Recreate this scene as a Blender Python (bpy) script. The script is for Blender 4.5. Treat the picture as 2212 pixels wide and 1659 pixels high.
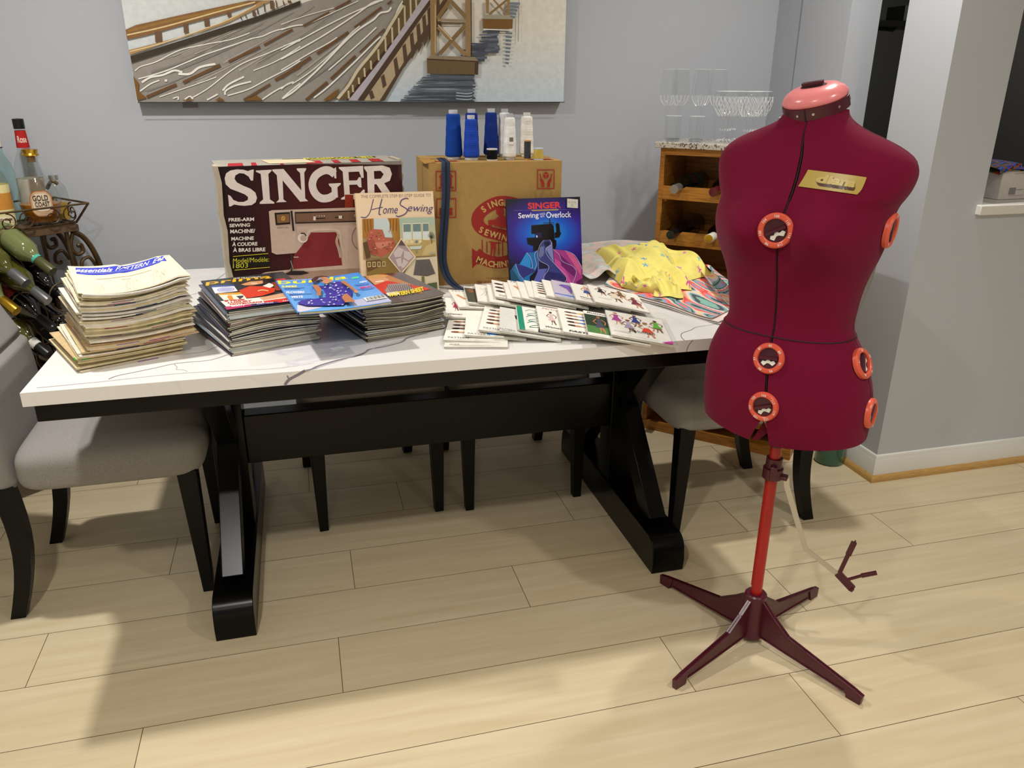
import bpy, bmesh, math, random
from mathutils import Vector, Matrix
from mathutils.geometry import tessellate_polygon
for o in list(bpy.data.objects): bpy.data.objects.remove(o)
SC = bpy.context.scene; COL = SC.collection
PI = math.pi; R = math.radians
rnd = random.Random(7)

# ------------------------------------------------------------------ camera
F_PX = 1711.0
pitch, yaw, roll = R(20.95), R(14.87), R(0.343)
fw = Vector((math.sin(yaw)*math.cos(pitch), math.cos(yaw)*math.cos(pitch), -math.sin(pitch)))
rt = Vector((math.cos(yaw), -math.sin(yaw), 0)); up = rt.cross(fw)
r2 = math.cos(roll)*rt + math.sin(roll)*up; u2 = -math.sin(roll)*rt + math.cos(roll)*up
cd = bpy.data.cameras.new('camera'); cam = bpy.data.objects.new('camera', cd); COL.objects.link(cam)
cd.sensor_width = 36; cd.lens = F_PX/2212*36; cd.clip_start = 0.02
cam.matrix_world = Matrix(((r2.x, u2.x, -fw.x, 0), (r2.y, u2.y, -fw.y, 0), (r2.z, u2.z, -fw.z, 1.35), (0, 0, 0, 1)))
SC.camera = cam
# ------------------------------------------------------------------ world, lamps, exposure
W = bpy.data.worlds.new('world'); SC.world = W; W.use_nodes = True
W.node_tree.nodes['Background'].inputs[0].default_value = (0.9, 0.93, 1, 1)
W.node_tree.nodes['Background'].inputs[1].default_value = 0.05
SC.view_settings.view_transform = 'Standard'; SC.view_settings.look = 'None'
SC.view_settings.gamma = 1; SC.view_settings.exposure = 0.28
try: SC.view_settings.use_curve_mapping = False
except Exception: pass
def downlight(x, y, power, color=(1, .972, .935), r=.045, z=2.42, spread=150):
    ld = bpy.data.lights.new('downlight', 'AREA'); ld.shape = 'DISK'; ld.size = 2*r
    ld.energy = power; ld.color = color; ld.spread = R(spread)
    o = bpy.data.objects.new('downlight', ld); COL.objects.link(o); o.location = (x, y, z)
    return o
downlight(-.62, 2.05, 17); downlight(1.55, 2.1, 11); downlight(-.45, .18, 17); downlight(1.5, .3, 11)
downlight(-.6, -1.6, 12); downlight(1.6, -1.6, 12)
downlight(2.9, 3.3, 7, z=2.3)  # added lamp, no known fixture: lifts the black of the far room

# ------------------------------------------------------------------ materials
def lin(c):
    if isinstance(c, str):
        c = c.lstrip('#'); c = [int(c[i:i+2], 16)/255 for i in (0, 2, 4)]
    return tuple(((v/12.92) if v <= .04045 else ((v+.055)/1.055)**2.4) for v in c[:3])
def newmat(name):
    m = bpy.data.materials.new(name); m.use_nodes = True
    return m, m.node_tree.nodes, m.node_tree.links, m.node_tree.nodes['Principled BSDF']
def mat(name, col, rough=.5, metal=0, spec=.5, bump=None, noise=None, coat=0, sheen=0):
    m, N, L, B = newmat(name)
    B.inputs['Base Color'].default_value = (*lin(col), 1); B.inputs['Roughness'].default_value = rough
    B.inputs['Metallic'].default_value = metal; B.inputs['Specular IOR Level'].default_value = spec
    B.inputs['Coat Weight'].default_value = coat
    B.inputs['Sheen Weight'].default_value = sheen
    tc = N.new('ShaderNodeTexCoord')
    if noise:   # (scale, colour2, lo, hi, stretch)
        sc, c2, lo, hi, st = noise
        mp = N.new('ShaderNodeMapping'); mp.inputs['Scale'].default_value = st
        nz = N.new('ShaderNodeTexNoise'); nz.inputs['Scale'].default_value = sc; nz.inputs['Detail'].default_value = 5
        cr = N.new('ShaderNodeValToRGB'); cr.color_ramp.elements[0].position = lo; cr.color_ramp.elements[1].position = hi
        cr.color_ramp.elements[0].color = (*lin(col), 1); cr.color_ramp.elements[1].color = (*lin(c2), 1)
        L.new(tc.outputs['Object'], mp.inputs[0]); L.new(mp.outputs[0], nz.inputs['Vector']); L.new(nz.outputs['Fac'], cr.inputs[0])
        L.new(cr.outputs[0], B.inputs['Base Color'])
    if bump:    # (scale, strength)
        nz = N.new('ShaderNodeTexNoise'); nz.inputs['Scale'].default_value = bump[0]; nz.inputs['Detail'].default_value = 3
        bp = N.new('ShaderNodeBump'); bp.inputs['Strength'].default_value = bump[1]; bp.inputs['Distance'].default_value = .002
        L.new(tc.outputs['Object'], nz.inputs['Vector']); L.new(nz.outputs['Fac'], bp.inputs['Height']); L.new(bp.outputs[0], B.inputs['Normal'])
    return m
def attrmat(name, rough=.5, spec=.5, coat=0, grain=0, bump=None):
    m, N, L, B = newmat(name)
    a = N.new('ShaderNodeAttribute'); a.attribute_name = 'Col'
    B.inputs['Roughness'].default_value = rough; B.inputs['Specular IOR Level'].default_value = spec; B.inputs['Coat Weight'].default_value = coat
    out = a.outputs['Color']
    if grain:
        tc = N.new('ShaderNodeTexCoord'); nz = N.new('ShaderNodeTexNoise'); nz.inputs['Scale'].default_value = 60; nz.inputs['Detail'].default_value = 4
        mr = N.new('ShaderNodeMapRange'); mr.inputs['From Min'].default_value = .3; mr.inputs['From Max'].default_value = .7
        mr.inputs['To Min'].default_value = 1-grain; mr.inputs['To Max'].default_value = 1+grain
        mx = N.new('ShaderNodeVectorMath'); mx.operation = 'SCALE'
        L.new(tc.outputs['Object'], nz.inputs['Vector']); L.new(nz.outputs['Fac'], mr.inputs[0]); L.new(out, mx.inputs[0]); L.new(mr.outputs[0], mx.inputs['Scale'])
        out = mx.outputs[0]
    L.new(out, B.inputs['Base Color'])
    if bump:
        tc = N.new('ShaderNodeTexCoord'); nz = N.new('ShaderNodeTexNoise'); nz.inputs['Scale'].default_value = bump[0]
        bp = N.new('ShaderNodeBump'); bp.inputs['Strength'].default_value = bump[1]; bp.inputs['Distance'].default_value = .002
        L.new(tc.outputs['Object'], nz.inputs['Vector']); L.new(nz.outputs['Fac'], bp.inputs['Height']); L.new(bp.outputs[0], B.inputs['Normal'])
    return m
def glassmat(name, tint=(1, 1, 1), gloss=.16, dens=0.0):
    m, N, L, B = newmat(name); N.remove(B); out = N['Material Output']
    tr = N.new('ShaderNodeBsdfTransparent'); tr.inputs[0].default_value = (*tint, 1)
    gl = N.new('ShaderNodeBsdfGlossy'); gl.inputs['Roughness'].default_value = .03
    fr = N.new('ShaderNodeLayerWeight'); fr.inputs['Blend'].default_value = .5
    pw = N.new('ShaderNodeMath'); pw.operation = 'POWER'; pw.inputs[1].default_value = 4.0; L.new(fr.outputs['Facing'], pw.inputs[0])
    ml = N.new('ShaderNodeMath'); ml.operation = 'MULTIPLY_ADD'; ml.inputs[1].default_value = .38; ml.inputs[2].default_value = gloss*.25; L.new(pw.outputs[0], ml.inputs[0])
    mx = N.new('ShaderNodeMixShader'); L.new(ml.outputs[0], mx.inputs[0]); L.new(tr.outputs[0], mx.inputs[1]); L.new(gl.outputs[0], mx.inputs[2])
    L.new(mx.outputs[0], out.inputs['Surface'])
    return m
MT = {}
MT['wall'] = mat('wall_paint_blue_grey', '#babec5', .75, bump=(300, .05))
MT['wallw'] = mat('wall_paint_warm_grey', '#c3c7cc', .75, bump=(300, .05))
MT['ceil'] = mat('ceiling_paint', '#e8e6e0', .9, bump=(200, .1))
MT['trimw'] = mat('trim_white_paint', '#e4e2da', .4, bump=(80, .03))
MT['trimo'] = mat('trim_oak', '#c19a58', .45, noise=(30, '#a87e40', .35, .7, (1, 12, 12)))
MT['dark'] = mat('dark_room_paint', '#3a3a36', .8, bump=(100, .1))  # the far room's darkness comes from this wall colour
MT['print'] = attrmat('gloss_print', .28, .5)
MT['matte'] = attrmat('matte_print', .75, .3, grain=.05)
MT['paper'] = attrmat('paper_colour', .85, .2, grain=.12)
MT['paint'] = attrmat('canvas_paint', .55, .4, grain=.06, bump=(160, .25))
MT['black'] = mat('black_lacquer_wood', '#030303', .28, spec=.22, bump=(30, .03))
MT['blackleg'] = mat('black_satin_wood', '#040404', .42, spec=.22, bump=(60, .05))
MT['maroon'] = mat('maroon_plastic', '#4a1020', .32, spec=.5, bump=(60, .03))
MT['red'] = mat('red_painted_metal', '#a5130f', .3, spec=.5, bump=(60, .02))
MT['pink'] = mat('pink_plastic', '#ee8a8c', .25, spec=.5, bump=(20, .02))
MT['coral'] = mat('coral_plastic', '#d9583f', .35, bump=(40, .02))
MT['steel'] = mat('brushed_steel', '#c9c6c0', .35, 1, bump=(100, .03))
MT['iron'] = mat('bronze_wrought_iron', '#4c3a28', .45, .6, noise=(20, '#6d5636', .35, .7, (1, 1, 1)))
MT['cartwood'] = mat('bronze_brown_shelf', '#6a5137', .5, .1, noise=(12, '#574028', .3, .7, (6, 1, 1)))
MT['seam'] = mat('dark_seam_tape', '#1c0308', .7, bump=(200, .2))
MT['white'] = mat('white_plastic', '#e9e6dc', .4, bump=(50, .02))
MT['blackp'] = mat('black_plastic', '#121212', .35, bump=(50, .02))
MT['cork'] = mat('cork', '#b58a5c', .8, noise=(60, '#8d6a42', .4, .6, (1, 1, 1)))
MT['gold'] = mat('gold_foil', '#cfa437', .25, .9, bump=(30, .05))
MT['silverfoil'] = mat('silver_foil', '#b9b9b5', .3, .8, bump=(30, .05))
MT['glass'] = glassmat('clear_glass', (.99, .995, .995), .14)
MT['glassb'] = glassmat('bottle_clear_glass', (.93, .95, .94), .2)
MT['glassaq'] = glassmat('aqua_glass', (.80, .93, .91), .2)
MT['amber'] = mat('amber_whisky', '#a8660e', .15, spec=.6, bump=(5, .01))
MT['rum'] = mat('golden_rum', '#c79a2e', .15, spec=.6, bump=(5, .01))
MT['brownliq'] = mat('brown_liqueur', '#5c1a12', .15, spec=.6, bump=(5, .01))
MT['wineg'] = mat('dark_green_wine_glass', '#10190f', .08, spec=.6, coat=.5, bump=(5, .01))
MT['winey'] = mat('yellow_green_wine_glass', '#4a4a16', .1, spec=.6, coat=.5, bump=(5, .01))
MT['winepale'] = mat('pale_green_glass', '#6f7848', .1, spec=.6, coat=.5, bump=(5, .01))
MT['wineb'] = mat('black_wine_glass', '#0a0608', .08, spec=.6, coat=.5, bump=(5, .01))
MT['greycap'] = mat('grey_bottle_capsule', '#6d6f70', .35, .5, bump=(30, .03))
MT['olivecap'] = mat('olive_capsule', '#4d4f2c', .35, .1, bump=(30, .03))
MT['redcap'] = mat('dark_red_capsule', '#5a1418', .3, bump=(30, .02))
MT['jug'] = mat('green_jug_glass', '#1d5a42', .08, spec=.6, coat=.5, bump=(5, .01))
def fabricmat(name, c1, c2, sc=900, rough=.95, sheen=0):
    m, N, L, B = newmat(name); tc = N.new('ShaderNodeTexCoord')
    B.inputs['Roughness'].default_value = rough; B.inputs['Specular IOR Level'].default_value = .15; B.inputs['Sheen Weight'].default_value = sheen
    outs = []
    for st in ((1, .35, 1), (.35, 1, .35)):
        mp = N.new('ShaderNodeMapping'); mp.inputs['Scale'].default_value = st
        nz = N.new('ShaderNodeTexNoise'); nz.inputs['Scale'].default_value = sc; nz.inputs['Detail'].default_value = 2
        L.new(tc.outputs['Object'], mp.inputs[0]); L.new(mp.outputs[0], nz.inputs['Vector']); outs.append(nz.outputs['Fac'])
    ad = N.new('ShaderNodeMath'); ad.operation = 'ADD'; L.new(outs[0], ad.inputs[0]); L.new(outs[1], ad.inputs[1])
    hv = N.new('ShaderNodeMath'); hv.operation = 'MULTIPLY'; hv.inputs[1].default_value = .5; L.new(ad.outputs[0], hv.inputs[0])
    cr = N.new('ShaderNodeValToRGB'); cr.color_ramp.elements[0].position = .38; cr.color_ramp.elements[1].position = .62
    cr.color_ramp.elements[0].color = (*lin(c1), 1); cr.color_ramp.elements[1].color = (*lin(c2), 1)
    L.new(hv.outputs[0], cr.inputs[0]); L.new(cr.outputs[0], B.inputs['Base Color'])
    bp = N.new('ShaderNodeBump'); bp.inputs['Strength'].default_value = .15; bp.inputs['Distance'].default_value = .0006
    L.new(hv.outputs[0], bp.inputs['Height']); L.new(bp.outputs[0], B.inputs['Normal'])
    return m
MT['linen'] = fabricmat('grey_linen', '#86827e', '#9d9994', 1100)
MT['jersey'] = fabricmat('burgundy_jersey', '#660a2a', '#740d30', 1500, sheen=.05)
def floormat():
    m, N, L, B = newmat('light_maple_laminate'); tc = N.new('ShaderNodeTexCoord')
    a = N.new('ShaderNodeAttribute'); a.attribute_name = 'Col'
    mp = N.new('ShaderNodeMapping'); mp.inputs['Scale'].default_value = (1.2, 16, 1)
    ad = N.new('ShaderNodeVectorMath'); ad.operation = 'ADD'
    sc = N.new('ShaderNodeVectorMath'); sc.operation = 'SCALE'; sc.inputs['Scale'].default_value = 30
    L.new(a.outputs['Color'], sc.inputs[0]); L.new(tc.outputs['Object'], mp.inputs[0]); L.new(mp.outputs[0], ad.inputs[0]); L.new(sc.outputs[0], ad.inputs[1])
    nz = N.new('ShaderNodeTexNoise'); nz.inputs['Scale'].default_value = 2.2; nz.inputs['Detail'].default_value = 7; nz.inputs['Distortion'].default_value = .6
    L.new(ad.outputs[0], nz.inputs['Vector'])
    cr = N.new('ShaderNodeValToRGB'); e = cr.color_ramp.elements
    e[0].position = .3; e[0].color = (*lin('#cbb995'), 1); e[1].position = .72; e[1].color = (*lin('#d8c8a6'), 1)
    L.new(nz.outputs['Fac'], cr.inputs[0])
    mx = N.new('ShaderNodeMix'); mx.data_type = 'RGBA'; mx.blend_type = 'MULTIPLY'; mx.inputs['Factor'].default_value = 1
    L.new(cr.outputs[0], mx.inputs[6]); L.new(a.outputs['Color'], mx.inputs[7]); L.new(mx.outputs[2], B.inputs['Base Color'])
    B.inputs['Roughness'].default_value = .42; B.inputs['Specular IOR Level'].default_value = .35
    return m
MT['floor'] = floormat()
def marblemat():
    m, N, L, B = newmat('white_veined_marble'); tc = N.new('ShaderNodeTexCoord')
    nz = N.new('ShaderNodeTexNoise'); nz.inputs['Scale'].default_value = 2.1; nz.inputs['Detail'].default_value = 6; nz.inputs['Distortion'].default_value = 1.2
    mp = N.new('ShaderNodeMapping'); mp.inputs['Scale'].default_value = (1, .55, 1); mp.inputs['Rotation'].default_value = (0, 0, .7); mp.inputs['Location'].default_value = (3.1, 1.7, 0)
    L.new(tc.outputs['Object'], mp.inputs[0]); L.new(mp.outputs[0], nz.inputs['Vector'])
    s = N.new('ShaderNodeMath'); s.operation = 'SUBTRACT'; s.inputs[1].default_value = .5; L.new(nz.outputs['Fac'], s.inputs[0])
    ab = N.new('ShaderNodeMath'); ab.operation = 'ABSOLUTE'; L.new(s.outputs[0], ab.inputs[0])
    cr = N.new('ShaderNodeValToRGB'); e = cr.color_ramp.elements
    e[0].position = 0; e[0].color = (*lin('#d0cbd1'), 1); e[1].position = .010; e[1].color = (*lin('#e3e0dc'), 1)
    L.new(ab.outputs[0], cr.inputs[0])
    n2 = N.new('ShaderNodeTexNoise'); n2.inputs['Scale'].default_value = 1.7; n2.inputs['Detail'].default_value = 2
    c2 = N.new('ShaderNodeValToRGB'); c2.color_ramp.elements[0].position = .47; c2.color_ramp.elements[1].position = .6
    L.new(tc.outputs['Object'], n2.inputs['Vector']); L.new(n2.outputs['Fac'], c2.inputs[0])
    mx = N.new('ShaderNodeMix'); mx.data_type = 'RGBA'; mx.inputs[6].default_value = (*lin('#e6e3df'), 1)
    L.new(c2.outputs[0], mx.inputs['Factor']); L.new(cr.outputs[0], mx.inputs[7]); 
    at = N.new('ShaderNodeAttribute'); at.attribute_name = 'Col'
    m2 = N.new('ShaderNodeMix'); m2.data_type = 'RGBA'; m2.blend_type = 'MULTIPLY'; m2.inputs['Factor'].default_value = 1
    L.new(mx.outputs[2], m2.inputs[6]); L.new(at.outputs['Color'], m2.inputs[7])
    L.new(m2.outputs[2], B.inputs['Base Color'])
    B.inputs['Roughness'].default_value = .22; B.inputs['Specular IOR Level'].default_value = .4
    return m
MT['marble'] = marblemat()
MT['oak'] = mat('honey_oak', '#b0752c', .4, noise=(9, '#7d4c16', .42, .72, (1.2, 1.2, 14)))
MT['oakh'] = mat('honey_oak_rail', '#b67a2e', .4, noise=(7, '#8a5418', .45, .7, (2, 2, 30)))
MT['granite'] = mat('speckled_granite', '#c9c0b4', .25, noise=(140, '#4b443e', .5, .62, (1, 1, 1)))

# ------------------------------------------------------------------ mesh builder
class MB:
    def __init__(s): s.v = []; s.f = []; s.c = []; s.sm = []
    def add(s, vs, fs, col='#ffffff', smooth=False, M=None):
        o = len(s.v); lc = None if (isinstance(col, list)) else lin(col)
        s.v += [tuple((M @ Vector(p)) if M else p) for p in vs]
        for i, f in enumerate(fs):
            s.f.append([o+k for k in f]); s.c.append(col[i] if lc is None else lc); s.sm.append(smooth)
        return s
    def box(s, x0, x1, y0, y1, z0, z1, col='#ffffff', M=None):
        vs = [(x, y, z) for z in (z0, z1) for y in (y0, y1) for x in (x0, x1)]
        return s.add(vs, [(0, 2, 3, 1), (4, 5, 7, 6), (0, 1, 5, 4), (2, 6, 7, 3), (0, 4, 6, 2), (1, 3, 7, 5)], col, False, M)
    def hexa(s, b, t, col='#ffffff', M=None):   # 4 bottom pts, 4 top pts (ccw)
        return s.add(list(b)+list(t), [(3, 2, 1, 0), (4, 5, 6, 7), (0, 1, 5, 4), (1, 2, 6, 5), (2, 3, 7, 6), (3, 0, 4, 7)], col, False, M)
    def lathe(s, prof, n=32, col='#ffffff', M=None, smooth=True, caps=True, sx=1, sy=1):
        vs = []; fs = []; k = len(prof)
        for i in range(n):
            a = 2*PI*i/n
            for r, z in prof: vs.append((r*math.cos(a)*sx, r*math.sin(a)*sy, z))
        for i in range(n):
            j = (i+1) % n
            for q in range(k-1): fs.append((i*k+q, j*k+q, j*k+q+1, i*k+q+1))
        if caps:
            if prof[0][0] > 1e-6: fs.append([i*k for i in range(n)][::-1])
            if prof[-1][0] > 1e-6: fs.append([i*k+k-1 for i in range(n)])
        return s.add(vs, fs, col, smooth, M)
    def cyl(s, r, z0, z1, n=24, col='#ffffff', M=None, r1=None): return s.lathe([(r, z0), (r if r1 is None else r1, z1)], n, col, M)
    def tube(s, pts, r, n=8, col='#ffffff', flat=1, M=None, closed=False):
        pts = [Vector(p) for p in pts]; vs = []; fs = []; m = len(pts); pn = None
        for i, p in enumerate(pts):
            t = (pts[min(i+1, m-1)]-pts[max(i-1, 0)])
            if closed: t = pts[(i+1) % m]-pts[i-1]
            t.normalize()
            if pn is None: pn = t.orthogonal().normalized() if abs(t.z) > .9 else t.cross(Vector((0, 0, 1))).normalized()
            pn = (pn - t*pn.dot(t)).normalized(); b = t.cross(pn)
            rr = r[i] if isinstance(r, (list, tuple)) else r
            for k in range(n):
                a = 2*PI*k/n; vs.append(tuple(p+pn*math.cos(a)*rr*flat+b*math.sin(a)*rr))
        for i in range(m if closed else m-1):
            j = (i+1) % m
            for k in range(n): fs.append((i*n+k, i*n+(k+1) % n, j*n+(k+1) % n, j*n+k))
        if not closed: fs += [list(range(n))[::-1], [(m-1)*n+k for k in range(n)]]
        return s.add(vs, fs, col, True, M)
    def prism(s, poly, z0, z1, col='#ffffff', M=None):   # poly in xy, ccw
        n = len(poly); vs = [(x, y, z0) for x, y in poly]+[(x, y, z1) for x, y in poly]
        return s.add(vs, [list(range(n))[::-1], list(range(n, 2*n))]+[(i, (i+1) % n, n+(i+1) % n, n+i) for i in range(n)], col, False, M)
    def grid(s, nu, nv, fn, col='#ffffff', smooth=True, colfn=None, closed_u=False):
        vs = [fn(i/(nu-1) if not closed_u else i/nu, j/(nv-1)) for j in range(nv) for i in range(nu)]; fs = []; cs = []
        for j in range(nv-1):
            for i in range(nu if closed_u else nu-1):
                k = (i+1) % nu; fs.append((j*nu+i, j*nu+k, (j+1)*nu+k, (j+1)*nu+i))
                if colfn: cs.append(lin(colfn((i+.5)/(nu-1), (j+.5)/(nv-1))))
        return s.add(vs, fs, cs if colfn else col, smooth)
    def deform(s, fn): s.v = [fn(*p) for p in s.v]; return s
    def build(s, name, m, parent=None, loc=None, rot=None, bevel=0, sharp=35, label=None):
        me = bpy.data.meshes.new(name); me.from_pydata(s.v, [], s.f); me.validate(verbose=False); 
        if len(me.polygons) == len(s.f):
            at = me.color_attributes.new('Col', 'FLOAT_COLOR', 'CORNER'); k = 0
            buf = []
            for p, c in zip(me.polygons, s.c):
                p.use_smooth = True if True in (True,) else False
                buf += [*c, 1.0]*p.loop_total
            at.data.foreach_set('color', buf)
            me.polygons.foreach_set('use_smooth', [True]*len(me.polygons))
            me.set_sharp_from_angle(angle=R(sharp))
        me.materials.append(MT[m] if isinstance(m, str) else m)
        o = bpy.data.objects.new(name, me); COL.objects.link(o)
        if parent: o.parent = parent
        if loc: o.location = loc
        if rot: o.rotation_euler = rot
        if bevel:
            b = o.modifiers.new('bevel', 'BEVEL'); b.width = bevel; b.segments = 2; b.limit_method = 'ANGLE'; b.angle_limit = R(40)
        if label: o['label'] = label
        return o
def thing(name, label, cat, loc=(0, 0, 0), rz=0, group=None):
    o = bpy.data.objects.new(name, None); COL.objects.link(o); o.location = loc; o.rotation_euler = (0, 0, rz)
    o.empty_display_size = .05
    return tag(o, label, cat, group)
def tag(o, label, cat, group=None, kind=None):
    o['label'] = label; o['category'] = cat
    if group: o['group'] = group
    if kind: o['kind'] = kind
    return o
def struct(o): o['kind'] = 'structure'; return o
def dup(root, loc, rz, label, group=None):
    r = root.copy(); COL.objects.link(r); r.location = loc; r.rotation_euler = (0, 0, rz); r['label'] = label
    if group: r['group'] = group
    for ch in list(root.children):
        c = ch.copy(); COL.objects.link(c); c.parent = r
        for g in ch.children:
            d = g.copy(); COL.objects.link(d); d.parent = c
    return r
def T3(x, y, z, rz=0, rx=0, ry=0): return Matrix.Translation((x, y, z)) @ Matrix.Rotation(rz, 4, 'Z') @ Matrix.Rotation(ry, 4, 'Y') @ Matrix.Rotation(rx, 4, 'X')
def spline(pts, n=8):
    P = [Vector(p) for p in pts]; out = []
    for i in range(len(P)-1):
        p0 = P[max(i-1, 0)]; p1 = P[i]; p2 = P[i+1]; p3 = P[min(i+2, len(P)-1)]
        for k in range(n):
            t = k/n; out.append(.5*((2*p1)+(-p0+p2)*t+(2*p0-5*p1+4*p2-p3)*t*t+(-p0+3*p1-3*p2+p3)*t**3))
    out.append(P[-1]); return out
# ---- text outlines
_tc = {}
def textmesh(txt, off=0.0, shear=0.0):
    k = (txt, off, shear)
    if k not in _tc:
        cu = bpy.data.curves.new('t', 'FONT'); cu.body = txt; cu.size = 1; cu.offset = off; cu.shear = shear; cu.resolution_u = 3
        ob = bpy.data.objects.new('t', cu); COL.objects.link(ob)
        dg = bpy.context.evaluated_depsgraph_get(); me = bpy.data.meshes.new_from_object(ob.evaluated_get(dg))
        vs = [(v.co.x, v.co.y) for v in me.vertices]; fs = [tuple(p.vertices) for p in me.polygons]
        bpy.data.objects.remove(ob); bpy.data.meshes.remove(me)
        _tc[k] = (vs, fs)
    return _tc[k]
# ---- flat printed artwork on a surface: trace-sheet coordinates mapped onto the panel
class Art:
    def __init__(s, mb, origin, U, V, wh, sheet, step=.00012, lift=.0004, sub=0):
        s.sub = sub
        # sheet = corner coordinates TL,TR,BR,BL of the panel on the tracing sheet
        s.mb = mb; s.o = Vector(origin); s.U = Vector(U).normalized(); s.V = Vector(V).normalized(); s.N = s.U.cross(s.V)
        s.w, s.h = wh; s.q = [Vector(p) for p in sheet]; s.z = lift; s.step = step
    def uv(s, x, y):
        tl, tr, br, bl = s.q; u = v = .5
        for _ in range(12):
            p = tl*(1-u)*(1-v)+tr*u*(1-v)+br*u*v+bl*(1-u)*v
            du = (tr-tl)*(1-v)+(br-bl)*v; dv = (bl-tl)*(1-u)+(br-tr)*u
            e = Vector((x, y))-p; det = du.x*dv.y-du.y*dv.x
            u += (e.x*dv.y-e.y*dv.x)/det; v += (du.x*e.y-du.y*e.x)/det
        return u, v
    def pt(s, x, y, clamp=True):
        u, v = s.uv(x, y)
        if clamp: u = min(1, max(0, u)); v = min(1, max(0, v))
        p = s.o+s.U*(u*s.w)+s.V*((1-v)*s.h)+s.N*s.z
        return tuple(p)
    def poly(s, pts, col, holes=()):
        loops = [[s.pt(*p) for p in pts]]+[[s.pt(*p) for p in h] for h in holes]
        tri = tessellate_polygon([[Vector(p) for p in l] for l in loops]); flat = [p for l in loops for p in l]
        if s.sub:
            st = [tuple(t_) for t_ in tri]; tri = []
            while st:
                t_ = st.pop(); e = [(Vector(flat[t_[k]])-Vector(flat[t_[(k+1) % 3]])).length for k in range(3)]; k = e.index(max(e))
                if e[k] > s.sub:
                    i0, i1, i2 = t_[k], t_[(k+1) % 3], t_[(k+2) % 3]; flat.append(tuple((Vector(flat[i0])+Vector(flat[i1]))/2)); m_ = len(flat)-1; st += [(i0, m_, i2), (m_, i1, i2)]
                else: tri.append(t_)
        fs = []
        for t in tri:
            a, b, c = [Vector(flat[k]) for k in t]
            n = (b-a).cross(c-a)
            if n.length < 1e-12: continue
            fs.append(tuple(t) if n.dot(s.N) > 0 else tuple(t)[::-1])
        s.mb.add(flat, fs, col); s.z += s.step; return s
    def rect(s, x0, y0, x1, y1, col): return s.poly([(x0, y0), (x1, y0), (x1, y1), (x0, y1)], col)
    def circ(s, cx, cy, rx, ry, col, n=20, inner=0):
        P = [(cx+rx*math.cos(2*PI*i/n), cy+ry*math.sin(2*PI*i/n)) for i in range(n)]
        H = [[(cx+rx*inner*math.cos(2*PI*i/n), cy+ry*inner*math.sin(2*PI*i/n)) for i in range(n)]] if inner else ()
        return s.poly(P, col, H)
    def line(s, pts, w, col, taper=None):
        P = [Vector(p) for p in pts]; L_ = []; R_ = []
        for i, p in enumerate(P):
            t = (P[min(i+1, len(P)-1)]-P[max(i-1, 0)]).normalized(); n = Vector((-t.y, t.x))
            ww = w if taper is None else w*taper[i]
            L_.append(p+n*ww/2); R_.append(p-n*ww/2)
        vs = [s.pt(*a) for a in L_]+[s.pt(*a) for a in R_]; m = len(P)
        fs = []
        for i in range(m-1):
            f = (i, i+1, m+i+1, m+i); a, b, c = [Vector(vs[k]) for k in f[:3]]
            fs.append(f if (b-a).cross(c-a).dot(s.N) > 0 else f[::-1])
        s.mb.add(vs, fs, col); s.z += s.step; return s
    def curve(s, pts, w, col, n=6, taper=None):
        P = spline([(x, y, 0) for x, y in pts], n); m = len(P)
        tp = None if taper is None else [taper[0]+(taper[1]-taper[0])*i/(m-1) for i in range(m)]
        return s.line([(p.x, p.y) for p in P], w, col, tp)
    def text(s, txt, x0, y0, x1, y1, col, bold=0.0, shear=0.0, tilt=0.0):
        # box with (x0,y0) top left and (x1,y1) bottom right on the sheet; tilt = drop of the right end
        vs, fs = textmesh(txt, bold, shear)
        if not vs: return s
        ax = min(v[0] for v in vs); bx = max(v[0] for v in vs); ay = min(v[1] for v in vs); by = max(v[1] for v in vs)
        out = []
        for x, y in vs:
            u = (x-ax)/(bx-ax); v = (y-ay)/(by-ay); out.append(s.pt(x0+(x1-x0)*u, y1+(y0-y1)*v+tilt*u))
        g = []
        for f in fs:
            a, b, c = [Vector(out[k]) for k in f[:3]]
            g.append(f if (b-a).cross(c-a).dot(s.N) >= 0 else f[::-1])
        s.mb.add(out, g, col); s.z += s.step; return s
    def field(s, x0, y0, x1, y1, nx, ny, fn):
        vs = [s.pt(x0+(x1-x0)*i/nx, y0+(y1-y0)*j/ny) for j in range(ny+1) for i in range(nx+1)]; fs = []; cs = []
        for j in range(ny):
            for i in range(nx):
                f = (j*(nx+1)+i, (j+1)*(nx+1)+i, (j+1)*(nx+1)+i+1, j*(nx+1)+i+1); fs.append(f); cs.append(fn((i+.5)/nx, (j+.5)/ny))
        s.mb.add(vs, fs, cs); s.z += s.step; return s
def mixc(a, b, t):
    t = min(1, max(0, t)); a = lin(a) if isinstance(a, str) else a; b = lin(b) if isinstance(b, str) else b
    return tuple(a[i]+(b[i]-a[i])*t for i in range(3))
def hx(c):
    out = '#'
    for v in c:
        v = min(1, max(0, v)); v = 12.92*v if v <= .0031308 else 1.055*v**(1/2.4)-.055; out += '%02x' % int(v*255+.5)
    return out

# ================================================================== THE ROOM
XW, YB, YF, ZC = 1.938, 3.14, 2.157, 2.45      # side wall, back wall, front face of the column, ceiling
XL, XR, YR = -1.95, 3.6, -2.6
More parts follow.
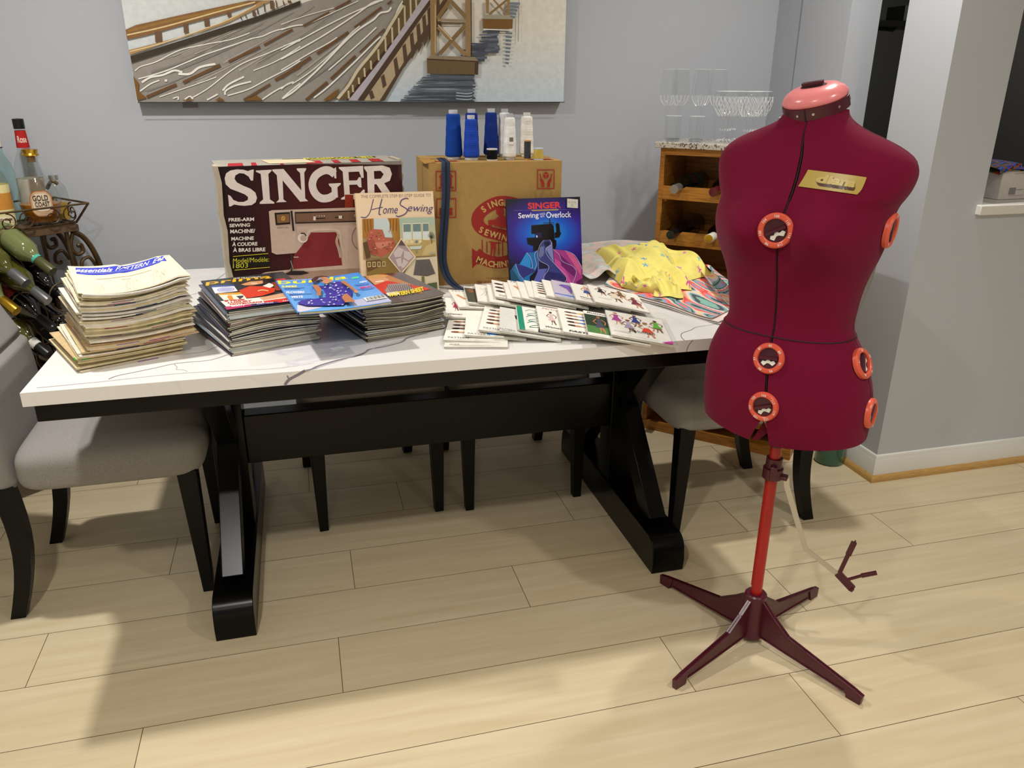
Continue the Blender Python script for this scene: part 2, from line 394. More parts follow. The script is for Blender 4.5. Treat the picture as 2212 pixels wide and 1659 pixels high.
# floor: laminate boards, seams where they are
b = MB(); b.box(XL-.1, XR, YR-.1, 4.3, -.02, -.0012, '#6b5a40')
seam = {0: -.437, 1: 0.0, 2: .518, 3: .058, 4: .785, 5: .25, 6: -.054, 7: .6, -1: 1.058, -2: 1.536, -3: .3, -4: .9}
for k in range(-20, 15):
    y0 = 1.331+.2038*k; y1 = y0+.2038
    s0 = seam.get(k, (k*.37) % 1.246); x = s0-1.246*4
    while x < XR:
        xa, xb = max(x, XL-.1), min(x+1.246, XR)
        if xb > xa+.01:
            t = .93+.07*rnd.random(); tw = rnd.uniform(-.012, .012)
            g = .0008
            b.add([(xa+g, y0+g, 0), (xb-g, y0+g, 0), (xb-g, y1-g, 0), (xa+g, y1-g, 0)], [(0, 1, 2, 3)], [(t+tw, t, t-tw)])
        x += 1.246
struct(b.build('floor', 'floor'))
struct(MB().box(XL-.1, XR, YR-.1, 4.3, ZC, ZC+.05).build('ceiling', 'ceil'))
struct(MB().box(XL-.1, 2.05, YB, YB+.12, 0, ZC).build('wall_back', 'wall'))
struct(MB().box(XL-.1, XL, YR, YB, 0, ZC).build('wall_left', 'wall'))
struct(MB().box(XL-.1, XR, YR-.1, YR, 0, ZC).build('wall_rear', 'wallw'))
struct(MB().box(XR-.05, XR+.05, YR, YF, 0, ZC).build('wall_far_right', 'wallw'))
# side wall between the back corner and the opening, with the shallow pier
b = MB(); b.box(XW, XW+.11, 2.657, YB, 0, ZC); struct(b.build('wall_right', 'wall'))
struct(MB().box(XW-.012, XW-.0002, 2.657, 2.955, 0, ZC).build('wall_right_pier', 'wall'))
b = MB(); b.box(XW, XW+.226, YF, 2.383, 0, ZC); b.box(XW+.226, XR, YF, YF+.13, 0, .945); struct(b.build('wall_front_right', 'wallw'))
struct(MB().box(XW+.226, XR, YF, YF+.13, 2.2, ZC).build('wall_front_right_header', 'wallw'))
struct(MB().box(XW, XW+.11, 2.383, 2.657, 2.1, ZC).build('wall_right_header', 'wall'))
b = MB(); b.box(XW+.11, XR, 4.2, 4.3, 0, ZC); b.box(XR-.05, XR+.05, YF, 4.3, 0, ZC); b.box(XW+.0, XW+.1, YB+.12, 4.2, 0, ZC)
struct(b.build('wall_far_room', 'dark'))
struct(MB().box(XW+.206, 3.5, YF-.02, YF+.17, .947, .979).build('trim_1', 'trimw', bevel=.003))
def baseboard(name, pts, n, mit=(0, 0)):   # pts: run start/end on plan, n: outward normal
    (x0, y0), (x1, y1) = pts; nx, ny = n
    prof = [(0, 0), (.013, 0), (.013, .072), (.009, .078), (.009, .086), (.005, .094), (0, .096)]
    b = MB(); vs = []
    for (x, y), m_ in (((x0, y0), mit[0]), ((x1, y1), mit[1])):
        for d, z in prof: vs.append((x+nx*d-abs(ny)*d*m_, y+ny*d-abs(nx)*d*m_, z))
    k = len(prof); fs = [(i, (i+1) % k, k+(i+1) % k, k+i) for i in range(k)]+[list(range(k))[::-1], list(range(k, 2*k))]
    b.add(vs, fs); return struct(b.build(name, 'trimw'))
def shoe(name, pts, n, mit=(0, 0)):
    (x0, y0), (x1, y1) = pts; nx, ny = n
    prof = [(.013, 0), (.030, 0), (.029, .010), (.024, .017), (.013, .021)]; b = MB(); vs = []
    for (x, y), m_ in (((x0, y0), mit[0]), ((x1, y1), mit[1])):
        for d, z in prof: vs.append((x+nx*d-abs(ny)*d*m_, y+ny*d-abs(nx)*d*m_, z))
    k = len(prof); b.add(vs, [(i, (i+1) % k, k+(i+1) % k, k+i) for i in range(k)]+[list(range(k))[::-1], list(range(k, 2*k))])
    return struct(b.build(name, 'trimo'))
baseboard('baseboard_back', ((XL, YB), (XW, YB)), (0, -1)); shoe('trim_2', ((XL, YB), (XW, YB)), (0, -1))
baseboard('baseboard_right', ((XW, YF), (XR, YF)), (0, -1), (1, 0)); shoe('trim_3', ((XW, YF), (XR, YF)), (0, -1), (1, 0))
baseboard('baseboard_column', ((XW, YF), (XW, 2.383)), (-1, 0), (1, 0)); shoe('trim_4', ((XW, YF), (XW, 2.383)), (-1, 0), (1, 0))
baseboard('baseboard_side', ((XW-.012, 2.657), (XW-.012, YB)), (-1, 0)); shoe('trim_5', ((XW-.012, 2.657), (XW-.012, YB)), (-1, 0))
baseboard('baseboard_left', ((XL, YR), (XL, YB)), (1, 0))

# ---- far dark room, seen through the doorway and the pass-through
t = thing('wall_shelf', 'small dark shelf with a bracket in the dark room beyond the doorway', 'shelf', (2.62, 3.45, 1.60))
MB().box(-.12, .3, -.12, .12, -.01, .012).build('board', 'blackp', t); MB().tube([(-.05, 0, -.01), (.12, 0, -.02), (.25, 0, .09)], .008).build('bracket', 'blackp', t)
MB().box(.12, .2, -.06, .06, .0135, .08).build('box', 'dark', t)
t = thing('carton', 'white cardboard carton with grey printing on the pass-through ledge', 'box', (2.301, 2.305, .98), R(1))
b = MB(); b.box(0, .145, -.07, .05, 0, .094, '#d8cfc9')
a = Art(b, (0, -.07, 0), (1, 0, 0), (0, 0, 1), (.145, .094), [(0, 0), (100, 0), (100, 65), (0, 65)])
a.rect(28, 38, 48, 54, '#8f8a90'); a.rect(50, 42, 70, 44, '#9b959b'); a.rect(30, 56, 72, 57, '#a8a2a4'); a.rect(62, 8, 92, 14, '#c0b8b5'); a.rect(36, 5, 90, 7, '#b9b0ad')
b.build('body', 'matte', t, bevel=.0015)
MB().box(.004, .072, -.068, .048, .0945, .0965, '#cfc6bf').build('flap', 'matte', t)
b = MB()
def fold(u, v): return (2.27+.34*u, 2.22+.2*v, 1.082+.014*math.sin(3*u+2*v)+.010*math.sin(9*u)-.02*max(0, u-.45))
cols = ['#2b4fb4', '#3f66c8', '#16204a', '#8a5a1c', '#b04a2a', '#3b5a2a', '#2f5ac0']
b.grid(60, 20, fold, colfn=lambda u, v: cols[int((math.sin(u*47+v*15)+math.sin(v*31-u*26)+2)*2.6) % 7])
b.grid(22, 8, lambda u, v: (lambda p: (p[0], p[1], p[2]-.018))(fold(1-u, v)), colfn=lambda u, v: cols[int((math.sin(u*19+v*4)+math.sin(v*13-u*7)+2)*1.7) % 7])
b.grid(60, 5, lambda u, v: (lambda p: (p[0], p[1]-.002*math.sin(PI*v), p[2]-.018*v))(fold(u, 0)), colfn=lambda u, v: cols[int((math.sin(u*61+v*5)+math.sin(u*23)+2)*2.3) % 7])
tag(b.build('folded_cloth', 'matte'), 'blue cloth with orange and green print folded over the white carton on the ledge', 'cloth')
b = MB(); b.grid(30, 20, lambda u, v: (2.455+.12*u, 2.225+.02*math.sin(6*u)+.12*(1-v)*.2, .985+.085*v), colfn=lambda u, v: cols[int((math.sin(u*19+v*18)+math.sin(v*31-u*16)+2)*2.6) % 7])
b.grid(30, 20, lambda u, v: (2.455+.12*(1-u), 2.26, .985+.085*v), colfn=lambda u, v: cols[int((math.sin(u*9+v*8)+2)*1.9) % 7])
tag(b.build('bundled_cloth', 'matte'), 'blue and orange printed cloth bundle to the right of the white carton', 'cloth')
t = thing('bar_chair', 'pale grey rounded chair back behind the pass-through ledge', 'chair', (2.70, 2.95, 0), R(12))
b = MB(); 
b.grid(20, 16, lambda u, v: (-.27+.54*u+0, -.03-.05*math.sin(PI*u)*1-.02*math.sin(PI*v), .62+v*(.62-.10*abs(2*u-1)**3.5)))
b.grid(20, 16, lambda u, v: (.27-.54*u+0, .05-.05*math.sin(PI*u)*.3, .62+v*(.62-.10*abs(2*u-1)**3.5)))
b.grid(20, 3, lambda u, v: (-.27+.54*u, -.03+.08*v-.05*math.sin(PI*u)*(1-.7*v), .62+(.62-.10*abs(2*u-1)**3.5)))
b.box(-.27, .27, -.035, .055, .60, .63)
b.build('backrest', 'linen', t)
MB().box(-.25, .25, -.45, .03, .56, .66).build('seat', 'linen', t, bevel=.02)
for sx in (-.22, .22):
    for sy in (-.4, .0): MB().box(sx-.02, sx+.02, sy-.02, sy+.02, 0, .56).build('leg', 'blackleg', t)

# ================================================================== CANVAS PICTURE
PX0, PX1, PZ0, PZ1 = -.507, 1.023, 1.273, 2.05
t = thing('canvas_painting', 'large canvas painting of a brown steel bridge over pale water on the wall', 'painting', (0, YB, 0))
b = MB(); b.box(PX0, PX1, -.04, -.002, PZ0, PZ1, '#39342e')
HV = 1.64-PZ0
a = Art(b, (PX0, -.04, PZ0), (1, 0, 0), (0, 0, 1), (PX1-PX0, HV), [(260, -37), (1222, -4), (1216, 221), (295, 223)], step=.00006, lift=.0003)
rn = random.Random(3)
top = Art(b, (PX0, -.04, 1.64), (1, 0, 0), (0, 0, 1), (PX1-PX0, PZ1-1.64), [(0, 0), (100, 0), (100, 30), (0, 30)], lift=.0003)
top.rect(0, 0, 100, 30, '#e2ded3'); top.poly([(50, 30), (72, 16), (73, 16), (68, 30)], '#9b948c'); top.poly([(68, 30), (72.6, 16), (73.6, 16), (74, 30)], '#7d6242'); top.line([(73.4, 16), (73.4, 4)], 1.2, '#8b6f48'); top.line([(71.6, 17), (71.6, 4)], .8, '#8b6f48')
def sky(u, v):
    c = mixc('#e6e0d2', '#c6d6e2', min(1, max(0, (v-.35)*1.5)))
    return mixc(c, '#cfdde8', .5 if (u < .3 and v > .1) else 0)
a.field(258, -40, 1225, 224, 40, 14, sky)
# road deck
a.poly([(283, 133), (640, 0), (745, -34), (905, -30), (870, 0), (845, 18), (700, 215), (690, 224), (297, 224)], '#9b948c')
for i in range(46):
    x0 = rn.uniform(285, 640); y0 = 133-(x0-283)*.37+rn.uniform(5, 100) if x0 < 600 else rn.uniform(5, 200)
    if y0 > 210 or y0 < 5: continue
    L_ = rn.uniform(60, 200); sl = .30+.55*((x0-283)/500)+.12*(y0/200)
    x1 = x0+L_; y1 = y0-L_*sl
    if y1 < 1 or x1 > 850-(y1*.83): continue
    a.curve([(x0, y0), ((x0+x1)/2, (y0+y1)/2+rn.uniform(-3, 5)), (x1, y1)], rn.choice([1.2, 2, 3, 5]), rn.choice(['#aca59d', '#8a837d', '#b4aca2', '#948a7e', '#86807b']), taper=(1, .3))
WH = '#f8f4ea'
def C6(ox, sc, pts): return [(ox+x/sc, y/sc) for x, y in pts]
for pts, w in [([(190, 930), (260, 870), (430, 810), (720, 650), (1040, 570), (1330, 510), (1570, 420)], 2.2),
               ([(230, 1040), (420, 980), (600, 910), (1000, 720), (1370, 580), (1600, 495), (1730, 465), (1900, 390), (2212, 315)], 2.6),
               ([(270, 1090), (370, 1020), (520, 985), (650, 925), (750, 950)], 4.5), ([(250, 1210), (370, 1110), (475, 1060)], 3),
               ([(700, 970), (840, 970), (960, 880), (1150, 835)], 5), ([(480, 1290), (700, 1200), (900, 1120), (1160, 1015)], 2),
               ([(870, 1300), (1060, 1170), (1300, 960), (1500, 820), (1800, 690), (2212, 500)], 2.4), ([(1240, 1200), (1320, 1110), (1500, 1010)], 4),
               ([(1300, 1270), (1560, 1180), (1800, 1040), (2050, 900), (2212, 790)], 2.8), ([(1270, 1260), (1280, 1200), (1400, 1130), (1590, 1075)], 4),
               ([(1620, 925), (1900, 800), (2212, 600)], 2.2), ([(1730, 1325), (1900, 1200), (2100, 1090)], 3), ([(1980, 1315), (2050, 1240), (2140, 1160), (2212, 1100)], 3),
               ([(1050, 1330), (1180, 1250)], 3.4), ([(2000, 590), (2212, 525)], 1.6), ([(640, 1310), (700, 1290), (700, 1330)], 2.5), ([(780, 1325), (840, 1280), (880, 1320)], 3), ([(540, 1062), (570, 1062)], 5)]:
    a.curve(C6(260, 6.144, pts), w, WH)
for pts, w in [([(0, 650), (500, 370), (900, 170), (1300, 5)], 2.6), ([(0, 770), (300, 600), (600, 420), (1000, 160), (1190, 30), (1330, 0)], 3), ([(0, 920), (350, 700), (600, 560), (720, 480)], 2.4),
               ([(20, 1310), (150, 1220), (300, 1080), (500, 880), (800, 560), (1000, 380), (1200, 250), (1290, 165), (1400, 140), (1440, 90)], 4), ([(140, 1110), (400, 920), (700, 640), (900, 430), (1020, 330)], 2),
               ([(610, 920), (900, 660), (1100, 480), (1240, 350)], 2.8), ([(420, 1300), (600, 1150), (900, 860), (1200, 560), (1300, 470)], 3.4), ([(0, 1180), (80, 1110), (160, 1080)], 3),
               ([(0, 380), (150, 330), (280, 315)], 2.5), ([(0, 310), (300, 200), (680, 95)], 1.4), ([(400, 280), (700, 140), (1000, 5)], 1.6), ([(1480, 240), (1540, 100), (1600, 10)], 3)]:
    a.curve(C6(580, 6.144, pts), w, WH)
BR = '#6d4c2c'
for p0, p1, w in [((330, 1290), (680, 1115), 40), ((760, 1090), (1210, 850), 42), ((1310, 805), (1700, 605), 34), ((1750, 580), (2110, 375), 28), ((1500, 1330), (1830, 1110), 30), ((1890, 1055), (2212, 860), 38)]:
    a.line(C6(260, 6.144, [p0, p1]), w/6.144, BR)
for p0, p1, w in [((0, 1020), (380, 745), 40), ((460, 695), (870, 410), 34), ((950, 350), (1310, 90), 28), ((280, 330), (620, 150), 26), ((690, 110), (900, 0), 26), ((640, 1040), (965, 725), 34), ((320, 1330), (595, 1080), 36), ((1020, 680), (1350, 370), 22), ((1390, 50), (1450, 5), 26)]:
    a.line(C6(580, 6.144, [p0, p1]), w/6.144, BR)
for P in ([(170, 1000), (240, 1100), (230, 1210), (330, 1300), (220, 1340)], [(1500, 1335), (1660, 1265), (1740, 1335)], [(750, 1340), (830, 1310), (890, 1340)], [(1150, 1340), (1200, 1290), (1270, 1340)]):
    a.poly(C6(260, 6.144, P), '#7d5a24')
a.poly(C6(580, 6.144, [(540, 1330), (700, 1200), (760, 1170), (700, 1290), (620, 1335)]), '#7d5a24')
# left railing
a.poly(C6(260, 6.144, [(135, 735), (1000, 430), (1800, 160), (2212, 0), (2212, 60), (1500, 330), (1180, 440), (150, 820)]), '#3b2f1f')
a.poly(C6(260, 6.144, [(120, 650), (500, 540), (900, 420), (1200, 290), (1500, 140), (1720, 0), (1840, 0), (1600, 130), (1300, 290), (1000, 400), (700, 500), (130, 715)]), '#b58f5c')
a.curve(C6(260, 6.144, [(130, 670), (500, 560), (1000, 370), (1300, 250), (1650, 60)]), 1.8, '#eedcb4')
a.poly(C6(260, 6.144, [(80, 380), (200, 320), (800, 170), (1560, 0), (1740, 0), (1340, 150), (820, 300), (500, 400), (300, 460), (90, 510)]), '#8b6339')
a.curve(C6(260, 6.144, [(100, 450), (500, 350), (900, 230), (1200, 140), (1640, 20)]), 3, '#e8cf96')
a.curve(C6(260, 6.144, [(110, 400), (600, 260), (1000, 170), (1500, 30)]), 5, '#9d7234')
for x0, x1, ya, yb in [(420, 500, 400, 545), (760, 815, 300, 425), (1010, 1070, 230, 340), (1290, 1335, 150, 215), (1600, 1640, 130, 205), (1820, 1870, 0, 110), (2045, 2090, 0, 35)]:
    a.poly(C6(260, 6.144, [(x0, ya), (x1, ya), (x1+10, yb), (x0+10, yb)]), '#6f523a')
for x, ya, yb in [(1460, 210, 250), (1520, 180, 230), (1665, 100, 180), (1750, 40, 150), (1900, 0, 90), (1990, 0, 60)]:
    a.line(C6(260, 6.144, [(x, ya), (x+12, yb)]), 2, '#5a3b2a')
# right parapet: rope rail, lavender ledge, girder
a.poly(C6(580, 6.144, [(1600, 0), (1980, 0), (1440, 560), (870, 1330), (710, 1325), (1000, 880), (1350, 430), (1600, 90)]), '#6a5636')
a.poly(C6(580, 6.144, [(1900, 0), (1950, 0), (1420, 600), (1100, 1030), (890, 1335), (840, 1335), (1100, 960)]), '#4a2616')
a.curve(C6(580, 6.144, [(730, 1310), (870, 1130), (1000, 910), (1180, 690), (1330, 490), (1450, 290), (1600, 60)]), 6.5, '#d9cdb0')
for x, y0, y1 in [(1700, 0, 270), (1620, 70, 360), (1540, 230, 460), (1450, 350, 560), (1360, 480, 670), (1265, 640, 790), (1165, 790, 910), (1080, 890, 1010), (1005, 1020, 1110), (925, 1120, 1220), (870, 1200, 1310), (1775, 0, 130)]:
    a.line(C6(580, 6.144, [(x, y0), (x+8, y1)]), 4, '#cdbf9c')
a.poly(C6(580, 6.144, [(1850, 0), (1990, 0), (1500, 620), (1010, 1340), (870, 1335), (1300, 780), (1600, 350)]), '#bdb6be')
a.poly(C6(580, 6.144, [(1930, 70), (2090, 0), (2212, 0), (2212, 30), (1290, 1340), (1080, 1335), (1400, 850), (1800, 260)]), '#bda988')
a.poly(C6(580, 6.144, [(1960, 0), (2020, 0), (1500, 720), (1070, 1340), (990, 1335), (1500, 600)]), '#4f3b2a')
for x0, yt in [(1300, 1010), (1470, 780), (1590, 600), (1690, 450), (1780, 330), (1860, 220), (1930, 120), (1990, 60), (2050, 10), (1140, 1230)]:
    h_ = (1340-yt)*.30+60
    a.poly(C6(580, 6.144, [(x0, yt), (x0+45, yt-40), (x0+80, yt+h_*.72), (x0+30, yt+h_)]), '#5b4634')
a.poly(C6(580, 6.144, [(2150, 0), (2212, 0), (2212, 120), (1950, 430), (1600, 900), (1350, 1340), (1285, 1340), (1600, 830)]), '#57422f')
# piers and their reflections
DK = '#545c68'
def strokes(x0, x1, y0, y1, skew, n, seedc):
    q = random.Random(seedc)
    for i in range(n):
        v = (i+.5)/n; y = y0+(y1-y0)*v; xa = x0+skew*v+q.uniform(-5, 5); xb = x1+q.uniform(-6, 4)
        a.curve([(xa, y+q.uniform(-1, 1)), ((xa+xb)/2, y+q.uniform(-2, 2)), (xb, y)], (y1-y0)/n*1.15, q.choice(['#4d5360', '#5d6573', '#6c7684', '#454a57', '#59616e']), taper=(.5, 1))
strokes(894, 1001, 159, 221, -62, 17, 5)
for y in (200, 206, 213): a.curve([(960, y), (985, y+2), (997, y)], 2.2, '#aebfca')
strokes(1018, 1058, 65, 112, -12, 9, 6); strokes(996, 1030, 90, 130, -45, 8, 8)
for i in range(9): a.line([(1074, 70+i*8), (1090-i, 71+i*8)], 4, '#6f7a86')
for i in range(5): a.line([(1080-i*3, 8+i*7), (1108-i*3, 9+i*7)], 5, '#77828e')
a.line([(1105, 0), (1104, 88)], 1.6, '#8b8f94')
TN = '#9c7f56'
a.poly([(900, 0), (915, 0), (915, 118), (902, 118)], TN); a.poly([(980, 0), (993, 0), (993, 120), (981, 119)], TN); a.line([(993.5, 0), (994.5, 120)], 2, '#2f2118')
a.line([(946, 0), (916, 40)], 9, '#8b7040'); a.line([(944, 0), (981, 36)], 9, '#8f744a')
a.line([(918, 56), (981, 117)], 9, TN); a.line([(980, 54), (922, 115)], 9, '#876c42'); a.line([(917, 42), (978, 44)], 6, '#a08c70'); a.line([(917, 48), (977, 49)], 2.5, '#5a432c')
a.line([(918, 52), (950, 84)], 1.6, '#e9d9b4'); a.line([(912, 10), (912, 112)], 2, '#d9bd85')
a.poly([(893, 124), (902, 118), (1003, 121), (1011, 130)], '#94856b'); a.poly([(893, 124), (1011, 130), (1010, 160), (894, 157)], '#6e5a3c'); a.poly([(1003, 130), (1011, 130), (1010, 160), (1002, 158)], '#4a3628')
a.line([(895, 126), (1009, 131)], 2.5, '#46331f')
a.poly([(1027, 0), (1035, 0), (1035, 29), (1028, 29)], TN); a.poly([(1077, 0), (1084, 0), (1083, 33), (1077, 32)], TN); a.line([(1045, 0), (1077, 32)], 4, TN); a.line([(1078, 0), (1036, 30)], 4.5, '#8b7040')
a.poly([(1020, 40), (1027, 31), (1083, 33), (1091, 41)], '#a7a08c'); a.poly([(1020, 40), (1091, 41), (1090, 61), (1021, 60)], '#7b5826'); a.line([(1022, 62), (1090, 64)], 2.4, '#f0ece2')
a.line([(297, 222.3), (1216, 220.5)], 2, '#2a2622')
b.build('canvas', 'paint', t)
b = MB(); b.box(PX0+.14, PX0+.19, -.003, 0, PZ0-.018, PZ0+.1, '#8f8b86'); b.build('hanging_strip', 'matte', t)

# ================================================================== DINING TABLE
TX0, TX1, TY0, TY1, TZ = -.575, 1.277, 1.676, 2.776, .76
t = thing('dining_table', 'white marble topped dining table with black trestle legs', 'table', (0, 0, 0))
b = MB(); b.box(TX0, TX1, TY0, TY1, TZ-.030, TZ); 
a = Art(b, (-1, 0, TZ), (1, 0, 0), (0, 1, 0), (3, 3), [(-1, 3), (2, 3), (2, 0), (-1, 0)], lift=.00012)
V1, V2 = '#938a97', '#c6bfc5'
for P, w, c, tp in [([(-.02, 1.676), (.01, 1.70), (.10, 1.75), (.13, 1.79), (.20, 1.82), (.23, 1.86), (.33, 1.92), (.40, 2.0)], .006, V1, (1.4, .6)),
                 ([(.0, 1.68), (.06, 1.725), (.11, 1.765), (.19, 1.825), (.26, 1.88)], .004, V2, (1, .5)),
                 ([(-.42, 1.72), (-.38, 1.75), (-.30, 1.79), (-.22, 1.80), (-.12, 1.90), (-.05, 1.95)], .0035, V1, (1, .5)),
                 ([(-.30, 1.79), (-.29, 1.75), (-.265, 1.73)], .002, V2, (1, .5)), ([(-.42, 1.83), (-.25, 1.86), (-.2, 1.92)], .002, V2, (1, .5)),
                 ([(-.55, 1.70), (-.3, 1.72), (-.1, 1.705), (0, 1.72)], .002, V2, (1, .4)), ([(.88, 1.676), (.90, 1.73), (.96, 1.77), (1.05, 1.80)], .002, V1, (1, .5)),
                 ([(.4, 1.79), (.5, 1.75), (.6, 1.72)], .0015, V2, (1, .5)), ([(-.5, 2.3), (-.3, 2.45), (-.25, 2.7)], .003, V2, (1, .5)), ([(.9, 2.2), (1.1, 2.5), (1.2, 2.77)], .004, V2, (1, .6))]:
    P = [q for k in range(len(P)-1) for q in (P[k], ((P[k][0]+P[k+1][0])/2+rn.uniform(-.006, .006), (P[k][1]+P[k+1][1])/2+rn.uniform(-.006, .006)))]+[P[-1]]
    a.curve(P, w, c, 8, taper=tp)
a = Art(b, (-1, TY0, 0), (1, 0, 0), (0, 0, 1), (3, 1), [(-1, 1), (2, 1), (2, 0), (-1, 0)], lift=.00012)
a.curve([(-.065, .7305), (-.055, .742), (-.035, .752), (-.02, .7599)], .0065, V1); a.curve([(-.055, .742), (-.058, .752)], .003, V1); a.curve([(.888, .7305), (.892, .745), (.903, .7595)], .002, V1)
b.build('tabletop', 'marble', t)
b = MB(); b.box(TX0+.012, TX1-.012, TY0+.024, TY0+.05, .685, .7297); b.box(TX0+.012, TX1-.012, TY1-.05, TY1-.024, .685, .7297)
b.box(TX0+.012, TX0+.038, TY0+.05, TY1-.05, .685, .7297); b.box(TX1-.038, TX1-.012, TY0+.05, TY1-.05, .685, .7297)
b.box(-.3, -.2, TY0+.05, TY1-.05, .69, .7297); b.box(.9, 1.0, TY0+.05, TY1-.05, .69, .7297)
b.build('apron', 'black', t, bevel=.002)
YC = 2.226
def bar(bm, p0, p1, w, x0, x1):   # sloped timber in the y-z plane
    p0 = Vector((p0[0], p0[1])); p1 = Vector((p1[0], p1[1])); d = (p1-p0).normalized(); n = Vector((-d.y, d.x))*w/2
    q = [p0-n, p0+n, p1+n, p1-n]
    vs = [(x0, y, z) for y, z in q]+[(x1, y, z) for y, z in q]
    bm.add(vs, [(0, 1, 2, 3), (7, 6, 5, 4), (0, 4, 5, 1), (1, 5, 6, 2), (2, 6, 7, 3), (3, 7, 4, 0)])
for xc in (-.254, .955):
    b = MB()
    # foot with rounded toes
    y0, y1 = 1.80, 2.652; prof = [(y0, 0), (y0-.004, .035)]+[(y0+.045-.045*math.cos(R(a_)), .065+.045*math.sin(R(a_))) for a_ in range(0, 91, 15)]
    prof += [(2*YC-y, z) for y, z in prof[::-1]]
    n = len(prof); vs = [(xc-.05, y, z) for y, z in prof]+[(xc+.05, y, z) for y, z in prof]
    b.add(vs, [list(range(n)), list(range(n, 2*n))[::-1]]+[(i, n+i, n+(i+1) % n, (i+1) % n) for i in range(n)])
    b.build('foot', 'black', t, bevel=.002)
    b = MB(); b.box(xc-.045, xc+.045, YC-.045, YC+.045, .11, .69); b.build('post', 'black', t, bevel=.002)
    for sgn in (-1, 1):
        for z0, z1 in ((.11, .40), (.69, .40)):
            b = MB(); ya = YC+sgn*.315; bar(b, (ya, z0), (YC+sgn*.045, z1), .065, xc-.027, xc+.027)
            b.build('brace', 'black', t, bevel=.002)
b = MB(); b.box(-.209, .91, YC-.03, YC+.03, .305, .455); b.build('stretcher', 'black', t, bevel=.003)

# ================================================================== CHAIRS
def make_chair(label):
    t = thing('dining_chair', label, 'chair', group='grey linen dining chairs around the table')
    b = MB()
    def se(c, s, e): return math.copysign(abs(c)**e, s)
    nu, nv = 56, 26; vs = []
    def fn(u, v):
        th = 2*PI*u; ph = -PI/2+PI*v
        cx = math.cos(th); sx = math.sin(th); cp = math.cos(ph); sp = math.sin(ph)
        e = .24; k_ = .17 if sp < 0 else .26; X = .222*math.copysign(abs(cx)**e, cx)*abs(cp)**k_; Y = .228*math.copysign(abs(sx)**e, sx)*abs(cp)**k_
        Z = .058*math.copysign(abs(sp)**.6, sp)
        z = .422+Z+(.022*(1-(X/.25)**2)*(1-(Y/.25)**2) if sp > 0 else 0)
        return (.270+X+.006*(X/.25), Y, z)
    b.grid(nu, nv, fn, closed_u=True); b.build('seat', 'linen', t, sharp=60)
    # backrest: curved padded slab with a tufted cross seam
    zs = [.36+.57*i/90 for i in range(91)]
    def ring(z):
        xf = .045-.02*((z-.36)/.3) if z < .66 else .025-.070*math.sin(min(1, (z-.66)/.24)*PI/2)
        wdt = .206+.010*math.sin(PI*min(1, (z-.36)/.57)); th = .052-.018*max(0, (z-.6)/.33)
        gro = .014*math.exp(-((z-.675)/.008)**2)
        edge = min(1, (z-.352)/.03)**.5*min(1, (.938-z)/.03)**.5
        return xf-gro, wdt*(.9+.1*edge), th*(.35+.65*edge)+gro*0
    def bf(u, v):
        z = zs[min(90, int(round(v*90)))]; xf, w_, th = ring(z); a_ = 2*PI*u; c_, s_ = math.cos(a_), math.sin(a_)
        y = w_*math.copysign(abs(s_)**.22, s_); x = th*math.copysign(abs(c_)**.5, c_)
        return (xf-.05+x, y, z)
    b = MB(); b.grid(48, 91, bf, closed_u=True)
    for z, flip in ((zs[0], 1), (zs[-1], 0)):
        k = [bf(i/48, 0 if flip else 1) for i in range(48)]; b.add(k, [list(range(48))[::-1] if flip else list(range(48))])
    b.build('backrest', 'linen', t, sharp=60)
    for sy in (-1, 1):
        b = MB(); b.hexa([(.45-.006, sy*.19-.014, 0), (.48-.006, sy*.19-.014, 0), (.48-.006, sy*.19+.014, 0), (.45-.006, sy*.19+.014, 0)],
                         [(.425, sy*.19-.024, .385), (.475, sy*.19-.024, .385), (.475, sy*.19+.024, .385), (.425, sy*.19+.024, .385)])
        b.build('leg', 'blackleg', t, bevel=.002)
        b = MB(); vs = []
        for k in range(9):
            v = k/8; z = .385*(1-v); x = .012+.0*v-.03*math.sin(PI*v*.5)*0+.028*math.sin(PI*v)-.035*v; w_ = .024-.006*v
            vs += [(x-w_, sy*.19-w_*.9, z), (x+w_, sy*.19-w_*.9, z), (x+w_, sy*.19+w_*.9, z), (x-w_, sy*.19+w_*.9, z)]
        fs = [(0, 1, 2, 3), (35, 34, 33, 32)]+[(4*k+i, 4*k+4+i, 4*k+4+(i+1) % 4, 4*k+(i+1) % 4) for k in range(8) for i in range(4)]
        b.add(vs, fs); b.build('leg', 'blackleg', t)
    return t
ch = make_chair('grey linen dining chair at the left end of the table beside the bar cart'); ch.location = (-.80, 2.235, 0)
dup(ch, (1.515, 2.165, 0), PI, 'grey linen dining chair at the right end of the table behind the dress form')
dup(ch, (.135, 2.765, 0), R(-85), 'grey linen dining chair pushed under the far side behind the maroon box')
dup(ch, (.655, 2.765, 0), R(-90), 'grey linen dining chair pushed under the far side behind the brown carton')

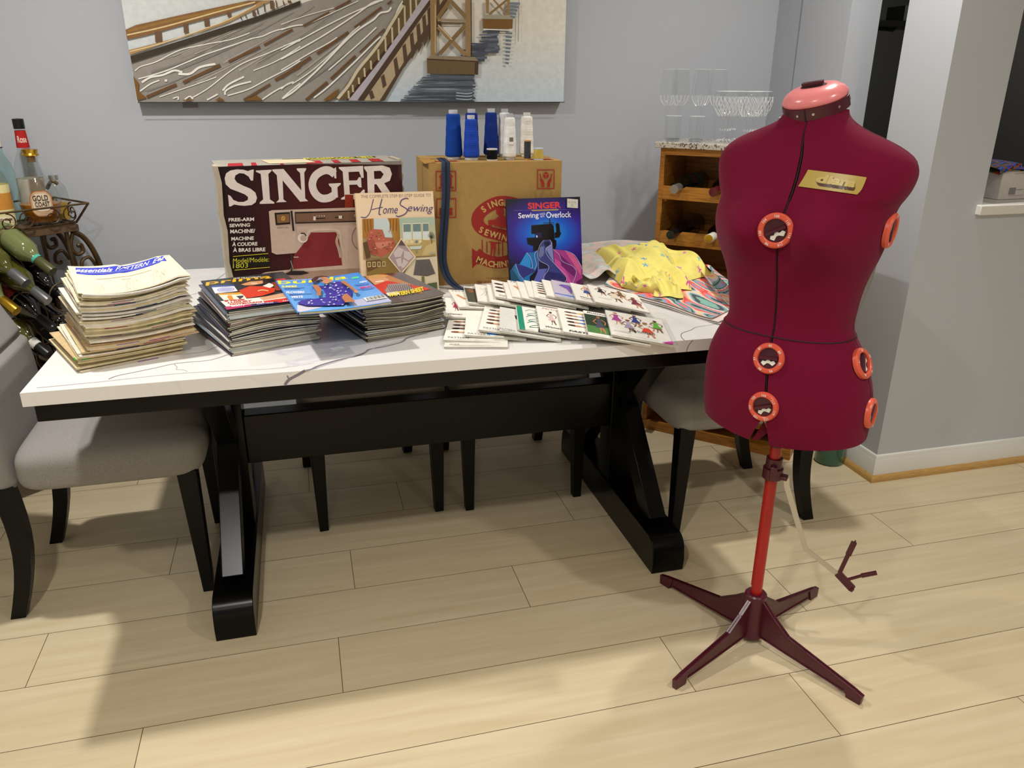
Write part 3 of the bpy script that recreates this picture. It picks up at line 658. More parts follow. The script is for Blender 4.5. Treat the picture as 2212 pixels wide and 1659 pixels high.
# ================================================================== CARTONS ON THE TABLE
a8 = R(8)
t = thing('sewing_machine_box', 'maroon and black printed sewing machine box with large cream capital letters', 'box', (-.2077, 2.30, TZ), a8)
BW, BH, BD = .507, .3717, .19
b = MB(); b.box(0, BW, 0, BD, 0, BH, '#8b857c')
qf = [(465.5, 360.5), (867, 346.5), (878, 620), (502, 654)]
a = Art(b, (0, 0, 0), (1, 0, 0), (0, 0, 1), (BW, BH), qf)
def mg(u, v):
    g = math.exp(-((u-.62)/.42)**2-((v-.45)/.6)**2); return mixc('#100608', '#521410', g)
a.field(466, 354, 880, 650, 36, 24, mg)
def C3(pts): return [(440+x/4.254, 310+y/4.254) for x, y in pts]
CR = '#e6d9cf'
a.poly(C3([(437, 235), (431, 333), (412, 333), (392, 298), (352, 272), (312, 268), (278, 288), (270, 318), (292, 350), (345, 378), (410, 405), (452, 440), (466, 485), (455, 525), (420, 550), (360, 557), (310, 553), (268, 545), (240, 562), (225, 562), (215, 458), (238, 470), (262, 505), (305, 522), (350, 522), (385, 505), (388, 478), (360, 455), (300, 430), (235, 405), (195, 365), (186, 315), (198, 270), (235, 245), (290, 235), (345, 238), (385, 250), (412, 240)]), CR)
a.poly(C3([(455, 245), (592, 237), (592, 250), (565, 275), (580, 500), (618, 525), (618, 537), (490, 540), (490, 525), (520, 500), (498, 275), (455, 255)]), CR)
a.poly(C3([(598, 235), (700, 230), (862, 420), (850, 265), (820, 238), (820, 225), (905, 222), (905, 235), (888, 262), (897, 490), (925, 515), (850, 520), (692, 330), (700, 500), (730, 522), (635, 527), (660, 500), (640, 285), (600, 245)]), CR)
a.curve(C3([(1170, 275), (1120, 243), (1060, 245), (990, 290), (962, 365), (985, 440), (1040, 487), (1110, 487), (1165, 460)]), 16.5, CR, 8)
a.poly(C3([(1150, 235), (1182, 213), (1186, 312), (1168, 310)]), CR); a.poly(C3([(1112, 358), (1227, 352), (1225, 366), (1195, 390), (1200, 480), (1145, 495), (1140, 395), (1118, 375)]), CR)
a.poly(C3([(1208, 212), (1440, 200), (1446, 305), (1425, 305), (1400, 250), (1300, 255), (1305, 330), (1380, 328), (1400, 300), (1420, 300), (1425, 390), (1402, 390), (1380, 365), (1308, 368), (1312, 450), (1400, 450), (1440, 410), (1455, 412), (1455, 495), (1228, 500), (1232, 485), (1262, 470), (1245, 250), (1210, 225)]), CR)
a.poly(C3([(1450, 205), (1630, 195), (1700, 215), (1722, 270), (1700, 330), (1645, 352), (1745, 490), (1660, 490), (1570, 362), (1548, 362), (1550, 470), (1585, 485), (1585, 497), (1450, 500), (1452, 485), (1485, 470), (1478, 258), (1450, 222)]), CR, [C3([(1545, 245), (1610, 242), (1640, 272), (1612, 312), (1548, 315)])])
a.rect(*C3([(1265, 455)])[0], *C3([(1345, 575)])[0], '#8e2c14')
TN2, TN3 = '#cfb5a2', '#b3937f'
a.poly(C3([(570, 606), (600, 596), (1395, 570), (1720, 558), (1745, 700), (1760, 1140), (1240, 1150), (1000, 1165), (760, 1150), (835, 990), (640, 1005), (598, 985)]), TN2)
a.poly(C3([(1500, 640), (1740, 630), (1755, 1100), (1500, 1120)]), TN3)
a.poly(C3([(800, 1000), (820, 985), (915, 860), (950, 800), (1180, 797), (1208, 850), (1240, 1108), (770, 1145)]), '#84282a')
a.curve(C3([(905, 850), (955, 782), (1180, 778), (1222, 850), (1262, 1110)]), 4.5, '#dcc4ae', 6)
a.poly(C3([(510, 1185), (545, 1170), (760, 1148), (1240, 1108), (1760, 1085), (1770, 1330), (540, 1280)]), '#cdb3a0'); a.poly(C3([(510, 1190), (1300, 1140), (1760, 1130), (1770, 1400), (540, 1330)]), '#a98a76')
a.poly(C3([(620, 620), (757, 612), (762, 722), (632, 732)]), '#1f1512'); a.poly(C3([(638, 636), (752, 628), (755, 706), (645, 714)]), '#86603c'); a.circ(*C3([(697, 670)])[0], 4, 5, '#d9a24a', inner=.6); a.text('S', *C3([(686, 650)])[0], *C3([(707, 690)])[0], '#d9a24a', .02)
a.poly(C3([(800, 612), (1400, 596), (1440, 596), (1440, 700), (808, 718)]), '#2a1a14'); a.poly(C3([(808, 626), (1420, 606), (1420, 690), (814, 706)]), '#7d5c47')
a.line(C3([(985, 672), (1080, 668)]), 2, '#2a1a14'); a.line(C3([(1170, 662), (1250, 658)]), 2, '#2a1a14'); a.rect(*C3([(970, 652)])[0], *C3([(992, 688)])[0], '#e8dccb'); a.rect(*C3([(1205, 645)])[0], *C3([(1237, 672)])[0], '#e8dccb')
a.text('1 2 3 4', *C3([(1000, 640)])[0], *C3([(1075, 655)])[0], '#e8dccb'); a.text('SIN', *C3([(1350, 633)])[0], *C3([(1395, 655)])[0], '#e8dccb'); a.text('MERRITT 1803', *C3([(643, 750)])[0], *C3([(745, 762)])[0], '#3a2420', tilt=-.5)
a.line(C3([(770, 600), (790, 785)]), 4, '#241614'); a.circ(*C3([(873, 850)])[0], 11, 10.5, '#e9dccd'); a.circ(*C3([(880, 850)])[0], 7, 7, '#c4ab98'); a.curve(C3([(855, 808), (885, 808), (905, 830)]), 2.5, '#2d1b18')
a.circ(*C3([(1425, 850)])[0], 23, 28, '#8e6a58', inner=.93, n=32); a.curve(C3([(1205, 815), (1185, 880), (1205, 950), (1225, 1035)]), 6, '#bfa38e')
a.line(C3([(770, 1000), (780, 1080), (772, 1160)]), 3.2, '#3f2c28'); a.line(C3([(790, 1028), (835, 1028)]), 2, '#c8b4a6'); a.line(C3([(765, 1060), (790, 1150)]), 2, '#8e8580')
a.poly(C3([(708, 1188), (768, 1158), (880, 1158), (935, 1180), (860, 1198), (720, 1198)]), '#2c1d1b')
for s_, x0, y0, x1, y1 in [('FREE-ARM', 220, 660, 440, 692), ('SEWING', 228, 712, 405, 744), ('MACHINE/', 235, 764, 450, 800), ('MACHINE', 245, 832, 438, 866), ('\u00c0 COUDRE', 253, 876, 470, 918), ('\u00c0 BRAS LIBRE', 260, 928, 540, 972)]:
    p = C3([(x0, y0+5), (x1, y1+5)]); a.text(s_, *p[0], *p[1], '#efe6da', .03, tilt=-1.4)
YL = '#d8cf3a'
a.line(C3([(260, 1018), (565, 992)]), 1.3, YL); a.line(C3([(277, 1146), (580, 1120)]), 1.3, YL); a.poly(C3([(250, 1035), (570, 1010), (575, 1105), (262, 1130)]), '#141305')
p = C3([(262, 1036), (572, 1080)]); a.text('Model/Mod\u00e8le:', *p[0], *p[1], YL, 0, tilt=-3); p = C3([(262, 1084), (390, 1128)]); a.text('1803', *p[0], *p[1], YL, 0, tilt=-1.4)
# lid and side prints, taped edges
a = Art(b, (0, 0, BH), (1, 0, 0), (0, 1, 0), (BW, BD), [(0, 0), (100, 0), (100, 40), (0, 40)])
a.rect(0, 0, 100, 40, '#a39c92')
for x0, x1, c in [(6, 14, '#a8202a'), (18, 21, '#a8202a'), (33, 35, '#a8202a'), (47, 56, '#a8202a'), (62, 66, '#a8202a'), (72, 77, '#a8202a'), (83, 90, '#a8202a')]: a.poly([(x0, 40), (x0+1.5, 22), (x1+1, 22), (x1, 40)], c)
a.rect(38, 6, 92, 12, '#26221f'); a.text('Model/Mod\u00e8le 1803', 50, 4, 90, 18, YL, .02); a.poly([(26, 10), (50, 10), (53, 34), (28, 34)], '#d5c8a6')
a = Art(b, (0, BD, 0), (0, -1, 0), (0, 0, 1), (BD, BH), [(0, 0), (40, 0), (40, 100), (0, 100)])
a.rect(0, 0, 40, 100, '#b9b5ac'); a.rect(30, 0, 37, 12, '#a8202a'); a.poly([(34, 15), (40, 15), (40, 95), (36, 95)], '#98a0a4')
b.build('body', 'matte', t, bevel=.002)
b = MB()
for (x, y, w, d, z0, z1) in [(-.004, -.003, .012, .05, .03, BH+.002), (BW-.006, .02, .014, .10, .28, BH+.004), (BW-.004, .03, .010, .1, .12, .27)]:
    n = 9; vs = []
    for k in range(n):
        z = z0+(z1-z0)*k/(n-1); j = .003*math.sin(k*2.1); vs += [(x+j, y, z), (x+w+j, y, z), (x+w+j, y+d, z), (x+j, y+d, z)]
    b.add(vs, [(3, 2, 1, 0), tuple(4*(n-1)+i for i in range(4))]+[(4*k+i, 4*k+(i+1) % 4, 4*k+4+(i+1) % 4, 4*k+4+i) for k in range(n-1) for i in range(4)], '#b8ab95')
    b.build('worn_tape', 'matte', t); b = MB()

t = thing('carton', 'tan cardboard carton with dark red S emblem under the thread cones', 'box', (.372, 2.36, TZ))
BW, BH, BD = .407, .365, .25; KR = '#ad8a50'; RD = '#9c2a24'
b = MB(); b.box(0, BW, 0, BD, 0, BH, KR)
qf = [(140, 520), (1280, 510), (1255, 1515), (170, 1575)]
a = Art(b, (0, 0, 0), (1, 0, 0), (0, 0, 1), (BW, BH), qf)
def band(pts, w, c, n=8): a.curve(pts, w, c, n)
band([(1000, 985), (945, 905), (850, 858), (730, 848), (625, 890), (555, 960), (556, 1035), (615, 1090), (720, 1120), (830, 1150), (905, 1210), (890, 1300), (800, 1355), (690, 1365), (590, 1330), (530, 1280)], 104, RD)
a.poly([(500, 1238), (580, 1300), (575, 1375), (535, 1385), (503, 1418)], RD); a.poly([(930, 900), (1010, 850), (1015, 1040), (985, 1000)], RD)
for ch_, x, y, sz, an in [('S', 598, 905, 40, -38), ('I', 645, 877, 40, -28), ('N', 690, 858, 42, -16), ('G', 745, 850, 42, -4), ('E', 792, 853, 40, 8), ('R', 840, 866, 40, 18),
                       ('S', 578, 1080, 40, 22), ('E', 625, 1103, 40, 20), ('W', 685, 1122, 46, 14), ('I', 735, 1136, 40, 14), ('N', 778, 1150, 42, 16), ('G', 830, 1170, 40, 22),
                       ('M', 563, 1342, 46, 22), ('A', 612, 1362, 42, 16), ('C', 658, 1376, 40, 9), ('H', 703, 1382, 40, 3), ('I', 736, 1382, 40, -2), ('N', 772, 1378, 42, -8), ('E', 820, 1366, 40, -14)]:
    vs, fs = textmesh(ch_, .035); ax = min(v[0] for v in vs); bx = max(v[0] for v in vs); ay = min(v[1] for v in vs); by = max(v[1] for v in vs)
    hh = 60 if y < 1000 else 58; sc = hh/(by-ay)*.95; cs, sn = math.cos(R(an)), math.sin(R(an)); out = []
    for px, py in vs:
        dx = (px-(ax+bx)/2)*sc*.92; dy = -(py-(ay+by)/2)*sc; out.append(a.pt(x+dx*cs-dy*sn, y+dx*sn+dy*cs))
    b.add(out, fs, '#c9a562')
    a.z += a.step
a.circ(738, 925, 36, 34, RD); a.poly([(700, 905), (720, 890), (770, 905), (760, 955), (800, 975), (810, 1070), (740, 1062), (700, 1040), (735, 1000), (698, 1000), (700, 985), (730, 965), (728, 945)], RD)
a.poly([(635, 998), (722, 990), (728, 1050), (690, 1052), (688, 1035), (668, 1038), (668, 1052), (640, 1046)], RD)
for x in (585, 625, 662, 724, 757): a.line([(x, 1165 if x < 600 else 1180), (x+2, 1270+(x-585)*.2)], 9, RD)
a.line([(640, 1182), (745, 1196)], 10, RD); a.poly([(655, 1190), (705, 1190), (700, 1240), (690, 1300), (700, 1310), (680, 1312), (682, 1250), (675, 1240), (668, 1300), (650, 1315), (655, 1290), (665, 1240)], RD)
p_ = [(615, 1498, 810, 1512, '* A TRADEMARK OF'), (537, 1528, 830, 1553, 'THE SINGER COMPANY')]
for x0, y0, x1, y1, s_ in p_: a.text(s_, x0, y0, x1, y1, '#8f3a28', .01, tilt=-2)
def frame(x0, y0, x1, y1, w=8): a.poly([(x0, y0), (x1, y0), (x1, y1), (x0, y1)], RD, [[(x0+w, y0+w), (x0+w, y1-w), (x1-w, y1-w), (x1-w, y0+w)]])
frame(197, 583, 366, 748); a.rect(218, 715, 345, 727, RD)
for x in (245, 318): a.poly([(x-24, 635), (x, 600), (x+24, 635)], RD); a.rect(x-11, 640, x+11, 708, RD)
frame(200, 808, 366, 973); a.rect(225, 920, 335, 950, RD); a.rect(225, 890, 335, 915, RD); a.circ(290, 860, 12, 16, RD)
frame(1056, 578, 1208, 738); a.poly([(1108, 612), (1134, 598), (1158, 612), (1158, 640), (1132, 655), (1108, 640)], RD); a.line([(1108, 613), (1133, 625), (1158, 612)], 3, KR); a.line([(1133, 625), (1133, 655)], 3, KR)
for s_ in (-1, 1):
    X = 1132+s_*42; a.line([(X+s_*10, 612), (X+s_*2, 650), (X-s_*12, 670)], 10, RD); a.poly([(X+s_*6, 640), (X-s_*16, 660), (X-s_*30, 690), (X-s_*30, 722), (X-s_*6, 720), (X-s_*4, 690), (X+s_*8, 670)], RD)
a = Art(b, (0, 0, BH), (1, 0, 0), (0, 1, 0), (BW, BD), [(0, 0), (100, 0), (100, 60), (0, 60)])
a.rect(0, 29.3, 100, 30.6, '#7f5c2a'); a.text('SINGER', 6, 44, 24, 54, RD, .03); a.text('SINGER', 80, 44, 96, 54, RD, .03)
a = Art(b, (0, BD, 0), (0, -1, 0), (0, 0, 1), (BD, BH), [(0, 0), (60, 0), (60, 100), (0, 100)])
a.rect(29.4, 0, 30.4, 100, '#8a6530')
b.build('body', 'matte', t, bevel=.003)
b = MB(); b.hexa([(-.012, .0, BH-.002), (.02, 0, BH+.0015), (.02, BD/2-.01, BH+.0015), (-.014, BD/2-.02, BH+.001)], [(-.012, 0, BH), (.02, 0, BH+.003), (.02, BD/2-.01, BH+.003), (-.014, BD/2-.02, BH+.003)], '#a77d3c'); b.build('raised_flap', 'matte', t)

# zipper hanging over the carton
zp = [(.432, 2.50, 1.1265), (.428, 2.45, 1.1265), (.424, 2.37, 1.1268), (.422, 2.356, 1.121), (.421, 2.3535, 1.09), (.420, 2.352, 1.04), (.414, 2.351, .97), (.408, 2.350, .91), (.404, 2.349, .86), (.405, 2.346, .83), (.412, 2.338, .80), (.425, 2.318, .778), (.440, 2.29, .768), (.455, 2.26, .7645)]
t = thing('zipper', 'long navy zipper draped over the front of the tan carton', 'zipper', (0, 0, 0))
def ribbon(bm, pts, w, off, th, col, dirv=(1, 0, 0)):
    P = spline(pts, 6); vs = []
    for i, p in enumerate(P):
        tv = (P[min(i+1, len(P)-1)]-P[max(i-1, 0)]).normalized(); d = Vector(dirv); d = (d-tv*d.dot(tv)).normalized(); n = tv.cross(d)
        c = p+d*off; vs += [tuple(c-d*w/2+n*th), tuple(c+d*w/2+n*th), tuple(c+d*w/2-n*th), tuple(c-d*w/2-n*th)]
    m = len(P); bm.add(vs, [(4*k+i, 4*k+4+i, 4*k+4+(i+1) % 4, 4*k+(i+1) % 4) for k in range(m-1) for i in range(4)]+[(0, 1, 2, 3), (4*m-1, 4*m-2, 4*m-3, 4*m-4)], col)
b = MB(); ribbon(b, zp, .012, -.0062, .0007, '#2c3a52'); b.build('tape', 'matte', t)
b = MB(); ribbon(b, zp, .012, .0062, .0007, '#27344a'); b.build('tape', 'matte', t)
b = MB(); ribbon(b, zp, .0035, 0, .0016, '#141a26'); b.build('teeth', 'matte', t)

# ================================================================== THREAD
def cone(kind, x, y, z, h, r0, r1, col, label, group, core='#c9ccd2', wrap=False):
    t = thing(kind, label, 'thread', (x, y, z), rnd.random()*6, group)
    b = MB(); prof = [(r0*.80, 0), (r0*.82, .006), (r0*.80, .008)]; b.lathe(prof, 24, core); b.build('base', 'print', t)
    prof = [(r0*.8, .007), (r0*.98, .010)]
    for k in range(40):
        v = k/39; prof.append((r0+(r1-r0)*v+(.0006 if k % 2 else -.0002)+.0003*math.sin(v*21), .012+(h-.030)*v))
    prof += [(r1*.96, h-.013), (r1*.7, h-.011)]
    b = MB(); b.lathe(prof, 32, col); b.build('thread', 'paper', t)
    b = MB(); b.lathe([(r1*.62, h-.0125), (r1*.66, h-.006), (r1*.66, h), (r1*.5, h), (r1*.45, h-.01)], 24, core); b.build('tube', 'print', t)
    if wrap:
        b = MB(); b.lathe([(r0*1.03, .001), (r0*1.05, .012), (r1*1.09, h-.012), (r1*1.0, h+.001)], 32, caps=False); b.build('wrapper', 'glass', t)
        b = MB(); n = 8; w_ = .9; vs = []
        for k in range(n+1):
            an = -PI/2-t.rotation_euler.z-w_/2+w_*k/n
            for v in (.32, .6): rr = (r0+(r1-r0)*v)*1.09; vs.append((rr*math.cos(an), rr*math.sin(an), .012+(h-.03)*v))
        b.add(vs, [(2*k, 2*k+2, 2*k+3, 2*k+1) for k in range(n)], '#e9e7df')
        for q in range(14):
            an = -PI/2-t.rotation_euler.z-.30+q*.045; vs = []
            for (da, v) in ((0, .40), (.02+.012*(q % 3), .40), (.02+.012*(q % 3), .52), (0, .52)):
                rr = (r0+(r1-r0)*v)*1.095; vs.append((rr*math.cos(an+da), rr*math.sin(an+da), .012+(h-.03)*v))
            b.add(vs, [(0, 1, 2, 3)], '#2a2a2c')
        b.build('label', 'matte', t)
    return t
ZB = TZ+.3655
cone('thread_cone', .469, 2.475, ZB, .142, .0265, .0205, '#123f98', 'tall royal blue thread cone, leftmost and widest on the tan carton', 'blue thread cones')
cone('thread_cone', .540, 2.545, ZB, .142, .0235, .0185, '#1d2f86', 'dark blue thread cone half hidden behind the shorter blue cone', 'blue thread cones')
cone('thread_cone', .516, 2.440, ZB, .128, .0245, .0175, '#1f44ad', 'shorter bright blue thread cone standing in front of the others', 'blue thread cones')
cone('thread_cone', .597, 2.520, ZB, .144, .0245, .0175, '#18307f', 'navy blue thread cone behind the small black spool', 'blue thread cones')
cone('thread_cone', .640, 2.520, ZB, .143, .0225, .0165, '#e4e2de', 'wrapped white thread cone beside the navy blue cone', 'white thread cones', '#b9bbbd', True)
cone('thread_cone', .632, 2.425, ZB, .133, .0215, .0155, '#efeeea', 'wrapped white thread cone with a barcode label, nearest the camera', 'white thread cones', '#b9bbbd', True)
cone('thread_cone', .712, 2.520, ZB, .132, .0225, .0175, '#e9e7dd', 'plain white thread cone behind the grey spool', 'white thread cones', '#d6d6d2')
def spool(x, y, h, r, col, cap, label):
    t = thing('thread_spool', label, 'thread', (x, y, ZB), 0, 'small thread spools')
    b = MB(); b.lathe([(r*.5, .003)]+[(r+(.0004 if k % 2 else 0), .004+(h-.008)*k/20) for k in range(21)]+[(r*.5, h-.003)], 24, col); b.build('thread', 'paper', t)
    for z in (0, h-.0035):
        b = MB(); b.lathe([(r*.4, z), (r*1.05, z), (r*1.05, z+.0035), (r*.4, z+.0035)], 24, cap); b.build('flange', 'print', t)
spool(.572, 2.405, .0345, .0155, '#0a0a0c', '#d8d8d6', 'small black thread spool with white ends')
spool(.684, 2.410, .0570, .0100, '#3d4048', '#c99050', 'slim charcoal thread spool with tan ends')
spool(.716, 2.400, .0345, .0140, '#c9b257', '#c8cfe0', 'small yellow thread spool at the right end of the row')

# ================================================================== BOOKS
def book(name, label, x0, x1, yb, h, lean, th, spine, covercol):
    t = thing(name, label, 'book', (x0, yb, TZ+.0005), 0, None); t.rotation_euler = (-lean, 0, 0)
    w = x1-x0
    b = MB(); b.box(.0015, w-.001, .0015, th-.0015, .001, h-.001, '#e2dccb')
    b.build('pages', 'paper', t)
    b = MB(); b.box(0, w, 0, .0012, 0, h, covercol); b.box(0, w, th-.0012, th, 0, h, covercol); b.box(-.0008, .0012, 0, th, 0, h, spine)
    return t, b, w
t, b, w = book('sewing_book', 'cream sewing book with purple script title leaning on the maroon box', .153, .378, 2.27, .295, R(12), .016, '#dcbf98', '#ecd0ab')
a = Art(b, (0, 0, 0), (1, 0, 0), (0, 0, 1), (w, .295), [(1390, 450), (2135, 445), (2155, 1395), (1440, 1405)])
a.text('THE COMPLETE STEP-BY-STEP GUIDE TO', 1450, 467, 2112, 494, '#7a6a74', -.012)
PU = '#463374'
for pts, w_ in [([(1442, 665), (1490, 668), (1530, 620), (1560, 520), (1566, 508)], 7), ([(1545, 600), (1620, 585), (1650, 580)], 6), ([(1645, 505), (1625, 570), (1612, 640), (1630, 645)], 8),
                ([(1895, 510), (1870, 505), (1830, 520), (1815, 560), (1850, 585), (1880, 610), (1860, 645), (1800, 668), (1770, 660)], 8)]: a.curve(pts, w_, PU, 8)
a.text('ome', 1650, 590, 1790, 640, PU, -.005, .35); a.text('ewing', 1885, 560, 2132, 645, PU, -.005, .35, tilt=12)
# armchair and curtains
a.rect(1455, 682, 1797, 1050, '#a98a58'); a.poly([(1560, 682), (1700, 682), (1730, 860), (1560, 850)], '#c8d0cc'); a.poly([(1455, 682), (1560, 682), (1560, 760), (1480, 860), (1455, 860)], '#a8722c'); a.poly([(1690, 682), (1797, 682), (1797, 900), (1750, 880), (1730, 780)], '#b47c2e')
for x in (1475, 1500, 1530, 1715, 1745, 1775): a.line([(x, 690), (x-(x-1625)*.05, 800)], 6, '#7c4c18')
a.poly([(1455, 900), (1520, 880), (1520, 1050), (1480, 1050)], '#5e4526'); a.poly([(1480, 1050), (1797, 960), (1797, 1050)], '#9b8350')
a.poly([(1510, 800), (1550, 778), (1640, 785), (1660, 860), (1740, 870), (1755, 910), (1745, 970), (1620, 1040), (1520, 1000), (1500, 910), (1490, 860)], '#b9614a'); a.poly([(1560, 905), (1700, 890), (1745, 905), (1620, 960), (1550, 930)], '#cf8068'); a.poly([(1490, 870), (1560, 880), (1600, 1010), (1520, 1000)], '#a2503c')
for i in range(26): q = rnd.uniform(1515, 1735); r_ = rnd.uniform(800, 1000); a.circ(q, r_, 9, 6, rnd.choice(['#d9a487', '#8c3c2e', '#c78a70', '#96774a']), 7)
# bay window room
a.rect(1800, 682, 2135, 1045, '#b9b795'); a.rect(1800, 682, 2135, 760, '#a9b8a2')
for x0, x1 in ((1835, 1905), (1925, 2000), (2020, 2075)): a.rect(x0-6, 735, x1+6, 905, '#e6ddb8'); a.rect(x0, 742, x1, 880, '#d3dad6'); a.rect(x0, 742, x1, 812, '#6f8480')
a.poly([(1800, 910), (2000, 890), (2135, 900), (2135, 1045), (1800, 1045)], '#b49c60'); a.poly([(1850, 890), (1990, 885), (1990, 930), (1850, 935)], '#d1bd88'); a.poly([(2040, 950), (2135, 910), (2135, 1030), (2000, 1035)], '#c7b27a')
for x in (1860, 1905, 1950, 1985): a.poly([(x, 890), (x+22, 900), (x+8, 922), (x-14, 912)], rnd.choice(['#7d8378', '#e3d3a8', '#9c8d6c']))
a.poly([(1880, 950), (2005, 945), (1990, 975), (1895, 975)], '#c9cfc4'); a.line([(1950, 975), (1950, 1010)], 14, '#8f8860')
for an in range(0, 180, 20): a.line([(2095, 880), (2095+34*math.cos(R(an)), 870-50*math.sin(R(an)))], 4, '#2f3a26')
a.line([(2095, 870), (2098, 930)], 5, '#3a3320'); a.circ(2100, 1018, 34, 9, '#a9a184')
# lower pictures
a.poly([(1475, 1058), (1690, 1056), (1790, 1190), (1790, 1390), (1485, 1395)], '#8b6f38'); a.poly([(1475, 1070), (1600, 1056), (1660, 1100), (1490, 1170)], '#6b4a24')
for x in (1490, 1535, 1580, 1625): a.rect(x, 1078, x+30, 1125, '#d9c488'); a.rect(x+5, 1084, x+25, 1118, '#7d6136')
a.poly([(1920, 1054), (2140, 1050), (2150, 1385), (1830, 1390), (1830, 1190)], '#cfc0a2')
a.poly([(1940, 1075), (2070, 1072), (2120, 1210), (2040, 1232), (1910, 1215)], '#57504c')
for i in range(16): a.line([(1945+i*8.2, 1078), (1915+i*13.5, 1218)], 2, '#8d857c')
a.line([(2000, 1230), (2000, 1385)], 26, '#6f6a3c'); a.poly([(2040, 1300), (2130, 1290), (2130, 1385), (2040, 1385)], '#4b5636')
a.poly([(1808, 868), (1940, 1048), (1800, 1200), (1680, 1045)], '#ecd0ab'); a.poly([(1808, 882), (1926, 1047), (1798, 1186), (1692, 1045)], '#a58f8e')
a.poly([(1808, 882), (1850, 940), (1780, 935)], '#5b4c48')
for P in ([(1730, 1000), (1780, 950), (1830, 975), (1800, 1040), (1745, 1045)], [(1830, 980), (1885, 1000), (1915, 1045), (1870, 1080), (1825, 1050)], [(1750, 1060), (1800, 1050), (1810, 1130), (1770, 1130)], [(1820, 1060), (1870, 1090), (1830, 1140), (1800, 1150)]): a.poly(P, '#cbbab6')
b.build('cover', 'print', t)
t, b, w = book('sewing_book', 'dark blue glossy sewing book with red and white title leaning on the tan carton', .596, .829, 2.272, .266, R(12), .010, '#15131c', '#16121c')
a = Art(b, (0, 0, 0), (1, 0, 0), (0, 0, 1), (w, .266), [(706, 60), (2050, 80), (1998, 1640), (686, 1680)])
def glow(u, v):
    d = math.hypot((u-.53)/.52, (v-.40)/.30)
    if d < .55: return mixc('#2aa6e6', '#1c57c4', d/.55)
    if d < .9: return mixc('#1c57c4', '#33208a', (d-.55)/.35)
    if d < 1.5: return mixc('#33208a', '#120c1c', (d-.9)/.6)
    return mixc('#120c1c', '#0c0a10', d-1.5)
a.field(690, 60, 2048, 1660, 48, 56, glow)
a.text('SINGER', 1086, 145, 1690, 258, '#d8392c', .035, tilt=6); a.line([(830, 270), (1940, 296)], 3, '#8d84b8'); a.poly([(1140, 272), (1630, 276), (1645, 290), (1625, 304), (1160, 298)], '#a38a5a')
a.text('Sewing', 905, 318, 1270, 445, '#f2f0f4', .012); a.text('with', 1285, 325, 1390, 372, '#d9d6ea'); a.text('an', 1300, 378, 1370, 415, '#d9d6ea'); a.text('Overlock', 1408, 322, 1862, 430, '#f2f0f4', .012, tilt=4)
BK = '#0b0a0d'
a.poly([(1128, 545), (1500, 535), (1530, 580), (1535, 720), (1530, 820), (1560, 830), (1558, 920), (1530, 990), (1130, 1010), (1140, 920), (1040, 880), (1030, 770), (1180, 765), (1190, 700), (1120, 700)], BK)
a.poly([(1570, 540), (1600, 520), (1635, 545), (1640, 680), (1660, 710), (1620, 780), (1540, 790), (1540, 700), (1570, 680)], BK); a.line([(1467, 445), (1467, 560)], 14, BK); a.line([(1345, 515), (1530, 515), (1535, 560)], 10, BK)
a.poly([(1190, 690), (1300, 680), (1305, 770), (1190, 780)], '#26234a'); a.circ(1212, 750, 16, 22, '#b9c2f0')
a.poly([(700, 1360), (800, 1225), (870, 1240), (1010, 1030), (1130, 1035), (1200, 1000), (1210, 1240), (1150, 1370), (1040, 1470), (1030, 1640), (700, 1640)], '#1f6fae')
a.poly([(800, 1225), (1080, 1320), (1150, 1370), (1040, 1430), (910, 1500)], '#2f2f7c'); a.poly([(700, 1370), (770, 1290), (910, 1640), (700, 1640)], '#1c4f70'); a.poly([(1010, 1030), (1080, 1140), (1060, 1320), (880, 1235)], '#2a8ad2')
a.poly([(1330, 820), (1440, 815), (1480, 900), (1500, 1250), (1700, 1480), (1640, 1640), (1060, 1640), (1180, 1400), (1210, 1150), (1280, 900)], '#3b4282'); a.poly([(1360, 980), (1480, 860), (1490, 1240)], '#7d86bc'); a.poly([(1200, 1160), (1380, 1280), (1290, 1500), (1100, 1640), (1060, 1640), (1190, 1380)], '#5e66b4')
a.poly([(1280, 900), (1350, 1040), (1240, 1170), (1205, 1080)], '#55608f'); a.poly([(1220, 1180), (1380, 1270), (1370, 1330), (1210, 1340)], '#1d1c3c'); a.poly([(1330, 1380), (1600, 1430), (1690, 1520), (1600, 1640), (1300, 1640)], '#2a2c66'); a.poly([(1330, 860), (1420, 840), (1450, 900), (1365, 960)], '#1e1c40')
a.poly([(1490, 990), (1700, 1020), (1850, 1090), (1990, 1300), (1998, 1640), (1700, 1640), (1690, 1500), (1500, 1260)], '#a23b86'); a.poly([(1500, 1150), (1640, 1250), (1790, 1600), (1700, 1640), (1690, 1500), (1500, 1260)], '#c24f9a'); a.poly([(1600, 1080), (1800, 1280), (1880, 1400), (1840, 1500), (1620, 1290)], '#6d2468'); a.poly([(1700, 1030), (1850, 1090), (1990, 1310), (1960, 1480), (1860, 1300)], '#c95a8e')
a.poly([(1870, 1590), (1995, 1520), (1998, 1640), (1880, 1640)], '#5c1f50')
LN = '#b7b9dc'
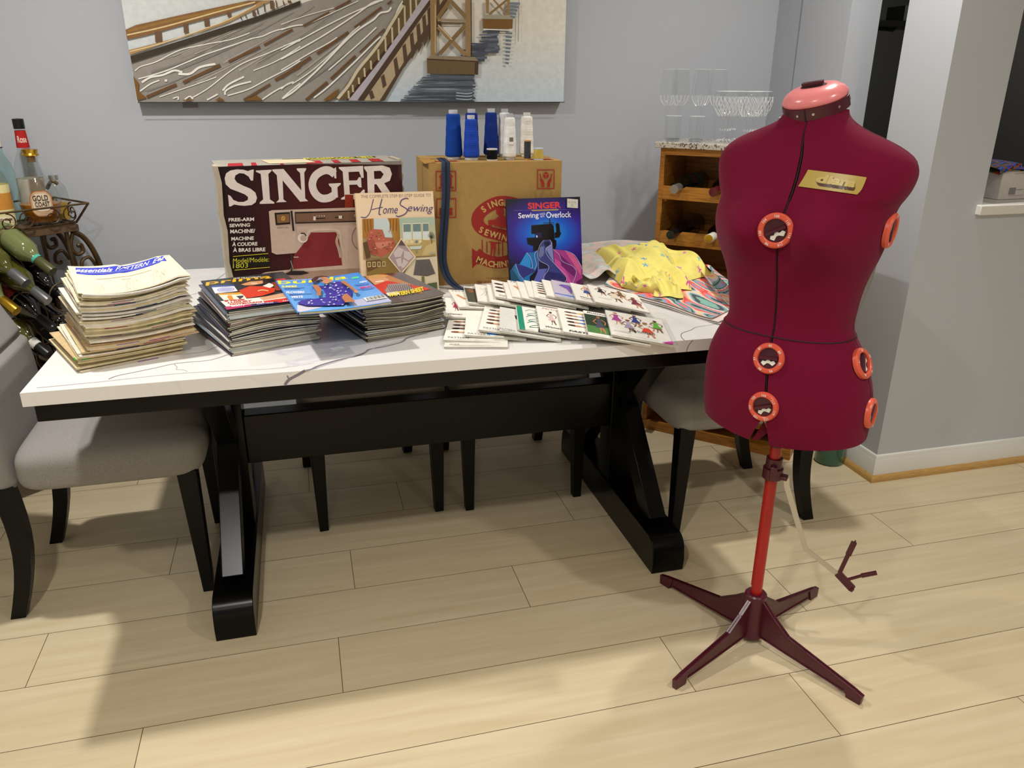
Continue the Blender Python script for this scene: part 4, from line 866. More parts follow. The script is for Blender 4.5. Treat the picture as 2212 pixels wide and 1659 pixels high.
for pts in ([(1010, 1035), (1080, 1140), (1100, 1300), (1060, 1320)], [(800, 1230), (850, 1420), (910, 1500), (930, 1640)], [(1200, 1005), (1145, 1080), (1170, 1250), (1130, 1340)], [(1330, 820), (1250, 920), (1200, 1080), (1240, 1190), (1380, 1280), (1370, 1370), (1290, 1480), (1290, 1640)],
            [(1440, 820), (1470, 900), (1360, 970), (1380, 1100), (1520, 1280), (1700, 1490), (1640, 1620)], [(1490, 990), (1590, 1090), (1640, 1210), (1830, 1310), (1885, 1400), (1850, 1520), (1780, 1640)], [(1700, 1020), (1850, 1090), (1940, 1220), (1995, 1360)]): a.curve(pts, 7, LN, 6)
for i in range(22): a.line([(740+i*7, 1330+i*13), (785+i*7, 1318+i*13)], 4, '#57a8d8')
for i in range(20): a.line([(1240-i*1.5, 950+i*9), (1330-i*2, 930+i*9)], 3, '#8f96c4')
a.poly([(1792, 105), (1990, 130), (1978, 282), (1780, 262)], '#cdcabd'); a.text('$19.95', 1815, 150, 1950, 190, '#8d8a84', -.01, tilt=14); a.text('S2', 1850, 200, 1900, 245, '#9d9a94', -.01)
b.build('cover', 'print', t)

# ================================================================== STACKS OF PAPERS AND MAGAZINES
ORD = ['topmost', 'second from the top', 'third from the top', 'fourth from the top', 'fifth from the top', 'sixth from the top', 'seventh from the top', 'eighth from the top', 'ninth from the top', 'tenth from the top']
def ordn(k, n):
    if k < 10: return ORD[k]
    w_ = {10: 'eleventh', 11: 'twelfth', 12: 'thirteenth', 13: 'fourteenth', 14: 'fifteenth', 15: 'sixteenth', 16: 'seventeenth', 17: 'eighteenth', 18: 'nineteenth', 19: 'twentieth'}
    if k in w_: return w_[k]+' from the top'
    ones = ['', 'first', 'second', 'third', 'fourth', 'fifth', 'sixth', 'seventh', 'eighth', 'ninth']
    j = k+1; tens = {2: 'twenty', 3: 'thirty', 4: 'forty'}[j//10]; 
    return (tens+'-'+ones[j % 10] if j % 10 else {2: 'twentieth', 3: 'thirtieth', 4: 'fortieth'}[j//10])+' from the top'
def leaf(bm, w, d, z0, z1, col, corner=0, nu=10, nv=6, jit=0, spine=False):
    # thin sheet with a subdivided outline so that it can sag with the pile
    def top(u, v): return (w*u, d*v, z1)
    vs = [(w*i/nu, d*j/nv, z) for z in (z0, z1) for j in range(nv+1) for i in range(nu+1)]; k = (nu+1)*(nv+1); fs = []
    for j in range(nv):
        for i in range(nu):
            q = j*(nu+1)+i; fs.append((q, q+nu+1, q+nu+2, q+1)); fs.append((k+q, k+q+1, k+q+nu+2, k+q+nu+1))
    for i in range(nu):
        fs.append((i, i+1, k+i+1, k+i)); q = nv*(nu+1)+i; fs.append((q+1, q, k+q, k+q+1))
    for j in range(nv):
        q = j*(nu+1); fs.append((q+nu+1, q, k+q, k+q+nu+1)); q += nu; fs.append((q, q+nu+1, k+q+nu+1, k+q))
    bm.add(vs, fs, col)
# left pile: folded pattern sheets
N1 = 46; z = TZ+.0004; H1 = .168; creams = ['#d9cba6', '#cdbb91', '#e2d7bb', '#c4b083', '#d4c49b', '#bda87a', '#dfd5c0', '#cbbfa6']
for i in range(N1):
    fr = i/(N1-1); k = N1-1-i; th = H1/N1*rnd.uniform(.75, 1.2)*.98
    rz = R(24-5*fr+rnd.uniform(-2.5, 2.5)); w_ = .222+rnd.uniform(-.008, .008); d_ = .262+rnd.uniform(-.01, .012)
    x = -.486+.010*fr+rnd.uniform(-.007, .007)+(.018*math.sin(PI*fr*1.3) if .25 < fr < .75 else 0); y = 1.778+.028*fr+rnd.uniform(-.008, .008)
    if fr > .6: x += .012*(fr-.6)/.4; 
    c = rnd.choice(creams) if fr < .6 else rnd.choice(creams[:3]+['#e6dfcf', '#ddd2b4', '#d9d3c8'])
    lab = 'cream folded pattern sheet, '+ordn(k, N1)+' in the left pile'
    if k == 0: lab = 'topmost cream pattern sheet with blue printed banner on the left pile'
    o = MB(); amp = .013*fr
    def sag(x_, y_, z_, amp=amp): u = x_/.225; v = y_/.26; return (x_, y_, z_+amp*min(1.6, ((u-.36)/.42)**2)*(1-.25*v)+amp*.5*v*v*(1 if u < .5 else .3))
    if k == 0:
        leaf(o, .228, .275, 0, .0012, '#e3d6b8', nu=16, nv=8); a = Art(o, (0, 0, .0012), (1, 0, 0), (0, 1, 0), (.228, .275), [(80, 215), (1390, 145), (1890, 415), (480, 525)], lift=.00025, step=.00012, sub=.02)
        th = .0016
        a.poly([(190, 228), (300, 222), (500, 215), (700, 203), (900, 188), (1100, 172), (1310, 155), (1420, 225), (1200, 243), (1000, 262), (800, 280), (600, 296), (420, 300), (265, 296)], '#3a43b8')
        a.text('essentials', 225, 232, 680, 276, '#e8e4f2', .02, tilt=-14); a.text('PATTERN  E43', 730, 212, 1350, 256, '#e8e4f2', .01, tilt=-42)
        for yy in (280, 288): a.line([(300, yy), (600, yy-4), (1000, yy-36), (1380, yy-72)], 2, '#9fa3dd')
        for (px, py) in ((620, 395), (1020, 395), (1400, 345)):
            for q in range(9):
                x0 = px+rnd.uniform(-110, 90); y0 = py+rnd.uniform(-40, 30); a.curve([(x0, y0), (x0+rnd.uniform(0, 60), y0+30), (x0+rnd.uniform(20, 90), y0+rnd.uniform(50, 110))], 2.2, '#cbc3c0', 4)
        a.line([(560, 345), (900, 318), (1250, 290)], 6, '#cfc8bf'); a.line([(980, 525), (1500, 440), (1860, 410)], 4, '#c6bfc4')
        a.line([(880, 350), (1010, 342)], 5, '#bdb6bb')
    else:
        if .05 < fr < .35 and rnd.random() < .5: c = rnd.choice(['#b59c6a', '#c9b184', '#c4a27c', '#b9a78f'])
        leaf(o, w_, d_, 0, th*.42, c); leaf(o, w_-.002, d_-.003, th*.5, th*.93, hx(tuple(q*.93 for q in lin(c))))
        if rnd.random() < .35:
            cc = rnd.choice(['#7f5a8a', '#4f6b8e', '#8e3f4a', '#6b8a5a', '#b06a8a', '#3c4a66']); p0 = rnd.uniform(.1, .6); o.box(-.0004, .0002, d_*p0, d_*(p0+.3), 0, th*.42, cc); o.box(w_*p0, w_*(p0+.2), -.0004, .0002, 0, th*.42, cc)
        if abs(fr-.16) < .012: o.box(.012, .03, -.0006, .002, 0, .003, '#3fae45'); o.box(-.0006, .002, 0, .02, 0, .003, '#3fae45')
    o.deform(sag)
    tag(o.build('pattern_sheet', 'paper', loc=(x, y, z), rot=(0, 0, rz)), lab, 'pattern sheet', 'pattern sheets in the left pile'); z += th
    if k == 1: z += .0004
# magazines
def magazine(label, group, w, d, th, cov, page, loc, rz, sagf, art=None, nu=10):
    t = thing('magazine', label, 'magazine', loc, rz, group)
    b = MB(); leaf(b, w-.004, d-.002, th*.12, th*.88, page, nu=nu); b.v = [(x+.002, y+.001, z_) for x, y, z_ in b.v]; b.deform(sagf); b.build('pages', 'paper', t)
    b = MB(); leaf(b, w, d, th*.88, th, cov, nu=nu); leaf(b, w, d, 0, th*.12, cov, nu=nu)
    k = 6; vs = []
    for j in range(nu+1):
        for q in range(k+1): an = PI/2+PI*q/k; vs.append((.0006+th*.5*math.cos(an)*.6, d*j/nu, th/2+th/2*math.sin(an)))
    b.add(vs, [(j*(k+1)+q, (j+1)*(k+1)+q, (j+1)*(k+1)+q+1, j*(k+1)+q+1) for j in range(nu) for q in range(k)], cov)
    if art: art(b)
    b.deform(sagf); b.build('cover', 'print', t); return t
darks = ['#2a2c34', '#c9c4ba', '#3b3f52', '#4a3a40', '#ded8cc', '#1f2024', '#5a5f70', '#8a7f74', '#d9d2c4', '#33384a', '#7d2c34', '#e4ded2', '#3c3236', '#9fb4c8', '#26262c', '#b8b2a8', '#2c2c38']
pages = ['#ded9c6', '#cdc7ae', '#e6e2d4', '#c6bfa4', '#d9d3be', '#beb79f']
def prima(b_):
    a = Art(b_, (0, 0, .0045), (1, 0, 0), (0, 1, 0), (.212, .335), [(115, 108), (1400, 15), (1935, 470), (590, 602)], lift=.0002, step=.0001, sub=.02)
    a.poly([(115, 108), (1400, 15), (1935, 470), (590, 602)], '#24262c')
    a.poly([(190, 125), (1300, 45), (1900, 470), (590, 600), (540, 530)], '#2a2b30'); a.text('prima', 195, 118, 1215, 196, '#f0b21e', .015, tilt=-58)
    a.text('THE PRACTICAL', 600, 82, 1050, 100, '#e8e4da', .02, tilt=-8)
    a.rect(290, 200, 640, 222, '#2c4f9a'); a.poly([(300, 228), (640, 224), (705, 305), (370, 330)], '#e8e6ea'); a.circ(520, 272, 130, 38, '#8e8fc4', 26, inner=.85); a.circ(520, 272, 100, 27, '#a9a8d2', 22)
    a.poly([(405, 335), (765, 325), (845, 430), (515, 440)], '#d99a2c'); a.poly([(430, 360), (800, 360), (845, 430), (515, 440)], '#efe6d2'); a.poly([(560, 370), (620, 370), (660, 438), (600, 440), (560, 400)], '#d98a1c'); a.poly([(690, 385), (790, 380), (800, 400), (750, 435)], '#3c4048')
    a.poly([(700, 180), (860, 140), (1100, 120), (1220, 170), (1120, 215), (900, 225)], '#3a241a'); a.poly([(740, 205), (880, 165), (1090, 158), (1080, 205), (940, 228), (800, 225)], '#cf9468'); a.line([(900, 195), (990, 200)], 10, '#f2e4d6'); a.line([(1080, 160), (1260, 150)], 40, '#1c1416')
    a.poly([(720, 305), (880, 240), (1080, 255), (1280, 290), (1260, 350), (1080, 400), (850, 425)], '#d13a22'); a.poly([(1080, 250), (1180, 205), (1280, 245), (1190, 285)], '#efe4d4'); a.poly([(1220, 200), (1400, 190), (1480, 330), (1290, 330)], '#8e3a26'); a.curve([(1010, 325), (1080, 312), (1170, 330)], 14, '#e6c48a')
    a.poly([(1280, 150), (1420, 140), (1560, 240), (1330, 210)], '#b8202c')
    a.poly([(470, 460), (1020, 425), (1500, 375), (1640, 440), (1100, 515), (560, 540)], '#f0e9da'); a.poly([(1030, 430), (1400, 370), (1520, 420), (1100, 470)], '#d7a27c'); a.poly([(1090, 480), (1480, 440), (1520, 480), (1130, 520)], '#d13a22')
    a.text('8 FREE', 530, 452, 820, 475, '#c8302a', .05, tilt=-14); a.text('LUXURY', 580, 478, 930, 500, '#c8302a', .05, tilt=-18); a.text('NOTECARDS', 610, 505, 1080, 524, '#c8302a', .05, tilt=-24)
    a.poly([(540, 545), (910, 520), (940, 545), (575, 590)], '#b0235e'); a.poly([(910, 520), (1290, 495), (1330, 515), (940, 548)], '#3a2a62'); a.poly([(1290, 495), (1700, 440), (1760, 470), (1330, 515)], '#c8263c')
    a.text('BEAUTY', 640, 535, 830, 552, '#f4e6ee', .03, tilt=-8); a.text('KNITTING', 1000, 512, 1240, 528, '#d8d2ee', .03, tilt=-12); a.text('FASHION', 1380, 487, 1600, 500, '#f8e6e6', .03, tilt=-12)
N2 = 23; z = TZ+.0004; H2 = .0995
def sagw(fr):
    A = .010*math.exp(-((fr-.55)/.22)**2); B = .002*fr
    def s(x, y, z_): u = x/.21; v = y/.33; return (x, y, z_+A*math.sin(PI*min(1, max(0, u)))*(1-.6*v)+B*u*u)
    return s
for i in range(N2):
    fr = i/(N2-1); k = N2-1-i; th = H2/N2*.985
    if k == 0: th = .0045
    rz = R(23-8*fr**.7+rnd.uniform(-1.5, 1.5)); x = -.180+.004*math.sin(i*1.7); y = 1.812+.022*fr+rnd.uniform(-.003, .003)
    if k == 0: rz = R(15); x, y = -.178, 1.835
    cov = darks[(i*5+3) % len(darks)]
    lab = 'worn magazine with '+('pale' if sum(lin(cov)) > 1.2 else 'dark')+' cover edge, '+ordn(k, N2)+' in the middle pile'
    if k == 0: lab = 'black and red magazine with yellow title topping the middle pile'
    magazine(lab, 'magazines in the middle pile', .212+rnd.uniform(-.004, .006), (.318 if k else .335)+rnd.uniform(-.008, .006), th*.95, cov if k else '#24262c', rnd.choice(pages), (x, y, z), rz, sagw(fr), prima if k == 0 else None); z += th
ZT2 = z
def third(b_):
    a = Art(b_, (0, 0, .0045), (1, 0, 0), (0, 1, 0), (.215, .30), [(703.9, 606), (895, 593), (967, 642), (783.8, 668)], lift=.0002, step=.0001, sub=.02)
    a.poly([(700, 606), (897, 592), (970, 642), (783, 670)], '#5c5457'); a.text('prima', 725, 600, 852, 610, '#c9221c', .05, tilt=-9); a.poly([(700, 606), (800, 600), (880, 660), (783, 670)], '#4a3f44')
    a.circ(863, 588+8, 14, 5, '#7e2a1c', 16); a.circ(863, 596, 11, 3.4, '#2c1d1c', 16)
    a.poly([(800, 604), (835, 597), (860, 600), (905, 622), (920, 640), (840, 630)], '#b4794c'); a.poly([(806, 606), (838, 600), (856, 608), (850, 620), (822, 624)], '#d09a72'); a.poly([(800, 601), (826, 595), (858, 599), (850, 604), (812, 606)], '#c79a5c'); a.line([(822, 614), (842, 612)], 2.2, '#f0e0d4')
    a.poly([(815, 622), (850, 612), (930, 628), (940, 633), (850, 640), (830, 640)], '#c8281c'); a.poly([(850, 620), (890, 618), (905, 632), (845, 642), (838, 634)], '#8d8488')
    for q in range(12): a.line([(846+q*5, 622), (852+q*4, 640)], 1.2, '#3c363c')
    a.poly([(838, 640), (865, 636), (870, 642), (842, 646)], '#eadfce'); a.text('PATTERN SHEET', 845, 640, 925, 648, '#e3cf22', .05, tilt=-12)
N3 = 21; z = TZ+.0004; H3 = .0925
def sag3(fr):
    A = .012*math.exp(-((fr-.5)/.25)**2)
    def s(x, y, z_): u = x/.21; v = y/.3; return (x, y, z_+A*.35*math.cos(2*PI*min(1, max(0, u)))*(1-.5*v)+A*.35+.006*fr*max(0, u-.6)**1.5*4*(1-v))
    return s
for i in range(N3):
    fr = i/(N3-1); k = N3-1-i; th = H3/N3*.985
    if k == 0: th = .0045
    rz = R(18-4*fr+rnd.uniform(-1.5, 1.5)); x = .128-.006*fr+.004*math.sin(i*2.3); y = 1.846-.016*fr+rnd.uniform(-.004, .004)
    if k == 0: rz = R(14); x, y = .122, 1.83
    cov = darks[(i*3+1) % len(darks)] if i % 3 else '#2b2523'
    lab = 'worn magazine with '+('pale' if sum(lin(cov)) > 1.2 else 'dark')+' cover edge, '+ordn(k, N3)+' in the right pile'
    if k == 0: lab = 'grey and red magazine topping the right pile under the blue one'
    magazine(lab, 'magazines in the right pile', .208+rnd.uniform(-.004, .006), .292+rnd.uniform(-.008, .006), th*.95, cov if k else '#5c5457', rnd.choice(pages[3:]+['#8f8973', '#a39d86']), (x, y, z), rz, sag3(fr), third if k == 0 else None); z += th
def burda(b_):
    def S(pts): return [(x, y) for x, y in pts]
    a = Art(b_, (0, 0, .0062), (1, 0, 0), (0, 1, 0), (.213, .33), [(45, 186), (1530, 42), (2130, 650), (440, 790)], lift=.0002, step=.0001, sub=.02)
    a.field(40, 40, 2140, 800, 10, 14, lambda u, v: mixc('#2f86dc', '#6fb0ee', v)); 
    a.poly([(1390, 590), (2030, 525), (2135, 650), (1440, 690)], '#b9bbd8'); a.poly([(430, 665), (900, 690), (480, 790), (430, 770)], '#d9d2e0')
    a.text('burda', 70, 188, 1330, 272, '#f4ec1a', .015, tilt=-108)
    a.text('WORLD OF FASHION', 150, 172, 960, 188, '#d4e4f8', .03, tilt=-62)
    a.poly([(1410, 148), (1540, 135), (1560, 168), (1430, 182)], '#4be08a')
    a.text('SUMMER', 155, 298, 430, 345, '#e9ea8c', .045, tilt=-14); a.text('FLOWERS', 245, 418, 560, 462, '#eef2fa', .045, tilt=-16); a.text('VESTS', 325, 508, 535, 552, '#eef2fa', .045, tilt=-12)
    a.text('NEW', 1570, 250, 1710, 282, '#eef2fa', .05, tilt=-10); a.text('BEAUTY', 1575, 355, 1805, 390, '#f0409a', .045, tilt=-12)
    for x0, y0, x1 in [(200, 355, 560), (205, 380, 480), (290, 480, 690), (300, 500, 480), (370, 570, 700), (380, 590, 560), (1470, 320, 1750), (1500, 335, 1740), (1510, 412, 1850), (1600, 426, 1800)]: a.line([(x0, y0), (x1, y0-18)], 8, '#2a62b8')
    a.poly([(1615, 570), (1995, 535), (2050, 600), (1670, 630)], '#f2f2ee')
    for q in range(14): x_ = 1670+q*24; a.line([(x_, 572-q*2.2), (x_+36, 620-q*2.2)], 9 if q % 3 else 14, ['#23252a', '#5c4a7a', '#3f6a4a'][q % 3])
    a.poly([(430, 660), (520, 600), (760, 570), (960, 540), (1240, 600), (1240, 690), (600, 700)], '#3a33a0')
    a.poly([(690, 330), (860, 320), (950, 330), (1070, 290), (1080, 240), (1270, 245), (1290, 290), (1430, 460), (1390, 590), (1230, 690), (1000, 690), (930, 470), (880, 360), (700, 345)], '#352d9c')
    for q in range(90):
        x_, y_ = rnd.uniform(520, 1420), rnd.uniform(260, 690)
        if (x_ < 900 and y_ < 590) or x_ > 1420-abs(y_-450)*.8: continue
        a.poly([(x_, y_), (x_+26, y_-9), (x_+46, y_), (x_+20, y_+11)], rnd.choice(['#cfd6f2', '#8f9ae0', '#e4e8f8', '#6c78d0']))
    SK = '#b9764e'
    a.poly([(800, 180), (940, 170), (1000, 220), (1060, 240), (1060, 280), (960, 330), (870, 290), (900, 250)], '#c98c66'); a.poly([(680, 225), (760, 165), (880, 150), (980, 170), (1000, 190), (900, 175), (820, 190), (790, 240), (720, 300), (690, 270)], '#43232a')
    a.line([(860, 205), (900, 205)], 6, '#3c2020'); a.line([(900, 232), (935, 228)], 7, '#a8483c')
    a.poly([(700, 350), (790, 345), (870, 430), (850, 560), (780, 560), (790, 500)], SK); a.poly([(1215, 300), (1290, 280), (1480, 460), (1540, 500), (1490, 535), (1450, 480)], SK); a.poly([(1240, 570), (1320, 530), (1390, 600), (1460, 680), (1280, 690), (1230, 610)], SK); a.circ(1495, 505, 40, 28, '#c98c66')
def sagb(x, y, z_): u = x/.213; v = y/.33; return (x, y, z_+.004*math.sin(PI*min(1, max(0, u)))*-1+.003*u-.002*v*v)
magazine('bright blue magazine with yellow title laid across both magazine piles', 'loose magazines', .213, .33, .0062, '#3b8fe0', '#cdbf93', (-.024, 1.754, max(ZT2, z)+.0048), R(9), sagb, burda, nu=14)
b = MB(); leaf(b, .03, .018, 0, .0006, '#e4e2dc', nu=3, nv=3); tag(b.build('paper_slip', 'paper', loc=(.045, 1.80, TZ+.0006), rot=(0, 0, .4)), 'small white paper slip on the table between the magazine piles', 'paper')

# ================================================================== PATTERN ENVELOPES
skin = ['#c98a66', '#8a5236', '#d9a47e', '#6e3f2a', '#b87850']
def figure(a, x, y, h, col, hair, pose=0, col2=None):
    s_ = h; k = rnd.choice(skin)
    a.poly([(x-.05*s_, y-.52*s_), (x-.02*s_, y-.10*s_), (x-.06*s_, y), (x-.02*s_, y), (x+.02*s_, y-.30*s_), (x+.08*s_, y-.02*s_), (x+.12*s_, y-.02*s_), (x+.06*s_, y-.5*s_)], k)
    a.poly([(x-.07*s_, y-.82*s_), (x+.07*s_, y-.82*s_), (x+.05*s_, y-.62*s_), (x+.13*s_, y-.32*s_), (x-.13*s_, y-.30*s_), (x-.05*s_, y-.62*s_)], col)
    if col2: a.poly([(x-.05*s_, y-.60*s_), (x+.05*s_, y-.60*s_), (x+.13*s_, y-.32*s_), (x-.13*s_, y-.30*s_)], col2)
    a.line([(x-.07*s_, y-.80*s_), (x-.16*s_, y-.62*s_), (x-.08*s_, y-.52*s_)], .03*s_, k); a.line([(x+.07*s_, y-.80*s_), (x+.17*s_, y-.66*s_), (x+.13*s_, y-.5*s_)], .03*s_, k)
    a.circ(x, y-.91*s_, .045*s_, .06*s_, k, 10); a.circ(x+.005*s_, y-.945*s_, .055*s_, .05*s_, hair, 10)
def heads(a, x0, n, cols):
    for q in range(n):
        y = 30+q*(150/n); a.circ(x0+10, y, 13, 6.5, rnd.choice(['#3a1f18', '#5b3422', '#2a1a1c', '#8a4a2c']), 10); a.circ(x0+24, y, 9, 5.5, rnd.choice(skin), 10)
        a.poly([(x0+30, y-3), (x0+60, y-9), (x0+118, y-8), (x0+118, y+9), (x0+60, y+8), (x0+30, y+3)], cols[q % len(cols)])
WE = '#ece8dc'
def env_art(kind):
    def f(a):
        K = kind
        if K in ('teal', 'pant', 'dress', 'photo', 'jeans', 'red', 'sketch', 'photo2', 'eyes', 'arrow', 'purple', 'line'): a.q = [Vector(p) for p in [(8, 0), (238 if K in ('photo', 'dress', 'jeans') else 290, 0), (238 if K in ('photo', 'dress', 'jeans') else 290, 215), (8, 215)]]
        a.rect(0, 0, 300, 215, WE if K != 'pant' else '#d6d4cc')
        if K == 'heads': heads(a, 16, 5, ['#c9825c', '#d9a890', '#b46a4a', '#d8c4b4', '#8a5a90']); a.text('PATTERN', 10, 190, 60, 199, '#5a5654')
        elif K == 'heads2': heads(a, 14, 5, ['#a8685a', '#b8422e', '#c88a5a', '#9a3a4a', '#d9b090']); a.text('SIZE', 12, 196, 36, 203, '#77716c')
        elif K == 'blue': a.rect(55, 0, 78, 200, '#1f8ae0'); a.rect(78, 0, 150, 200, '#3a2a2c'); a.circ(110, 70, 26, 40, '#9c6a4c'); a.text('PATTERN', 8, 196, 62, 206, '#5a5654')
        elif K == 'pant': a.poly([(80, 60), (130, 55), (140, 90), (128, 190), (112, 190), (104, 110), (84, 90)], '#3f3a44'); a.poly([(88, 190), (130, 176), (146, 196), (110, 206)], '#8a5a42'); a.text('PATTERN', 8, 192, 78, 203, '#5a5654')
        elif K == 'teal':
            a.rect(10, 0, 38, 215, '#1a8a6a')
            for q in range(3): a.curve([(52, 40+q*55), (80, 22+q*55), (110, 40+q*55), (70, 62+q*55), (64, 76+q*55), (120, 60+q*55)], 4, '#2a6f6a', 5)
            a.poly([(96, 215), (120, 110), (150, 140), (150, 215)], '#3c2c58')
        elif K == 'dress': figure(a, 62, 160, 120, '#d8b8b0', '#4a2a20'); figure(a, 112, 190, 110, '#3c3c40', '#4a2418'); a.text('McCall', 30, 12, 110, 24, '#c0707a', 0, .2); a.text('Woman', 30, 178, 92, 192, '#2c2a2a', .01, .3)
        elif K == 'row': heads(a, 18, 5, ['#c8a45a', '#9a9ad0', '#4a62b8', '#5a7ac8', '#d8a8a4']); a.text('FAST&EASY', 14, 194, 116, 206, '#1c1c1e', .035, .2)
        elif K == 'photo': a.text('Butterick', 20, 6, 130, 20, '#1c1c1e', .02, .25); a.rect(8, 30, 150, 190, '#24351f'); a.rect(8, 130, 150, 190, '#4a7a3c'); figure(a, 62, 186, 150, '#454352', '#8a5a36')
        elif K == 'party': figure(a, 24, 120, 110, '#a82a86', '#c07048'); figure(a, 52, 170, 110, '#b8a8b8', '#8a5030', col2='#a49ab0'); figure(a, 74, 105, 95, '#2c3a86', '#5a3020'); figure(a, 96, 188, 125, '#e6ddd0', '#9a5a30', col2='#d9482a'); figure(a, 126, 130, 100, '#5fae3c', '#3a2418'); a.text('Woman', 52, 150, 112, 164, '#2c2a2a', .01, .3); a.poly([(120, 215), (150, 190), (150, 215)], '#c83a9c'); a.rect(8, 178, 50, 181, '#b8b2a8')
        elif K == 'red': figure(a, 60, 150, 120, '#b8425e', '#8a5a3c'); a.text('Woman', 20, 178, 90, 192, '#2c3a3a', .01, .3)
        elif K == 'sketch':
            for q in range(5): a.curve([(35+q*18, 40), (55+q*12, 90), (30+q*20, 140)], 2.2, '#9a94a4', 4)
            a.circ(112, 140, 10, 22, '#a8603c')
        elif K == 'photo2': a.text('NEW LOOK', 8, 4, 100, 16, '#2c2a2c', .02); a.rect(4, 24, 60, 200, '#4c4c3c'); a.rect(60, 24, 150, 200, '#6b2c34'); a.circ(40, 60, 16, 24, '#8a5a42')
        elif K == 'eyes': 
            for q in range(3): a.circ(42, 45+q*48, 26, 11, '#3c201c', 14); a.poly([(62, 38+q*48), (120, 30+q*48), (150, 44+q*48), (120, 62+q*48), (62, 52+q*48)], ['#c8783c', '#c98a5c', '#8a5240'][q])
            a.text('STRETCH', 30, 186, 90, 196, '#4a4644', .01)
        elif K == 'plain': a.curve([(70, 30), (80, 90), (95, 160)], 5, '#c9c5c0', 5); a.text('7554', 20, 8, 60, 18, '#5c5858')
        elif K == 'line': figure(a, 80, 170, 140, '#dedad2', '#8f8c90'); 
        elif K == 'arrow': a.poly([(60, 120), (30, 70), (45, 60), (75, 110), (120, 90), (130, 100)], '#d0906a'); a.poly([(90, 110), (130, 90), (130, 120)], '#3c4a8a'); a.text('7554', 20, 8, 90, 20, '#5c5858', .01)
        elif K == 'purple': a.rect(0, 0, 150, 215, '#cfcad6'); a.poly([(60, 40), (100, 34), (120, 80), (100, 150), (80, 90), (40, 60)], '#7c5ab0'); a.rect(0, 170, 150, 184, '#4a86d8')
        elif K == 'jeans': figure(a, 70, 150, 135, '#d49a8a', '#d8b8a0', col2='#3a4a9c'); a.text('Woman', 30, 162, 104, 176, '#2c3238', .01, .3); a.rect(30, 186, 110, 189, '#b8b2a8')
        elif K == 'four': figure(a, 34, 110, 100, '#2f2826', '#7a4a28'); figure(a, 70, 160, 120, '#e6d6b8', '#7a4a38'); figure(a, 92, 112, 100, '#7a5430', '#6a4020'); figure(a, 124, 188, 120, '#7c2c44', '#3a201c'); a.rect(14, 150, 56, 153, '#c4beb4')
        for q in range(3): a.line([(rnd.uniform(8, 40), 206+q*2.4), (rnd.uniform(60, 120), 206+q*2.4)], .8, '#b4aea6')
    return f
def envelope(x, y, z, rz, tilt, kind, label, th=.0045, w=.150, d=.215, pitch_=0, sleeve=False):
    t = thing('pattern_envelope', label, 'sewing pattern', (x, y, z), 0, 'sewing pattern envelopes fanned on the table')
    t.rotation_euler = (pitch_, tilt, rz)
    b = MB(); leaf(b, w, d, 0, th, '#ded9cc', nu=6, nv=6)
    pf = lambda X, Y, Z: (X+.0008*math.sin(Y*70), Y, Z+(th*.5*math.sin(PI*min(1, max(0, X/w)))*math.sin(PI*min(1, max(0, Y/d)))-0 if Z > th*.5 else 0)-(Z*.35 if (X < .002 or X > w-.002) else 0))
    a = Art(b, (0, 0, th), (1, 0, 0), (0, 1, 0), (w, d), [(0, 0), (150, 0), (150, 215), (0, 215)], lift=.0003, step=.00007)
    env_art(kind)(a); 
    b.build('front_cover', 'matte', t)
    b = MB(); b.add([(0, 0, th*.3), (w, 0, th*.3), (w, -.0006, th*.7), (0, -.0006, th*.7)], [(0, 1, 2, 3)], '#b8b2a4'); b.build('fold_line', 'paper', t)
    if sleeve: b = MB(); b.add([(-.006, -.006, th+.0034), (w+.012, -.006, th+.0034), (w+.012, d+.004, th+.0034), (-.006, d+.004, th+.0034)], [(0, 1, 2, 3)]); b.build('plastic_sleeve', 'glass', t)
    return t
frow = [(.299, 1.750, -14, 'heads2', 'white pattern envelope in a clear sleeve, lowest and leftmost of the front row'), (.303, 1.784, -15, 'heads', 'white pattern envelope with five heads at the left end of the front row'),
        (.356, 1.792, -13, 'blue', 'pattern envelope with a bright blue vertical stripe'), (.394, 1.806, -17, 'heads', 'pattern envelope with five profile heads right of the blue striped one'),
        (.437, 1.766, -14, 'pant', 'pale grey pattern envelope with dark trousers drawing'), (.485, 1.767, -13, 'teal', 'pattern envelope with teal green stripe and green script'),
        (.535, 1.753, -13.5, 'dress', 'pattern envelope with pink and black dresses in the front row'), (.583, 1.722, -14, 'row', 'pattern envelope with a row of blue outfits and bold black line'),
        (.633, 1.683, -16, 'photo', 'pattern envelope with a photo of a dark dress on grass'), (.687, 1.674, -17, 'party', 'pattern envelope with magenta, orange and green dresses at the front right')]
for i, (x, y, an, kd, lb) in enumerate(frow):
    zl = TZ+.0010+min(i, 4)*.0062; tl = math.asin(min(.19, max(0, (zl-TZ-.001))/.150)); 
    envelope(x, y, zl, R(an), tl, kd, lb, sleeve=(i in (0, 9)))
